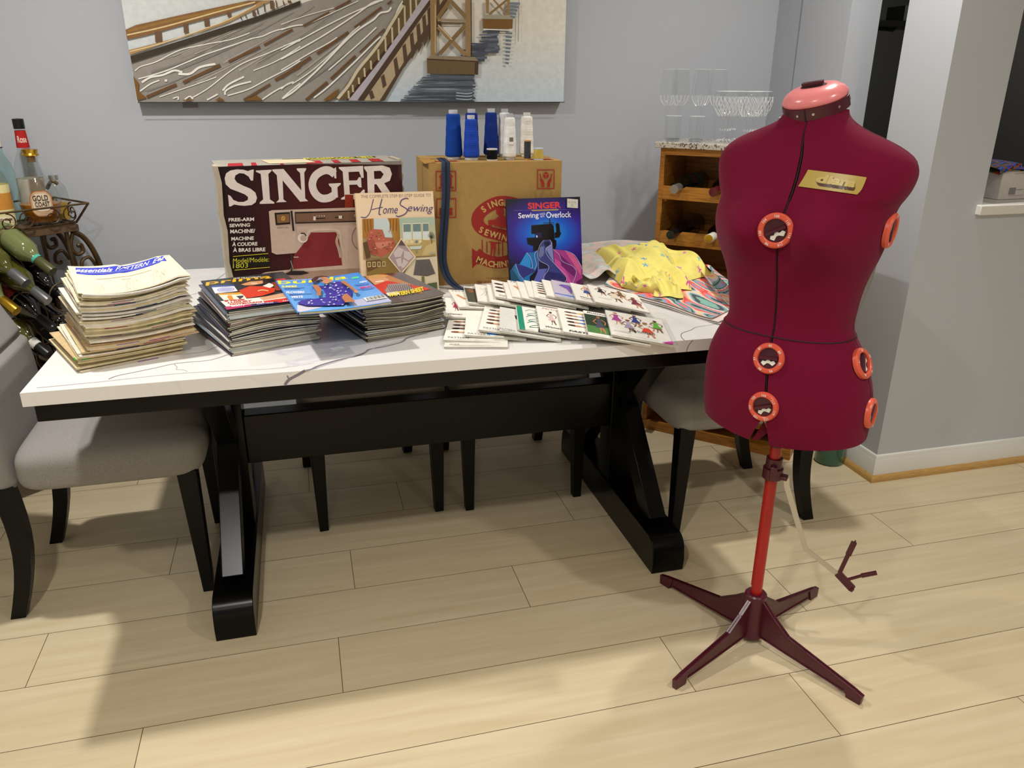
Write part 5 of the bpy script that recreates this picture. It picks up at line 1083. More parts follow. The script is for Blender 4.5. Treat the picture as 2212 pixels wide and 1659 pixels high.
brow = [(.376, 2.159, -10, 'red', 'pattern envelope with a red skirt at the left end of the back row'), (.398, 2.227, -3, 'arrow', 'white pattern envelope with dark trousers beside the right magazine pile'),
        (.446, 2.242, -8, 'photo2', 'pattern envelope with grey photo and black lettering in the back row'), (.478, 2.236, -10, 'sketch', 'pattern envelope with faint lilac sketches in the back row'),
        (.507, 2.205, -11, 'plain', 'narrow visible white pattern envelope behind the dark eyes one'), (.530, 2.237, -11, 'eyes', 'pattern envelope with three large dark haired heads in the back row'),
        (.556, 2.205, -11, 'plain', 'blank edged pattern envelope second behind the zigzag arm drawing'), (.574, 2.222, -11, 'arrow', 'pattern envelope with number and bent arm drawing in the back row'),
        (.597, 2.204, -11, 'plain', 'white pattern envelope with short grey number left of the blank one'), (.622, 2.210, -12, 'line', 'nearly blank white pattern envelope in the back row'),
        (.642, 2.200, -14, 'heads2', 'pattern envelope with five red brown heads in the back row'), (.676, 2.208, -13, 'line', 'white pattern envelope with grey line figure below the dark blue book'),
        (.702, 2.197, -14.5, 'purple', 'lilac pattern envelope with blue band in a clear sleeve'), (.744, 2.150, -14, 'jeans', 'pattern envelope with pink top and blue jeans'), (.785, 2.118, -14, 'four', 'pattern envelope with four walking figures at the right end of the back row')]
for i, (x, y, an, kd, lb) in enumerate(brow):
    zl = TZ+.010+min(i, 5)*.0050; tl = math.asin(min(.2, (zl-TZ-.001)/.150)); d_ = .215
    # given point is the far left corner of the envelope
    envelope(x+d_*math.sin(R(an)), y-d_*math.cos(R(an)), zl+.006, R(an), tl, kd, lb, pitch_=-R(1.5), sleeve=(i == 12))

# ================================================================== FABRICS
def hN(x, y, s): return math.sin(x*s*1.3+y*s*.7+1.1)*math.sin(y*s*1.1-x*s*.4+.3)
def bil(q, u, v):
    (x0, y0), (x1, y1), (x2, y2), (x3, y3) = q   # BL BR TR TL
    return ((x0*(1-u)+x1*u)*(1-v)+(x3*(1-u)+x2*u)*v, (y0*(1-u)+y1*u)*(1-v)+(y3*(1-u)+y2*u)*v)
FQ = [(.868, 2.19), (1.035, 1.775), (1.235, 2.70), (.905, 2.745)]
def clothbuild(name, label, f_, colfn, nu=70, nv=50, m='matte', th=.0015):
    b = MB(); b.grid(nu, nv, f_, colfn=colfn); b.grid(nu, nv, lambda u, v: (lambda p: (p[0], p[1], p[2]-th))(f_(1-u, v)), col='#e6dfd6')
    o = b.build(name, m, sharp=60); return o
flc = ['#d9605c', '#e08a80', '#8c80b8', '#b0a8cc', '#7fb0a0', '#e2c48a', '#55565e', '#d8d2cc', '#cc4f55']
def floral(u, v, ox=0):
    x = u*6+ox; y = v*13+1.4*math.sin(u*7+v*3)
    n = math.sin(x*1.9+math.sin(y*.9)*2.2)+math.sin(y*1.25+math.cos(x*1.3)*2.0)+.5*math.sin(x*3.1-y*2.3)
    i = int((n+2.5)/5*13) % 9
    return ['#4c4d56', '#7fae9f', '#9d90c4', '#e2746a', '#d9534f', '#ea9a8c', '#e6cf9a', '#c9c2d8', '#6d9c94'][i]
def pale(u, v):
    n = math.sin(u*19+math.sin(v*13)*2)+math.sin(v*23-u*5); return ['#b9b4ac', '#c9beb4', '#d2b9b2', '#b4bab4', '#c4c4c2'][int((n+2)*1.24) % 5]
t = thing('floral_fabric', 'folded white backed floral fabric in coral, green and lilac behind the patterns', 'fabric', (0, 0, 0))
q1 = [(.870, 2.20), (1.02, 1.785), (1.225, 1.95), (1.235, 2.72)]
def layer(zo, sh, name, cf, q, bend=.0):
    def f_(u, v):
        x, y = bil(q, u, v); e = max(0, 1-abs(v)/.05); z_ = TZ+zo+.0025*hN(x, y, 22)+.002+bend*math.exp(-((u-0)/.1)**2)
        return (x, y+sh, z_)
    b = MB(); b.grid(210, 150, f_, colfn=cf); b.grid(60, 40, lambda u, v: (lambda p: (p[0], p[1], p[2]-.0012))(f_(1-u, v)), col='#efe9e2')
    for k, (fa) in enumerate((lambda s, w_: (lambda p: (p[0], p[1]-.0008, p[2]-.0012*w_))(f_(s, 0)), lambda s, w_: (lambda p: (p[0], p[1], p[2]-.0012*w_))(f_(0, 1-s)), lambda s, w_: (lambda p: (p[0], p[1], p[2]-.0012*w_))(f_(1, s)))):
        b.grid(60, 2, lambda s, w_: fa(s, 1-w_), col='#efe9e2')
    b.build(name, 'matte', t, sharp=60)
QL = [(.868, 2.20), (1.025, 1.775), (1.245, 1.93), (1.20, 2.74)]
layer(.0015, 0, 'lower_layer', lambda u, v: '#e8e0d8', [(.866, 2.195), (1.030, 1.768), (1.25, 1.92), (1.20, 2.74)])
layer(.0065, 0, 'middle_layer', lambda u, v: '#e2cfc8', QL)
layer(.0115, 0, 'top_layer', lambda u, v: floral(u, v), [(.875, 2.21), (1.018, 1.80), (1.245, 1.95), (1.20, 2.74)])
def roll_(u, v):   # rolled over edge at the right
    an = -PI*.95+PI*1.5*u; r_ = .017+.003*math.sin(v*5); p0 = Vector((1.125, 1.845)); p1 = Vector((1.235, 2.25)); p = p0.lerp(p1, v); d_ = Vector((.96, -.27)); return (p.x+d_.x*r_*math.cos(an)*1.5, p.y+d_.y*r_*math.cos(an)*1.5, TZ+.033+r_*math.sin(an))
b = MB(); b.grid(60, 90, roll_, colfn=lambda u, v: floral(v*.8, u*.25+.1, 3)); b.grid(18, 24, lambda u, v: (lambda p: (p[0]*1+(-.0012 if u > .5 else .0012), p[1], p[2]-.001))(roll_(1-u, v)), col='#ded6cf'); b.build('rolled_fold', 'matte', t, sharp=60)
t = thing('grey_fabric', 'pale grey and pink marbled fabric spread behind the yellow cloth', 'fabric', (0, 0, 0))
def gf(u, v):
    q = [(.84, 2.24), (1.05, 2.28), (1.268, 2.765), (.80, 2.765)]; x, y = bil(q, u, v)
    return (x, y, TZ+.030+.006*hN(x, y, 14)+.025*math.exp(-((u-.28)/.12)**2)*max(0, 1-v*2.2)-.013*(1-v)*(0 if u < .5 else 1))
b = MB(); b.grid(140, 110, gf, colfn=pale); b.grid(60, 50, lambda u, v: (lambda p: (p[0], p[1], p[2]-.002))(gf(1-u, v)), col='#d8d4cc'); b.grid(60, 2, lambda u, v: (lambda p: (p[0], p[1], p[2]-.002*(1-v)))(gf(u, 0)), col='#e6e2da')
b.grid(2, 50, lambda u, v: (lambda p: (p[0], p[1], p[2]-.002*(u)))(gf(0, 1-v)), col='#e6e2da')
b.build('spread_cloth', 'matte', t, sharp=60)
# yellow printed cloth, crumpled
t = thing('yellow_fabric', 'crumpled yellow fabric with pink and blue flowers lying on the floral fabric', 'fabric', (0, 0, 0))
def yel(q, base, hgt, ph, name, n=(64, 44), seed=1):
    rr = random.Random(seed); fl = [(rr.random(), rr.random(), rr.choice(['#c2559a', '#5a94c4', '#cf6fa8', '#6aa0c0', '#7bb0a4']), rr.uniform(.030, .052)) for _ in range(26)]
    def f_(u, v):
        x, y = bil(q, u, v); r_ = min(u, 1-u, v, 1-v)*2; edge = 1-(1-min(1, r_*2.4))**2
        wob = .012*math.sin(u*9+ph)*(.5+v)+.010*math.sin(v*11+ph*2)
        z_ = TZ+base+hgt*edge*(.72+.16*math.sin(u*7+v*4+ph)+.14*math.sin(v*9-u*5+ph*1.7))+.005*math.sin(u*23+v*9)*edge
        return (x+wob*.8, y+wob, z_)
    def c_(u, v):
        for fx, fy, cc, rr_ in fl:
            dx = (u-fx); dy = (v-fy)*1.2; d = math.hypot(dx, dy)
            if d < rr_*(.62+.38*math.cos(5*math.atan2(dy, dx))): return cc
        return '#e4d774'
    b = MB(); b.grid(n[0]*4, n[1]*4, f_, colfn=c_); b.grid(n[0], n[1], lambda u, v: (lambda p: (p[0], p[1], max(TZ+base-.001, p[2]-.008)))(f_(1-u, v)), col='#c9bb5c')
    b.build(name, 'matte', t, sharp=70)
yel([(.905, 2.16), (1.09, 2.06), (1.23, 2.58), (.99, 2.64)], .0165, .066, .4, 'heap', seed=3)
yel([(1.08, 2.16), (1.262, 2.24), (1.270, 2.66), (1.10, 2.64)], .0165, .050, 2.0, 'folded_end', (40, 40), 5)
yel([(.955, 2.03), (1.03, 1.99), (1.135, 2.24), (1.05, 2.30)], .0165, .036, 3.3, 'front_fold', (44, 40), 8)
yel([(.90, 2.14), (.985, 2.02), (1.03, 2.12), (.955, 2.24)], .0165, .030, 1.2, 'left_fold', (40, 30), 11)

# ================================================================== DRESS FORM
DFX, DFY = 1.037, 1.475; DRZ = R(-52)
t = thing('dress_form', 'burgundy adjustable dress form on a red pole with four splayed feet', 'dress form', (DFX, DFY, 0), DRZ)
# measured rows: z, half width, front depth, back depth, sideways shift
ROWS = [(.585, .176, .112, .120, .006), (.62, .183, .122, .128, .006), (.66, .186, .126, .134, .004), (.70, .186, .126, .136, .002), (.74, .182, .122, .130, -.002), (.78, .172, .115, .118, -.006),
        (.81, .160, .108, .108, -.008), (.835, .146, .102, .100, -.010), (.86, .135, .098, .094, -.009), (.90, .137, .100, .094, -.010), (.94, .143, .106, .096, -.011), (.98, .154, .116, .098, -.012),
        (1.02, .169, .128, .102, -.014), (1.06, .178, .134, .105, -.015), (1.09, .180, .130, .107, -.014), (1.12, .181, .120, .106, -.008), (1.15, .193, .108, .103, -.004), (1.18, .200, .095, .098, -.003),
        (1.20, .198, .086, .092, -.004), (1.215, .190, .079, .086, -.005), (1.23, .172, .072, .080, -.008), (1.245, .145, .066, .074, -.011), (1.26, .108, .061, .069, -.012), (1.275, .078, .058, .065, -.010),
        (1.29, .064, .057, .062, -.012), (1.32, .060, .056, .060, -.014)]
def row(z):
    for i in range(len(ROWS)-1):
        if z <= ROWS[i+1][0] or i == len(ROWS)-2:
            a_, b_ = ROWS[i], ROWS[i+1]; tt = (z-a_[0])/(b_[0]-a_[0]); p = ROWS[max(i-1, 0)]; n_ = ROWS[min(i+2, len(ROWS)-1)]; out = []
            h_ = b_[0]-a_[0]
            for k in range(1, 5):
                m0 = (b_[k]-p[k])/max(1e-6, b_[0]-p[0])*h_; m1 = (n_[k]-a_[k])/max(1e-6, n_[0]-a_[0])*h_
                out.append((2*tt**3-3*tt**2+1)*a_[k]+(tt**3-2*tt**2+tt)*m0+(-2*tt**3+3*tt**2)*b_[k]+(tt**3-tt**2)*m1)
            return out
def body(th, z, off=0.0):
    # th = 0 at the front (-Y), positive towards +X
    a_, bf_, bb_, cx = row(z); s_, c_ = math.sin(th), math.cos(th)
    e = .86 if 1.13 < z < 1.24 else (.93 if z > .95 else .9)
    X = a_*math.copysign(abs(s_)**e, s_); Y = -(bf_ if c_ > 0 else bb_)*math.copysign(abs(c_)**e, c_)
    # bust
    if c_ > 0:
        for sx in (-1, 1): Y -= .030*math.exp(-((X-sx*.083)/.050)**2-((z-1.065)/.052)**2)
        Y += .012*math.exp(-(X/.03)**2-((z-1.06)/.05)**2)
        Y += .010*math.exp(-((abs(X)-.15)/.03)**2-((z-1.16)/.05)**2)*0
    else:
        Y += .012*math.exp(-((abs(X)-.08)/.05)**2-((z-1.13)/.07)**2)*-1
        for sx in (-1, 1): Y += .014*math.exp(-((X-sx*.07)/.06)**2-((z-.68)/.06)**2)
    X += cx; r_ = math.hypot(X, Y); k = (r_+off)/max(r_, 1e-6)
    return Vector((X*k, Y*k, z))
def bnorm(th, z):
    p = body(th, z); a_ = body(th+.03, z)-body(th-.03, z); b_ = body(th, z+.006)-body(th, z-.006); n = a_.cross(b_).normalized()
    return p, n if n.dot(Vector((p.x, p.y, 0))) > 0 else -n
def panel(name, z0, z1, t0, t1, nz, nt, thick=.004, hemf=None):
    b = MB()
    def f_(u, v, off=0):
        z = z0+(z1-z0)*v; w_ = max(0, (.665-z)/.067) if hemf else 0
        ta = t0+(.045 if t0 == .012 else 0)*w_; tb = t1-(.150 if t1 == -.012 else 0)*w_
        th = ta+(tb-ta)*u
        if hemf: z = max(z, 0)+hemf(th)*(1-v)
        p = body(th, z, off); return tuple(p)
    b.grid(nt, nz, lambda u, v: f_(u, v)); b.grid(nt, nz, lambda u, v: f_(1-u, v, -thick))
    b.grid(nt, 2, lambda u, v: f_(u, 0, -thick*(1-v))); b.grid(nt, 2, lambda u, v: f_(u, 1, -thick*v))
    b.grid(2, nz, lambda u, v: f_(0, v, -thick*(1-u))); b.grid(2, nz, lambda u, v: f_(1, v, -thick*u))
    return b.build(name, 'jersey', t, sharp=70)
g = .012
ZW = .842
panel('torso_panel', ZW+.001, 1.30, g*.8, PI/2-.006, 56, 34); panel('torso_panel', ZW+.001, 1.30, PI/2+.006, PI-.006, 56, 30)
panel('torso_panel', ZW+.001, 1.30, -PI/2+.006, -g*.8, 56, 34); panel('torso_panel', ZW+.001, 1.30, -PI+.006, -PI/2-.006, 56, 30)
hf = lambda th: .020*abs(math.sin(th))
panel('hip_panel', .598, ZW-.001, .012, PI/2-.01, 26, 30, hemf=hf); panel('hip_panel', .598, ZW-.001, PI/2+.01, PI-.012, 26, 26, hemf=hf)
panel('hip_panel', .598, ZW-.001, -PI/2+.01, -.012, 26, 30, hemf=hf); panel('hip_panel', .598, ZW-.001, -PI+.012, -PI/2-.01, 26, 26, hemf=hf)
# seams (dark lining showing in the gaps)
def seamline(thf, z0, z1, n=60, w=.0009, o=.0001):
    b = MB(); b.tube([body(thf(z0+(z1-z0)*k/n), z0+(z1-z0)*k/n, o) for k in range(n+1)], w, 6); b.build('seam', 'seam', t)
seamline(lambda z: 0, .70, 1.298); seamline(lambda z: PI, .60, 1.298)
for s_ in (PI/2, -PI/2): seamline(lambda z: s_, .63, 1.28, w=.0006, o=-.0004)
b = MB(); b.tube([body(2*PI*k/72, ZW, .0004) for k in range(72)], .0014, 6, closed=True); b.build('seam', 'seam', t)
b = MB(); b.grid(48, 24, lambda u, v: tuple(body(2*PI*u, .675+.615*v, -.009)), closed_u=True); b.build('lining', 'seam', t)
b = MB(); b.add([tuple(body(-.13, .600, -.004)), tuple(body(-.05, .645, -.03)), tuple(body(-.02, .612, -.045)), tuple(body(-.10, .596, -.022))], [(0, 3, 2, 1)]); b.build('hem_turnback', 'jersey', t)
# dials
def dial(name, th, z, r_, knob_ang, nums):
    p, n = bnorm(th, z); q = n.to_track_quat('Z', 'Y'); M = Matrix.Translation(p+n*(.006 if (z > 1 and th < .5) else -.003)) @ q.to_matrix().to_4x4()
    b = MB(); prof = [(r_*.66, .003), (r_*.68, .0095), (r_*.74, .0112), (r_*.92, .0108), (r_, .007), (r_, 0), (r_*.66, 0)]
    b.lathe(prof, 40, M=M, caps=False); ring = b.build('dial_ring', 'coral', t)
    b = MB(); b.lathe([(r_*.67, .001), (r_*.67, .004), (0, .004)], 32, M=M)
    K = M @ Matrix.Rotation(knob_ang, 4, 'Z')
    b.add([(-r_*.6, .002-.004, .004), (r_*.6, -.002-.004, .004), (r_*.6, .001+.004, .004), (-r_*.6, .004, .004), (-r_*.6, -.003, .010), (r_*.6, -.003, .010), (r_*.6, .003, .010), (-r_*.6, .003, .010)], [(0, 1, 5, 4), (1, 2, 6, 5), (2, 3, 7, 6), (3, 0, 4, 7), (4, 5, 6, 7)], M=K)
    kn = b.build('dial_knob', 'maroon', ring)
    b = MB(); q_ = r_*.60
    pts = [(-q_*.75, -q_*.55), (-q_*.45, -q_*.82), (-q_*.12, -q_*.52), (q_*.12, -q_*.52), (q_*.5, -q_*.75), (q_*.8, -q_*.45), (q_*.6, -q_*.2), (q_*.25, -q_*.32), (q_*.12, -q_*.15), (-q_*.12, -q_*.15), (-q_*.3, -q_*.35), (-q_*.6, -q_*.28)]
    b.prism([(x, y) for x, y in pts], .0042, .0068, M=K); b.build('lock_tab', 'white', ring)
    b = MB()
    for k, s_ in enumerate(nums):
        an = PI/2-k*2*PI/len(nums); vs, fs = textmesh(s_, .01); ax = (min(v[0] for v in vs)+max(v[0] for v in vs))/2; ay = (min(v[1] for v in vs)+max(v[1] for v in vs))/2
        sc = .0075; cs, sn = math.cos(an-PI/2), math.sin(an-PI/2); rr_ = r_*.83
        out = [((x-ax)*sc*cs-(y-ay)*sc*sn+rr_*math.cos(an), (x-ax)*sc*sn+(y-ay)*sc*cs+rr_*math.sin(an), .0118) for x, y in vs]; b.add(out, fs, '#f0e0d8', M=M)
    b.build('numbers', 'matte', ring)
def zfind(z): return z
dial('d', -.02, 1.072, .0355, R(28), ['100', '110', '114', '116', '98', '100', '104'])
dial('d', 0.0, .797, .0335, R(4), ['85', '89', '91', '95', '80', '77', '81'])
dial('d', -.01, .692, .0330, R(22), ['109', '117', '119', '123', '105', '101', '105'])
dial('d', PI/2-.02, 1.075, .0355, R(100), ['100', '110', '114', '98', '104'])
dial('d', PI/2-.12, .795, .0335, R(60), ['85', '89', '91', '80', '81'])
dial('d', PI/2-.02, .685, .0330, R(60), ['109', '117', '105', '101'])
# neck: collar ring, pink cap, slot; tipped with the cap leaning to the front
NC = Vector((-.014, -.002, 1.306))
MN = Matrix.Translation(NC) @ Matrix.Rotation(R(17), 4, 'X') @ Matrix.Rotation(R(-9), 4, 'Y')
b = MB(); b.lathe([(.060, -.012), (.0645, -.010), (.0645, .012), (.058, .014)], 48, M=MN, sy=.96); col_ = b.build('neck_collar', 'maroon', t)
b = MB(); b.box(-.0012, .0012, -.0630, -.060, -.0112, .0122, M=MN); b.build('collar_split', 'seam', col_)
for an in (-14, 14, 60, 110, -60, -110):
    b = MB(); a_ = R(an-90); b.lathe([(.0026, 0), (.0026, .0012), (0, .0016)], 10, M=MN @ Matrix.Translation((.0643*math.cos(a_), .0618*math.sin(a_), .001)) @ Vector((math.cos(a_), math.sin(a_), 0)).to_track_quat('Z', 'Y').to_matrix().to_4x4()); b.build('rivet', 'steel', col_)
prof = [(.061, .0125), (.0635, .016), (.0630, .021), (.058, .029), (.047, .036), (.032, .0395), (.020, .0402)]
b = MB(); b.lathe(prof, 48, M=MN, sy=.95, caps=False); b.add([tuple(MN @ Vector((.020*math.cos(2*PI*k/48), .019*math.sin(2*PI*k/48), .0402))) for k in range(48)], [list(range(48))]); cap = b.build('neck_cap', 'pink', t, sharp=50)
b = MB(); b.lathe([(.026, .0385), (.026, .0408), (.0225, .0412)], 32, M=MN, sy=.55, caps=True); b.build('cap_recess', 'seam', cap)
b = MB(); b.box(-.022, .020, -.0055, .004, .036, .049, M=MN); b.build('cap_tab', 'maroon', cap, bevel=.001)
# gold badge curved over the chest
def badge():
    b = MB(); n = 20
    def P(u, v, off):
        uu = u+.055*(1-v)*(1-u)-(.05*max(0, (v-.6)/.4)**2*u**8)
        x = .036+(uu-.5)*.067; zz = 1.170+(.5-v)*.0320-.0085*(uu-.5)
        return body(math.atan2(x, .098), zz, off)
    vs = [tuple(P(i/n, j/6, .0020)) for i in range(n+1) for j in range(7)]
    fs = [(i*7+j, i*7+j+1, (i+1)*7+j+1, (i+1)*7+j) for i in range(n) for j in range(6)]
    b.add(vs, fs, '#b39a4a', True)
    def word(dx, dy, col, off, txt='diana', x0=.15, x1=.80, y0=.16, y1=.66):
        v_, f_ = textmesh(txt, .055, 0); ax = min(q[0] for q in v_); bx = max(q[0] for q in v_); ay = min(q[1] for q in v_); by = max(q[1] for q in v_)
        out = [tuple(P(x0+(x1-x0)*(q[0]-ax)/(bx-ax)+dx, y1+(y0-y1)*(q[1]-ay)/(by-ay)+dy, off)) for q in v_]; b.add(out, f_, col)
    for k in range(6): word(.007*(6-k), .030*(6-k), '#4e2d18', .0024+.00004*k)
    word(0, 0, '#c2aa5c', .0030)
    b.build('badge', 'print', t)
badge()
# pole, height clamp, hub and feet
b = MB(); b.cyl(.0135, .10, .60, 28); pole = b.build('pole', 'red', t)
b = MB()
for k in range(56): b.box(-.0025, .0025, -.0152, -.0125, .16+k*.0056, .1625+k*.0056, M=Matrix.Rotation(R(-75), 4, 'Z'))
b.build('rack_teeth', 'red', pole)
b = MB(); b.cyl(.015, .55, .62, 24); b.build('inner_post', 'maroon', t)
b = MB(); b.lathe([(.0145, .468), (.0235, .468), (.0235, .494), (.019, .497), (.019, .520), (.0145, .520)], 32, caps=False); b.lathe([(.0145, .520), (.0145, .468)], 32, caps=False); clamp = b.build('height_clamp', 'maroon', t)
b = MB(); b.box(-.008, .008, -.032, -.017, .472, .508, M=Matrix.Rotation(R(20), 4, 'Z')); b.box(-.010, .010, -.036, -.018, .470, .480, M=Matrix.Rotation(R(95), 4, 'Z')); b.build('clamp_lever', 'maroon', clamp, bevel=.002)
b = MB(); b.lathe([(.0285, .012), (.030, .016), (.0295, .020), (.0272, .125), (.0275, .136), (.024, .140), (.0140, .140), (.0140, .12)], 40, caps=False); b.lathe([(0.001, .012), (.0285, .012)], 40, caps=False); b.build('base_hub', 'maroon', t)
for wx, wy in ((.762, 1.352), (1.162, 1.197), (1.313, 1.593), (.915, 1.756)):
    dx, dy = wx-DFX, wy-DFY; an = math.atan2(dy, dx)-DRZ; L_ = math.hypot(dx, dy)
    M = Matrix.Rotation(an, 4, 'Z'); b = MB()
    top = [(.024, .128), (.06, .098), (.105, .066), (L_-.02, .032), (L_, .026)]; bot = [(.024, .020), (.10, .016), (.20, .012), (L_-.045, .010), (L_-.035, 0), (L_-.003, 0)]
    # web
    pr = [(x, z) for x, z in bot]+[(x, z) for x, z in top[::-1]]; n = len(pr)
    w_ = .0028; vs = [(x, -w_, z) for x, z in pr]+[(x, w_, z) for x, z in pr]
    b.add(vs, [list(range(n)), list(range(n, 2*n))[::-1]]+[(i, n+i, n+(i+1) % n, (i+1) % n) for i in range(n)], M=M)
    for ln, hw, th_ in ((top, .0062, .003), (bot[:4], .0055, -.003)):
        for (x0, z0), (x1, z1) in zip(ln, ln[1:]):
            b.add([(x0, -hw, z0), (x1, -hw, z1), (x1, hw, z1), (x0, hw, z0), (x0, -hw, z0-th_), (x1, -hw, z1-th_), (x1, hw, z1-th_), (x0, hw, z0-th_)], [(0, 1, 2, 3), (7, 6, 5, 4), (0, 4, 5, 1), (2, 6, 7, 3), (1, 5, 6, 2), (3, 7, 4, 0)], M=M)
    b.hexa([(L_-.035, -.0075, 0), (L_-.001, -.0065, 0), (L_-.001, .0065, 0), (L_-.035, .0075, 0)], [(L_-.045, -.0065, .036), (L_+.002, -.006, .026), (L_+.002, .006, .026), (L_-.045, .0065, .036)], M=M)
    b.build('foot', 'maroon', t, bevel=.001)
# hem marker arm
Wm = Matrix.Rotation(-DRZ, 4, 'Z') @ Matrix.Translation((-DFX, -DFY, 0))
P_ = [Wm @ Vector(p) for p in [(1.062, 1.457, .480), (1.066, 1.454, .450), (1.118, 1.418, .290), (1.190, 1.368, .232)]]
b = MB(); b.tube(P_, .0016, 8, flat=1); 
side = (P_[2]-P_[1]).cross(Vector((0, 0, 1))).normalized(); b = MB()
vs = []
for i, p in enumerate(P_):
    tv = (P_[min(i+1, 3)]-P_[max(i-1, 0)]).normalized(); nn = side; w_ = tv.cross(side).normalized()*.0065
    vs += [tuple(p+w_+nn*.0008), tuple(p-w_+nn*.0008), tuple(p-w_-nn*.0008), tuple(p+w_-nn*.0008)]
b.add(vs, [(4*k+i, 4*k+4+i, 4*k+4+(i+1) % 4, 4*k+(i+1) % 4) for k in range(3) for i in range(4)]+[(0, 1, 2, 3), (15, 14, 13, 12)]); arm = b.build('marker_arm', 'steel', t)
def strip(bm, p0, p1, w, th, upv=None):
    p0, p1 = Wm @ Vector(p0), Wm @ Vector(p1); tv = (p1-p0).normalized(); s1 = tv.cross(side).normalized()*w/2; s2 = side*th/2
    bm.add([tuple(p0+s1+s2), tuple(p0-s1+s2), tuple(p0-s1-s2), tuple(p0+s1-s2), tuple(p1+s1+s2), tuple(p1-s1+s2), tuple(p1-s1-s2), tuple(p1+s1-s2)], [(0, 1, 2, 3), (7, 6, 5, 4), (0, 4, 5, 1), (1, 5, 6, 2), (2, 6, 7, 3), (3, 7, 4, 0)])
b = MB(); strip(b, (1.184, 1.372, .240), (1.214, 1.350, .206), .018, .007); strip(b, (1.211, 1.352, .206), (1.216, 1.349, .203), .010, .012); b.build('marker_clip', 'maroon', arm)
b = MB(); strip(b, (1.187, 1.370, .243), (1.197, 1.363, .300), .009, .006); strip(b, (1.1965, 1.3635, .296), (1.203, 1.359, .332), .012, .008); strip(b, (1.2035, 1.3585, .330), (1.205, 1.358, .337), .003, .004); b.build('marker_jaw', 'maroon', arm)
b = MB(); strip(b, (1.200, 1.360, .226), (1.228, 1.341, .247), .005, .006); strip(b, (1.226, 1.342, .246), (1.252, 1.324, .262), .009, .006); b.build('marker_jaw', 'maroon', arm)

# ================================================================== WINE CABINET (diagonally across the corner)
t = thing('wine_rack_cabinet', 'honey oak wine rack cabinet with speckled granite top in the corner', 'cabinet', (1.301, 2.788, 0), R(-45))
CW, CDp, CH = .60, .265, 1.124
b = MB(); b.box(0, .018, .0, CDp, 0.0, CH); b.build('side_panel', 'oak', t, bevel=.001)
b = MB(); b.box(CW-.018, CW, .0, CDp, 0.0, CH); b.build('side_panel', 'oak', t, bevel=.001)
b = MB(); b.box(.0185, CW-.0185, CDp-.012, CDp-.001, .02, CH-.001); b.build('back_panel', 'oak', t)
b = MB(); b.box(.0185, CW-.0185, -.001, .018, CH-.024, CH); b.build('top_rail', 'oakh', t)
b = MB(); b.box(.0185, CW-.0185, .019, CDp-.013, CH-.02, CH-.001); b.build('top_panel', 'oak', t)
b = MB(); b.box(-.002, CW+.002, -.002, .02, 0, .040); b.box(.0185, CW-.0185, .021, CDp-.013, .022, .04); b.build('plinth', 'oakh', t)
RZ = [(.94, .988), (.772, .822), (.604, .654), (.436, .486), (.268, .318), (.10, .15)]
def scallop(z0, z1):
    n = 60; vs = []; fs = []
    for i in range(n+1):
        x = .0185+(CW-.037)*i/n; dip = 0
        for k in range(4):
            c_ = .079+k*.1455; d = abs(x-c_)
            if d < .016: dip = max(dip, .020*math.sqrt(max(0, 1-(d/.016)**2))) 
        for y in (.0, .016): vs += [(x, y, z0), (x, y, z1-dip)]
    for i in range(n):
        a_ = i*4; c_ = a_+4; fs += [(a_, c_, c_+1, a_+1), (a_+3, c_+3, c_+2, a_+2), (a_+1, c_+1, c_+3, a_+3), (a_+2, c_+2, c_, a_)]
    b = MB(); b.add(vs, fs); return b
for k, (z0, z1) in enumerate(RZ):
    scallop(z0, z1).build('front_rail', 'oakh', t)
    b = MB(); b.box(.0185, CW-.0185, .0165, .20, z0+.004, z0+.012); b.box(.0185, CW-.0185, .2, .215, z0, z1-.02); b.build('shelf', 'oak', t)
    b = MB(); b.box(.0185, .030, .0165, CDp-.014, z0-.01, z0+.004); b.build('shelf_runner', 'oakh', t)
b = MB(); b.box(-.018, CW+.018, -.020, CDp+.004, CH+.0005, CH+.021); b.build('granite_top', 'granite', t, bevel=.002)
CT = CH+.0215
CM = T3(1.301, 2.788, 0, R(-45))
def bottle_prof(r=.037, L=.30, neck=.0145): return [(0.001, .004), (r*.6, 0), (r, .006), (r, .19*L/.3), (r*.93, .205*L/.3), (r*.62, .222*L/.3), (neck, .238*L/.3), (neck*.95, .285*L/.3), (neck*1.08, .287*L/.3), (neck*1.08, L), (neck*.9, L+.001)]
def wine_bottle(label, M4, glass, cap, group, cap_col=None, lab=None, caplen=.055):
    t = thing('wine_bottle', label, 'bottle', (0, 0, 0), 0, group); t.matrix_world = M4
    MB().lathe(bottle_prof(), 32).build('body', glass, t)
    b = MB(); b.lathe([(.0152, .30-caplen), (.0160, .302-caplen), (.0165, .2965), (.0160, .3030), (.001, .3034)], 28, cap_col or '#888888'); b.build('capsule', cap, t)
    if lab:
        b = MB(); b.lathe([(.0374, .06), (.0374, .15)], 28, lab, caps=False); b.build('label', 'matte', t)
    return t
def inrack(k, row_):  # lies on the rail, neck out to the front
    x = .079+k*.1455; z = RZ[row_][1]-.020+.0165; zr = RZ[row_][0]+.012+.0375
    base = CM @ Vector((x, .018+.245, zr)); tip = CM @ Vector((x, -.052, z)); base = tip+(base-tip).normalized()*.303
    d = (tip-base).normalized(); q = d.to_track_quat('Z', 'Y'); return Matrix.Translation(base) @ q.to_matrix().to_4x4()
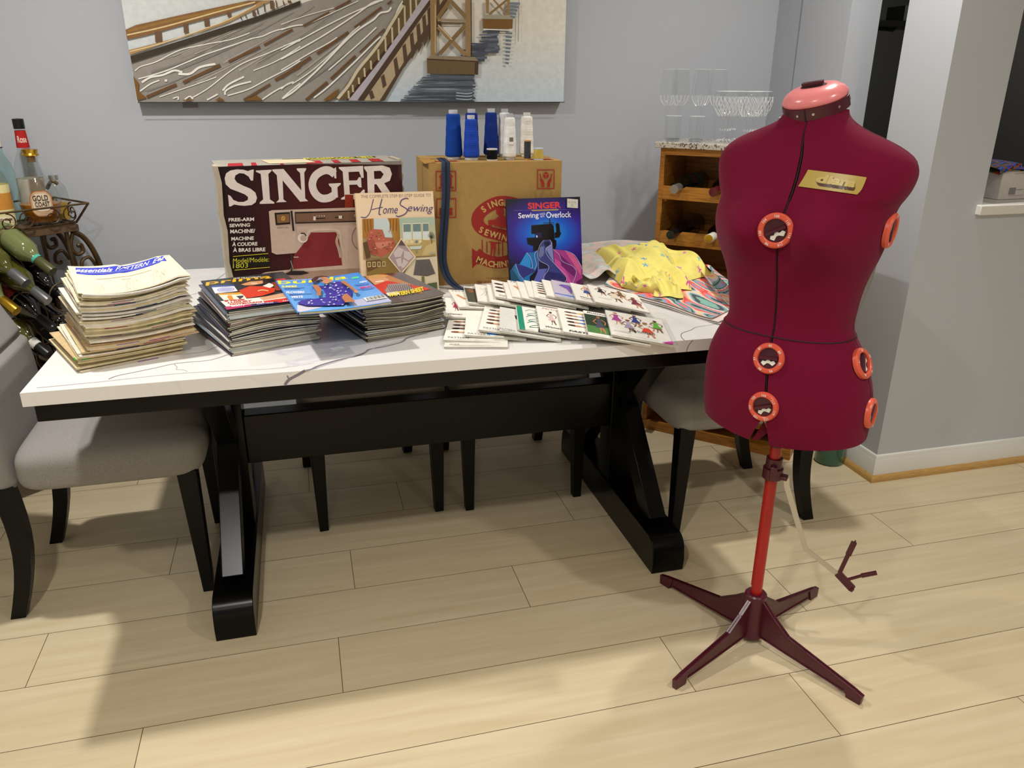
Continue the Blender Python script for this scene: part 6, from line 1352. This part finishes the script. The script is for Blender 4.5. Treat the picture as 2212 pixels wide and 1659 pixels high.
caps = {(0, 0): ('silverfoil', 'wine bottle with a silver cap, left slot of the upper rack row', 'wineg'), (1, 0): ('redcap', 'wine bottle with dark red capsule in the upper rack row', 'wineb'),
        (0, 1): ('blackp', 'wine bottle with black capsule, left slot of the second rack row', 'wineb'), (1, 1): ('white', 'wine bottle with white capsule and gold end in the second rack row', 'wineb'),
        (0, 4): ('redcap', 'wine bottle with dark capsule low in the rack seen under the table', 'wineb'), (0, 5): ('blackp', 'wine bottle with black capsule in the lowest rack row', 'wineb'), (1, 4): ('blackp', 'wine bottle with black capsule low in the rack beside the table leg', 'wineb')}
for (k, r_), (cp, lb, gl) in caps.items():
    o = wine_bottle(lb, inrack(k, r_), gl, cp, 'wine bottles in the oak rack')
    if (k, r_) == (1, 1): b = MB(); b.lathe([(.0001, .3036), (.0150, .3036), (.0150, .3042), (.0001, .3044)], 24); b.build('gold_end', 'gold', o)
    if (k, r_) == (0, 0): b = MB(); b.lathe([(.0376, .08), (.0376, .12)], 24, '#3a5a48', caps=False); b.build('label', 'matte', o)

# ---- glassware on the granite
def place_glass(kind, label, cat, x, y, group, build, src={}):
    if kind not in src:
        t = thing(kind, label, cat, (x, y, CT), rnd.random()*6, group); build(t); src[kind] = t; return t
    return dup(src[kind], (x, y, CT), rnd.random()*6, label, group)
def wineglass(t):
    MB().lathe([(.0315, .001), (.0330, .002), (.0315, .0035), (.012, .006), (.0052, .012)], 32, caps=False).build('foot', 'glass', t)
    MB().lathe([(.0052, .012), (.0045, .04), (.0048, .092), (.0085, .098), (.0060, .102), (.0095, .109), (.0068, .113), (.010, .121)], 24, caps=False).build('stem', 'glass', t)
    b = MB(); P = []
    for rr_, zz in ((.010, 0), (.018, .006), (.026, .020), (.0305, .038), (.0315, .055), (.0300, .075), (.0275, .095), (.0255, .112), (.0248, .125)): P.append((rr_, .121+zz))
    b.lathe(P, 36, caps=False); bowl = b.build('bowl', 'glass', t)
    b = MB(); b.tube([(.0248*math.cos(2*PI*k/32), .0248*math.sin(2*PI*k/32), .246) for k in range(32)], .0006, 4, closed=True); b.build('rim', 'glasscut', bowl)  # near-white ring stands in for sparkle along the lip
    b = MB()
    for k in range(12):
        a0 = 2*PI*k/12; b.tube([((rr_+.0003)*math.cos(a0), (rr_+.0003)*math.sin(a0), z) for rr_, z in ((.012, .122), (.0185, .128), (.0262, .141), (.0305, .158))], .0006, 4)
    b.build('cut_pattern', 'glasscut', bowl)  # pale lines added on the lower bowl as sparkle
def goblet(t):
    MB().lathe([(.030, .001), (.0325, .0025), (.030, .006), (.016, .012), (.010, .018), (.016, .026), (.010, .034)], 12, caps=False).build('foot', 'glass', t)
    MB().lathe([(.010, .034), (.017, .041), (.017, .047), (.009, .055), (.010, .068), (.013, .076)], 12, caps=False).build('stem', 'glass', t)
    b = MB(); P = [(.013, .076), (.020, .082), (.033, .095), (.0430, .112), (.0480, .130), (.0480, .148), (.0445, .166), (.0430, .174)]
    b.lathe(P, 40, caps=False); bowl = b.build('bowl', 'glass', t)
    b = MB(); b.tube([(.043*math.cos(2*PI*k/32), 0.043*math.sin(2*PI*k/32), .174) for k in range(32)], .0005, 4, closed=True); b.build('rim', 'glasscut', bowl); b = MB()  # bright ring drawn as a glint around the lip
    for k in range(12):
        a0 = 2*PI*k/12; b.tube([(.0185*math.cos(a0), .0185*math.sin(a0), .041), (.0185*math.cos(a0+.2), .0185*math.sin(a0+.2), .047)], .0010, 4); b.tube([(.031*math.cos(a0), .031*math.sin(a0), .0045), (.017*math.cos(a0), .017*math.sin(a0), .0125)], .0007, 4)
    for s_ in (-1, 1):
        for k in range(18):
            a0 = 2*PI*k/18; pts = []
            for j in range(8): v = j/7; z = .090+.066*v; rr_ = .0285+.0195*math.sin(min(1, v*1.35)*PI*.5); pts.append((rr_*math.cos(a0+s_*v*.8), rr_*math.sin(a0+s_*v*.8), z))
            b.tube(pts, .0005, 4)
    b.build('cut_pattern', 'glasscut', bowl)
def tumbler(t):
    b = MB(); b.lathe([(.026, .0), (.0270, .001), (.0280, .088)], 32, caps=False); b.lathe([(.001, 0), (.026, 0)], 32, caps=False); body_ = b.build('body', 'glass', t)
    b = MB(); b.tube([(.0278*math.cos(2*PI*k/32), .0278*math.sin(2*PI*k/32), .088) for k in range(32)], .0006, 4, closed=True); b.build('rim', 'glasscut', body_)  # sparkle of the lip put in as a white ring
    b = MB(); b.lathe([(.001, .0012), (.024, .0012), (.0252, .006), (.022, .010), (.001, .0085)], 32); b.build('thick_base', 'glasscut2', body_)
MT['glasscut2'] = glassmat('thick_glass_base', (.86, .90, .95), .6)
MT['glasscut'] = mat('cut_glass_facets', '#e8ebee', .15, 0, .8, bump=(50, .02))  # near-white colour for goblet cuts and for painted glints on the glasses
def onc(x, y): return x, y
for i, (x, y, lb) in enumerate([(1.352, 2.865, 'tall tulip wine glass at the far left of the granite top'), (1.385, 2.84, 'tall tulip wine glass right behind the left tumbler'), (1.420, 2.90, 'tall tulip wine glass second row behind the two left glasses'),
                                (1.450, 2.805, 'tall tulip wine glass above the engraved tumbler'), (1.490, 2.86, 'tall tulip wine glass at the back right of its group'), (1.515, 2.795, 'tall tulip wine glass next to the short goblets')]):
    place_glass('wine_glass', lb, 'glass', x, y, 'tulip wine glasses on the cabinet', wineglass)
for x, y, lb in [(1.350, 2.800, 'straight clear tumbler at the left front of the granite top'), (1.418, 2.748, 'straight clear tumbler with engraved bird in front of the wine glasses'), (1.70, 2.62, 'straight clear tumbler half hidden behind the dress form shoulder')]:
    o = place_glass('tumbler', lb, 'glass', x, y, 'clear tumblers on the cabinet', tumbler)
for x, y, lb in [(1.500, 2.690, 'short cut glass goblet, left front one'), (1.545, 2.735, 'short cut glass goblet behind the left front goblet'), (1.560, 2.630, 'short cut glass goblet, right front one'), (1.615, 2.675, 'short cut glass goblet behind the right front goblet')]:
    place_glass('goblet', lb, 'glass', x, y, 'cut glass goblets on the cabinet', goblet)

t = thing('glass_jug', 'dark green glass jug on the floor between cabinet and column', 'jug', (1.868, 2.322, 0))
MB().lathe([(.001, .004), (.040, 0), (.050, .004), (.053, .012), (.051, .05), (.054, .10), (.052, .15), (.035, .19), (.018, .21), (.016, .25)], 36, caps=False).build('body', 'jug', t)
MB().lathe([(.0165, .235), (.019, .236), (.019, .256), (.001, .257)], 24).build('stopper', 'blackp', t)

# ================================================================== BAR CART (diagonally in the left corner)
U = Vector((.77, .64, 0)).normalized(); Vv = Vector((-.64, .77, 0)).normalized(); RC = math.atan2(.64, .77)
KO = Vector((-.7175, 2.93, 0))-U*.80     # left front foot of the cart; the right front corner stands near the wall
t = thing('bar_cart', 'bronze wrought iron bar cart with scrolled sides and tray rail', 'bar cart', tuple(KO), RC)
ZS = .8965; CL, CD2 = .80, .22
b = MB(); b.box(0, CL, 0, CD2, ZS-.022, ZS); b.build('shelf', 'cartwood', t, bevel=.002)
def iron(name, pts, r=.0035, closed=False, flat=1, n=6, par=None, sp=8):
    b = MB(); P = spline(pts, sp) if sp else pts; b.tube(P, r, n, flat=flat, closed=closed); return b.build(name, 'iron', par or t)
fl = .030
rail = [(-fl, -fl, ZS+.068), (CL+fl, -fl, ZS+.068), (CL+fl, CD2-.02, ZS+.068), (-fl, CD2-.02, ZS+.068)]
b = MB(); b.tube(rail[:2], .0035, 6); b.tube(rail[1:3], .0035, 6); b.tube(rail[2:], .0035, 6); b.tube([rail[3], rail[0]], .0035, 6)
low = [(.004, .004, ZS+.006), (CL-.004, .004, ZS+.006), (CL-.004, CD2-.03, ZS+.006), (.004, CD2-.03, ZS+.006)]
b.tube(low[:2], .0035, 6); b.tube(low[1:3], .0035, 6); b.tube(low[2:], .0035, 6); b.tube([low[3], low[0]], .0035, 6)
for a_, c_ in zip(low, rail): b.tube([a_, c_], .004, 6)
b.build('tray_rail', 'iron', t)
def spiral(c, r0, turns, ax, n=30, z0=0, start=0, dirn=1):
    out = []
    for k in range(n+1):
        v = k/n; an = start+dirn*turns*2*PI*v; rr_ = r0*(1-.75*v); out.append(Vector(c)+Vector(ax)*(rr_*math.cos(an))+Vector((0, 0, 1))*(rr_*math.sin(an)))
    return out
for k in range(6):
    for s_ in (1, -1):
        cx = .07+k*.135+s_*.030; b = MB(); b.tube(spiral((cx, -.014, ZS+.035), .027, 1.3, (1, 0, 0), start=PI/2, dirn=s_), .0022, 5); b.build('scroll', 'iron', t)
for k in (0, 1):
    b = MB(); b.tube(spiral((CL+.012, .05+k*.1, ZS+.036), .030, 1.4, (0, 1, 0), start=PI/2, dirn=1 if k else -1), .0026, 5); b.build('scroll', 'iron', t)
b = MB(); b.tube(spline([(CL+.01, CD2-.03, ZS+.10), (CL+.02, CD2-.05, ZS+.125), (CL+.035, CD2-.06, ZS+.115)], 6), .006, 6); b.build('finial', 'iron', t)
for y in (.02, CD2-.02):
    for sx, x0 in ((1, CL-.035), (-1, .035)):
        b = MB(); b.tube(spline([(x0, y, ZS-.022), (x0+sx*.005, y, .7), (x0+sx*.015, y, .45), (x0+sx*.02, y, .09)], 6), .0075, 8); b.build('post', 'iron', t)
        b = MB(); b.tube(spline([(x0+sx*.02, y, ZS-.024), (x0+sx*.05, y, ZS-.045), (x0+sx*.075, y, ZS-.09), (x0+sx*.092, y, ZS-.16), (x0+sx*.088, y, ZS-.25), (x0+sx*.05, y, ZS-.33)], 6), .009, 8, flat=1.3); b.build('side_scroll', 'iron', t)
        b = MB(); b.tube(spline([(x0+sx*.02, y, ZS-.03), (x0+sx*.008, y, ZS-.07), (x0+sx*.02, y, ZS-.10), (x0+sx*.042, y, ZS-.095), (x0+sx*.040, y, ZS-.072), (x0+sx*.028, y, ZS-.075)], 6), .006, 8, flat=1.3); b.build('side_scroll', 'iron', t)
        b = MB(); b.tube(spline([(x0+sx*.078, y, ZS-.15), (x0+sx*.060, y, ZS-.118), (x0+sx*.035, y, ZS-.125), (x0+sx*.030, y, ZS-.150), (x0+sx*.045, y, ZS-.160), (x0+sx*.050, y, ZS-.150)], 6), .005, 8, flat=1.3); b.build('side_scroll', 'iron', t)
        b = MB(); b.cyl(.028, -.008, .008, 20, M=Matrix.Translation((x0+sx*.03, y, .0285)) @ Matrix.Rotation(PI/2, 4, 'X')); b.box(x0+sx*.03-.010, x0+sx*.03+.010, y-.012, y+.012, .055, .095); b.build('caster', 'blackp', t)
b = MB(); b.box(.03, CL-.03, .0, CD2, .15, .165); b.build('bottom_shelf', 'cartwood', t)
MB().box(.03, CL-.02, CD2-.012, CD2-.004, .17, .70).build('back_panel', 'blackp', t)  # black sheet added as a dark backdrop behind the bottles
KM = T3(*KO, RC)
def cartbottle(tx, tz, glass, cap, name_lab, capcol=None, lab=None, out=.13):
    tx_ = .8-(.8-tx)*.967; tz_ = 1.35-(1.35-tz)*.967
    tipL = Vector((tx_, -out, tz_)); dirL = Vector((-.080, .230, .165)).normalized()
    base = KM @ (tipL+dirL*.303); tip = KM @ tipL; d = (tip-base).normalized()
    rc = tipL+dirL*(out-.01)/dirL.y; b = MB(); b.tube([(rc.x+.043*math.cos(2*PI*q/20), rc.y, rc.z+.047*math.sin(2*PI*q/20)) for q in range(20)], .0026, 5, closed=True); b.build('rack_ring', 'iron', t)
    b = MB(); b.tube(spline([(rc.x+.043, rc.y, rc.z), (rc.x+.06, rc.y, rc.z-.03), (rc.x+.055, rc.y, rc.z-.07), (rc.x+.03, rc.y, rc.z-.085)], 6), .0024, 5); b.build('rack_scroll', 'iron', t)
    return wine_bottle(name_lab, Matrix.Translation(base) @ d.to_track_quat('Z', 'Y').to_matrix().to_4x4(), glass, cap, 'wine bottles in the bar cart', capcol, lab)
for tx, tz, gl, cp, lb, lab, out in [(.625, .765, 'winepale', 'olivecap', 'pale green bottle with turquoise neck label nearest the cart top', None, .13), (.539, .743, 'winey', 'greycap', 'yellow green bottle with grey ridged cap at the left of the cart', None, .13),
        (.592, .674, 'winey', 'greycap', 'olive bottle with grey capsule and silver end beside the paper pile', None, .13), (.494, .662, 'winepale', 'gold', 'bottle with a gold cap half hidden by the chair back', None, .13),
        (.605, .572, 'wineb', 'blackp', 'red bodied bottle with black screw cap in the cart', '#6a1a16', .10), (.573, .490, 'winey', 'blackp', 'olive bottle with a white neck label low in the cart', '#d9d6cc', .10),
        (.500, .440, 'wineg', 'redcap', 'dark green bottle lowest in the cart behind the chair', None, .10), (.700, .500, 'wineb', 'redcap', 'black bottle at the right end of the cart rack', None, .06),
        (.700, .640, 'wineb', 'blackp', 'black bottle behind the paper pile at the right of the cart rack', None, .02), (.640, .400, 'wineb', 'redcap', 'dark bottle low in the cart beside the table corner', None, .08)]:
    o = cartbottle(tx, tz, gl, cp, lb, None, lab, out)
    if gl == 'winepale' and cp == 'olivecap': b = MB(); b.lathe([(.0172, .225), (.0165, .243)], 24, '#4fb0a4', caps=False); b.build('neck_label', 'matte', o)
    if tx == .592: b = MB(); b.lathe([(.0001, .3036), (.0150, .3036), (.0158, .2985)], 24, caps=False); b.build('silver_end', 'steel', o)
    if tx == .573: b = MB(); b.lathe([(.0178, .225), (.0160, .260)], 24, '#d9d6cc', caps=False); b.build('neck_label', 'matte', o)
for zr in (.25, .42, .60):
    b = MB(); b.tube([(.04, CD2-.02, zr), (CL-.04, CD2-.02, zr)], .004, 6); b.build('rack_bar', 'iron', t)
# bottles standing in the tray
ZT = ZS+.0005
def onT(x, y): v = KM @ Vector((x, y, 0)); return (v.x, v.y, ZT)
p = onT(.722, .064)
t = thing('decanter_bottle', 'round whisky bottle with gold stopper and oval printed label on the cart', 'bottle', p, RC)
t.scale = (.92, .92, 1.07)
P = [(.045, .0), (.052, .004), (.050, .012), (.047, .020), (.060, .040), (.0665, .065), (.066, .085), (.056, .115), (.040, .138), (.026, .155), (.020, .172), (.0185, .196), (.024, .199), (.024, .203), (.016, .204)]
def facet(bm, P, n, k=.0): bm.lathe(P, n, caps=False)
b = MB(); facet(b, P, 28); b.lathe([(.001, .001), (.045, 0)], 28, caps=False); b.build('body', 'glassb', t)
b = MB(); b.lathe([(.001, .013), (.044, .014), (.046, .022), (.0575, .040), (.0638, .062), (.0640, .067), (.001, .067)], 28); b.build('whisky', 'amber', t)
MB().lathe([(.0125, .188), (.0125, .205), (.001, .205)], 20).build('cork', 'cork', t)
MB().lathe([(.0155, .204), (.027, .207), (.0255, .211), (.023, .214), (.0245, .221), (.026, .225), (.001, .227)], 32).build('stopper', 'gold', t)
b = MB()
def lab_pt(x, z, off=.0): # on the front of the round bottle
    r_ = .0672+off; an = x/r_-PI/2-R(20); return (r_*math.cos(an), r_*math.sin(an), z)
def oval(rx, rz, cz, off, col, n=32):
    c = [lab_pt(rx*max(-1, min(1, 1.12*math.cos(2*PI*k/n))), cz+rz*max(-1, min(1, 1.12*math.sin(2*PI*k/n))), off) for k in range(n)]; c.append(lab_pt(0, cz, off+.0006)); b.add(c, [(k, (k+1) % n, n) for k in range(n)], col)
oval(.036, .038, .072, .0010, '#a8642c'); oval(.0335, .0355, .072, .0016, '#c8a684'); oval(.028, .026, .076, .0022, '#dccbb0')
def labtext(s_, x0, x1, z0, z1, col, off):
    vs, fs = textmesh(s_, .012); ax = min(v[0] for v in vs); bx = max(v[0] for v in vs); ay = min(v[1] for v in vs); by = max(v[1] for v in vs)
    b.add([lab_pt(x0+(x1-x0)*(v[0]-ax)/(bx-ax), z0+(z1-z0)*(v[1]-ay)/(by-ay), off) for v in vs], fs, col)
labtext('GOLD', -.026, .022, .081, .097, '#3c2418', .0034); labtext('COAST', -.022, .024, .064, .078, '#3c2418', .0034)
b.build('label', 'matte', t)
def tall(name, label, x, y, prof, glass, liquid=None, cap=None, capm='blackp', labels=(), n=28):
    t = thing(name, label, 'bottle', onT(x, y), RC, 'standing bottles on the bar cart')
    b = MB(); b.lathe(prof, n, caps=False); b.lathe([(.001, prof[0][1]), prof[0]], n, caps=False); b.build('body', glass, t)
    if liquid: MB().lathe(liquid[1], n).build('liquid', liquid[0], t)
    if cap: MB().lathe(cap, 24).build('cap', capm, t)
    for (z0, z1, r0, r1, col, extra) in labels:
        b = MB(); b.lathe([(r0, z0), (r1, z1)], n, col, caps=False)
        if extra:
            s_, c2 = extra; vs, fs = textmesh(s_, .02); ax = min(v[0] for v in vs); bx = max(v[0] for v in vs); ay = min(v[1] for v in vs); by = max(v[1] for v in vs)
            out = []
            for vx, vy in vs:
                u = (vx-ax)/(bx-ax)-.5; v = (vy-ay)/(by-ay); zz = z0+(z1-z0)*(.3+.4*v); rr_ = (r0+(r1-r0)*(zz-z0)/(z1-z0))+.0008; an = -PI/2+u*1.5-R(22); out.append((rr_*math.cos(an), rr_*math.sin(an), zz))
            b.add(out, fs, c2)
        b.build('label', 'matte', t)
    return t
tall('liquor_bottle', 'tall bottle with black cap and red neck label behind the round whisky bottle', .757, .181, [(.036, 0), (.040, .004), (.040, .17), (.034, .195), (.0215, .225), (.0165, .25), (.0150, .30), (.0150, .315)], 'glassb', ('brownliq', [(.001, .004), (.037, .005), (.037, .12), (.001, .12)]),
     [(.0165, .297), (.0170, .302), (.0170, .328), (.001, .330)], 'blackp', [(.238, .292, .0195, .0160, '#b5211f', ('Rose', '#ead9c8')), (.05, .14, .0405, .0405, '#c8c0b0', None)])
tall('liquor_bottle', 'bottle with white cap and aqua glass neck behind the whisky bottle', .675, .181, [(.032, 0), (.036, .004), (.036, .17), (.030, .195), (.0165, .222), (.0145, .25), (.0145, .268)], 'glassaq', None, [(.0165, .240), (.0170, .243), (.0170, .272), (.001, .273)], 'white', [(.2415, .245, .0172, .0172, '#1c2444', None)])
tall('liquor_bottle', 'clear round shouldered bottle with purple lettering right of the whisky bottle', .803, .116, [(.028, 0), (.032, .004), (.034, .06), (.034, .09), (.029, .115), (.018, .128), (.0135, .132), (.013, .145)], 'glassb', ('rum', [(.001, .004), (.030, .005), (.032, .06), (.001, .06)]),
     [(.0145, .135), (.015, .138), (.015, .150), (.001, .151)], 'silverfoil', [])
tall('liquor_bottle', 'rum bottle with yellow pictorial label at the left of the tray', .592, .050, [(.034, 0), (.038, .004), (.038, .15), (.032, .175), (.018, .20), (.0145, .215), (.0140, .25)], 'glassb', ('rum', [(.001, .004), (.035, .005), (.035, .14), (.001, .14)]),
     [(.0155, .225), (.0160, .228), (.0160, .258), (.001, .259)], 'gold', [(.02, .145, .0386, .0386, '#e2d59a', None), (.03, .05, .0390, .0390, '#efe6c4', ('SPICED RUM', '#6a3c1c')), (.07, .12, .0389, .0389, '#c98a3a', None)])
tall('liquor_bottle', 'amber bottle with cream label between the rum and the whisky', .626, .124, [(.034, 0), (.037, .004), (.037, .13), (.030, .155), (.016, .19), (.0145, .22)], 'glassb', ('amber', [(.001, .004), (.034, .005), (.034, .12), (.001, .12)]),
     [(.0155, .20), (.016, .203), (.016, .225), (.001, .226)], 'gold', [(.02, .085, .0376, .0376, '#e6dcc0', ("Rics", '#6a5a3c')), (.105, .135, .0372, .033, '#33442c', None)])
tall('liquor_bottle', 'large clear flask shaped bottle with dark liqueur at the left edge', .543, .165, [(.045, 0), (.048, .004), (.050, .10), (.050, .18), (.046, .23), (.036, .265), (.018, .283), (.016, .30)], 'glassb', ('brownliq', [(.001, .004), (.046, .005), (.050, .10), (.048, .19), (.001, .19)]),
     [(.0165, .29), (.017, .292), (.017, .31), (.001, .311)], 'gold', [])
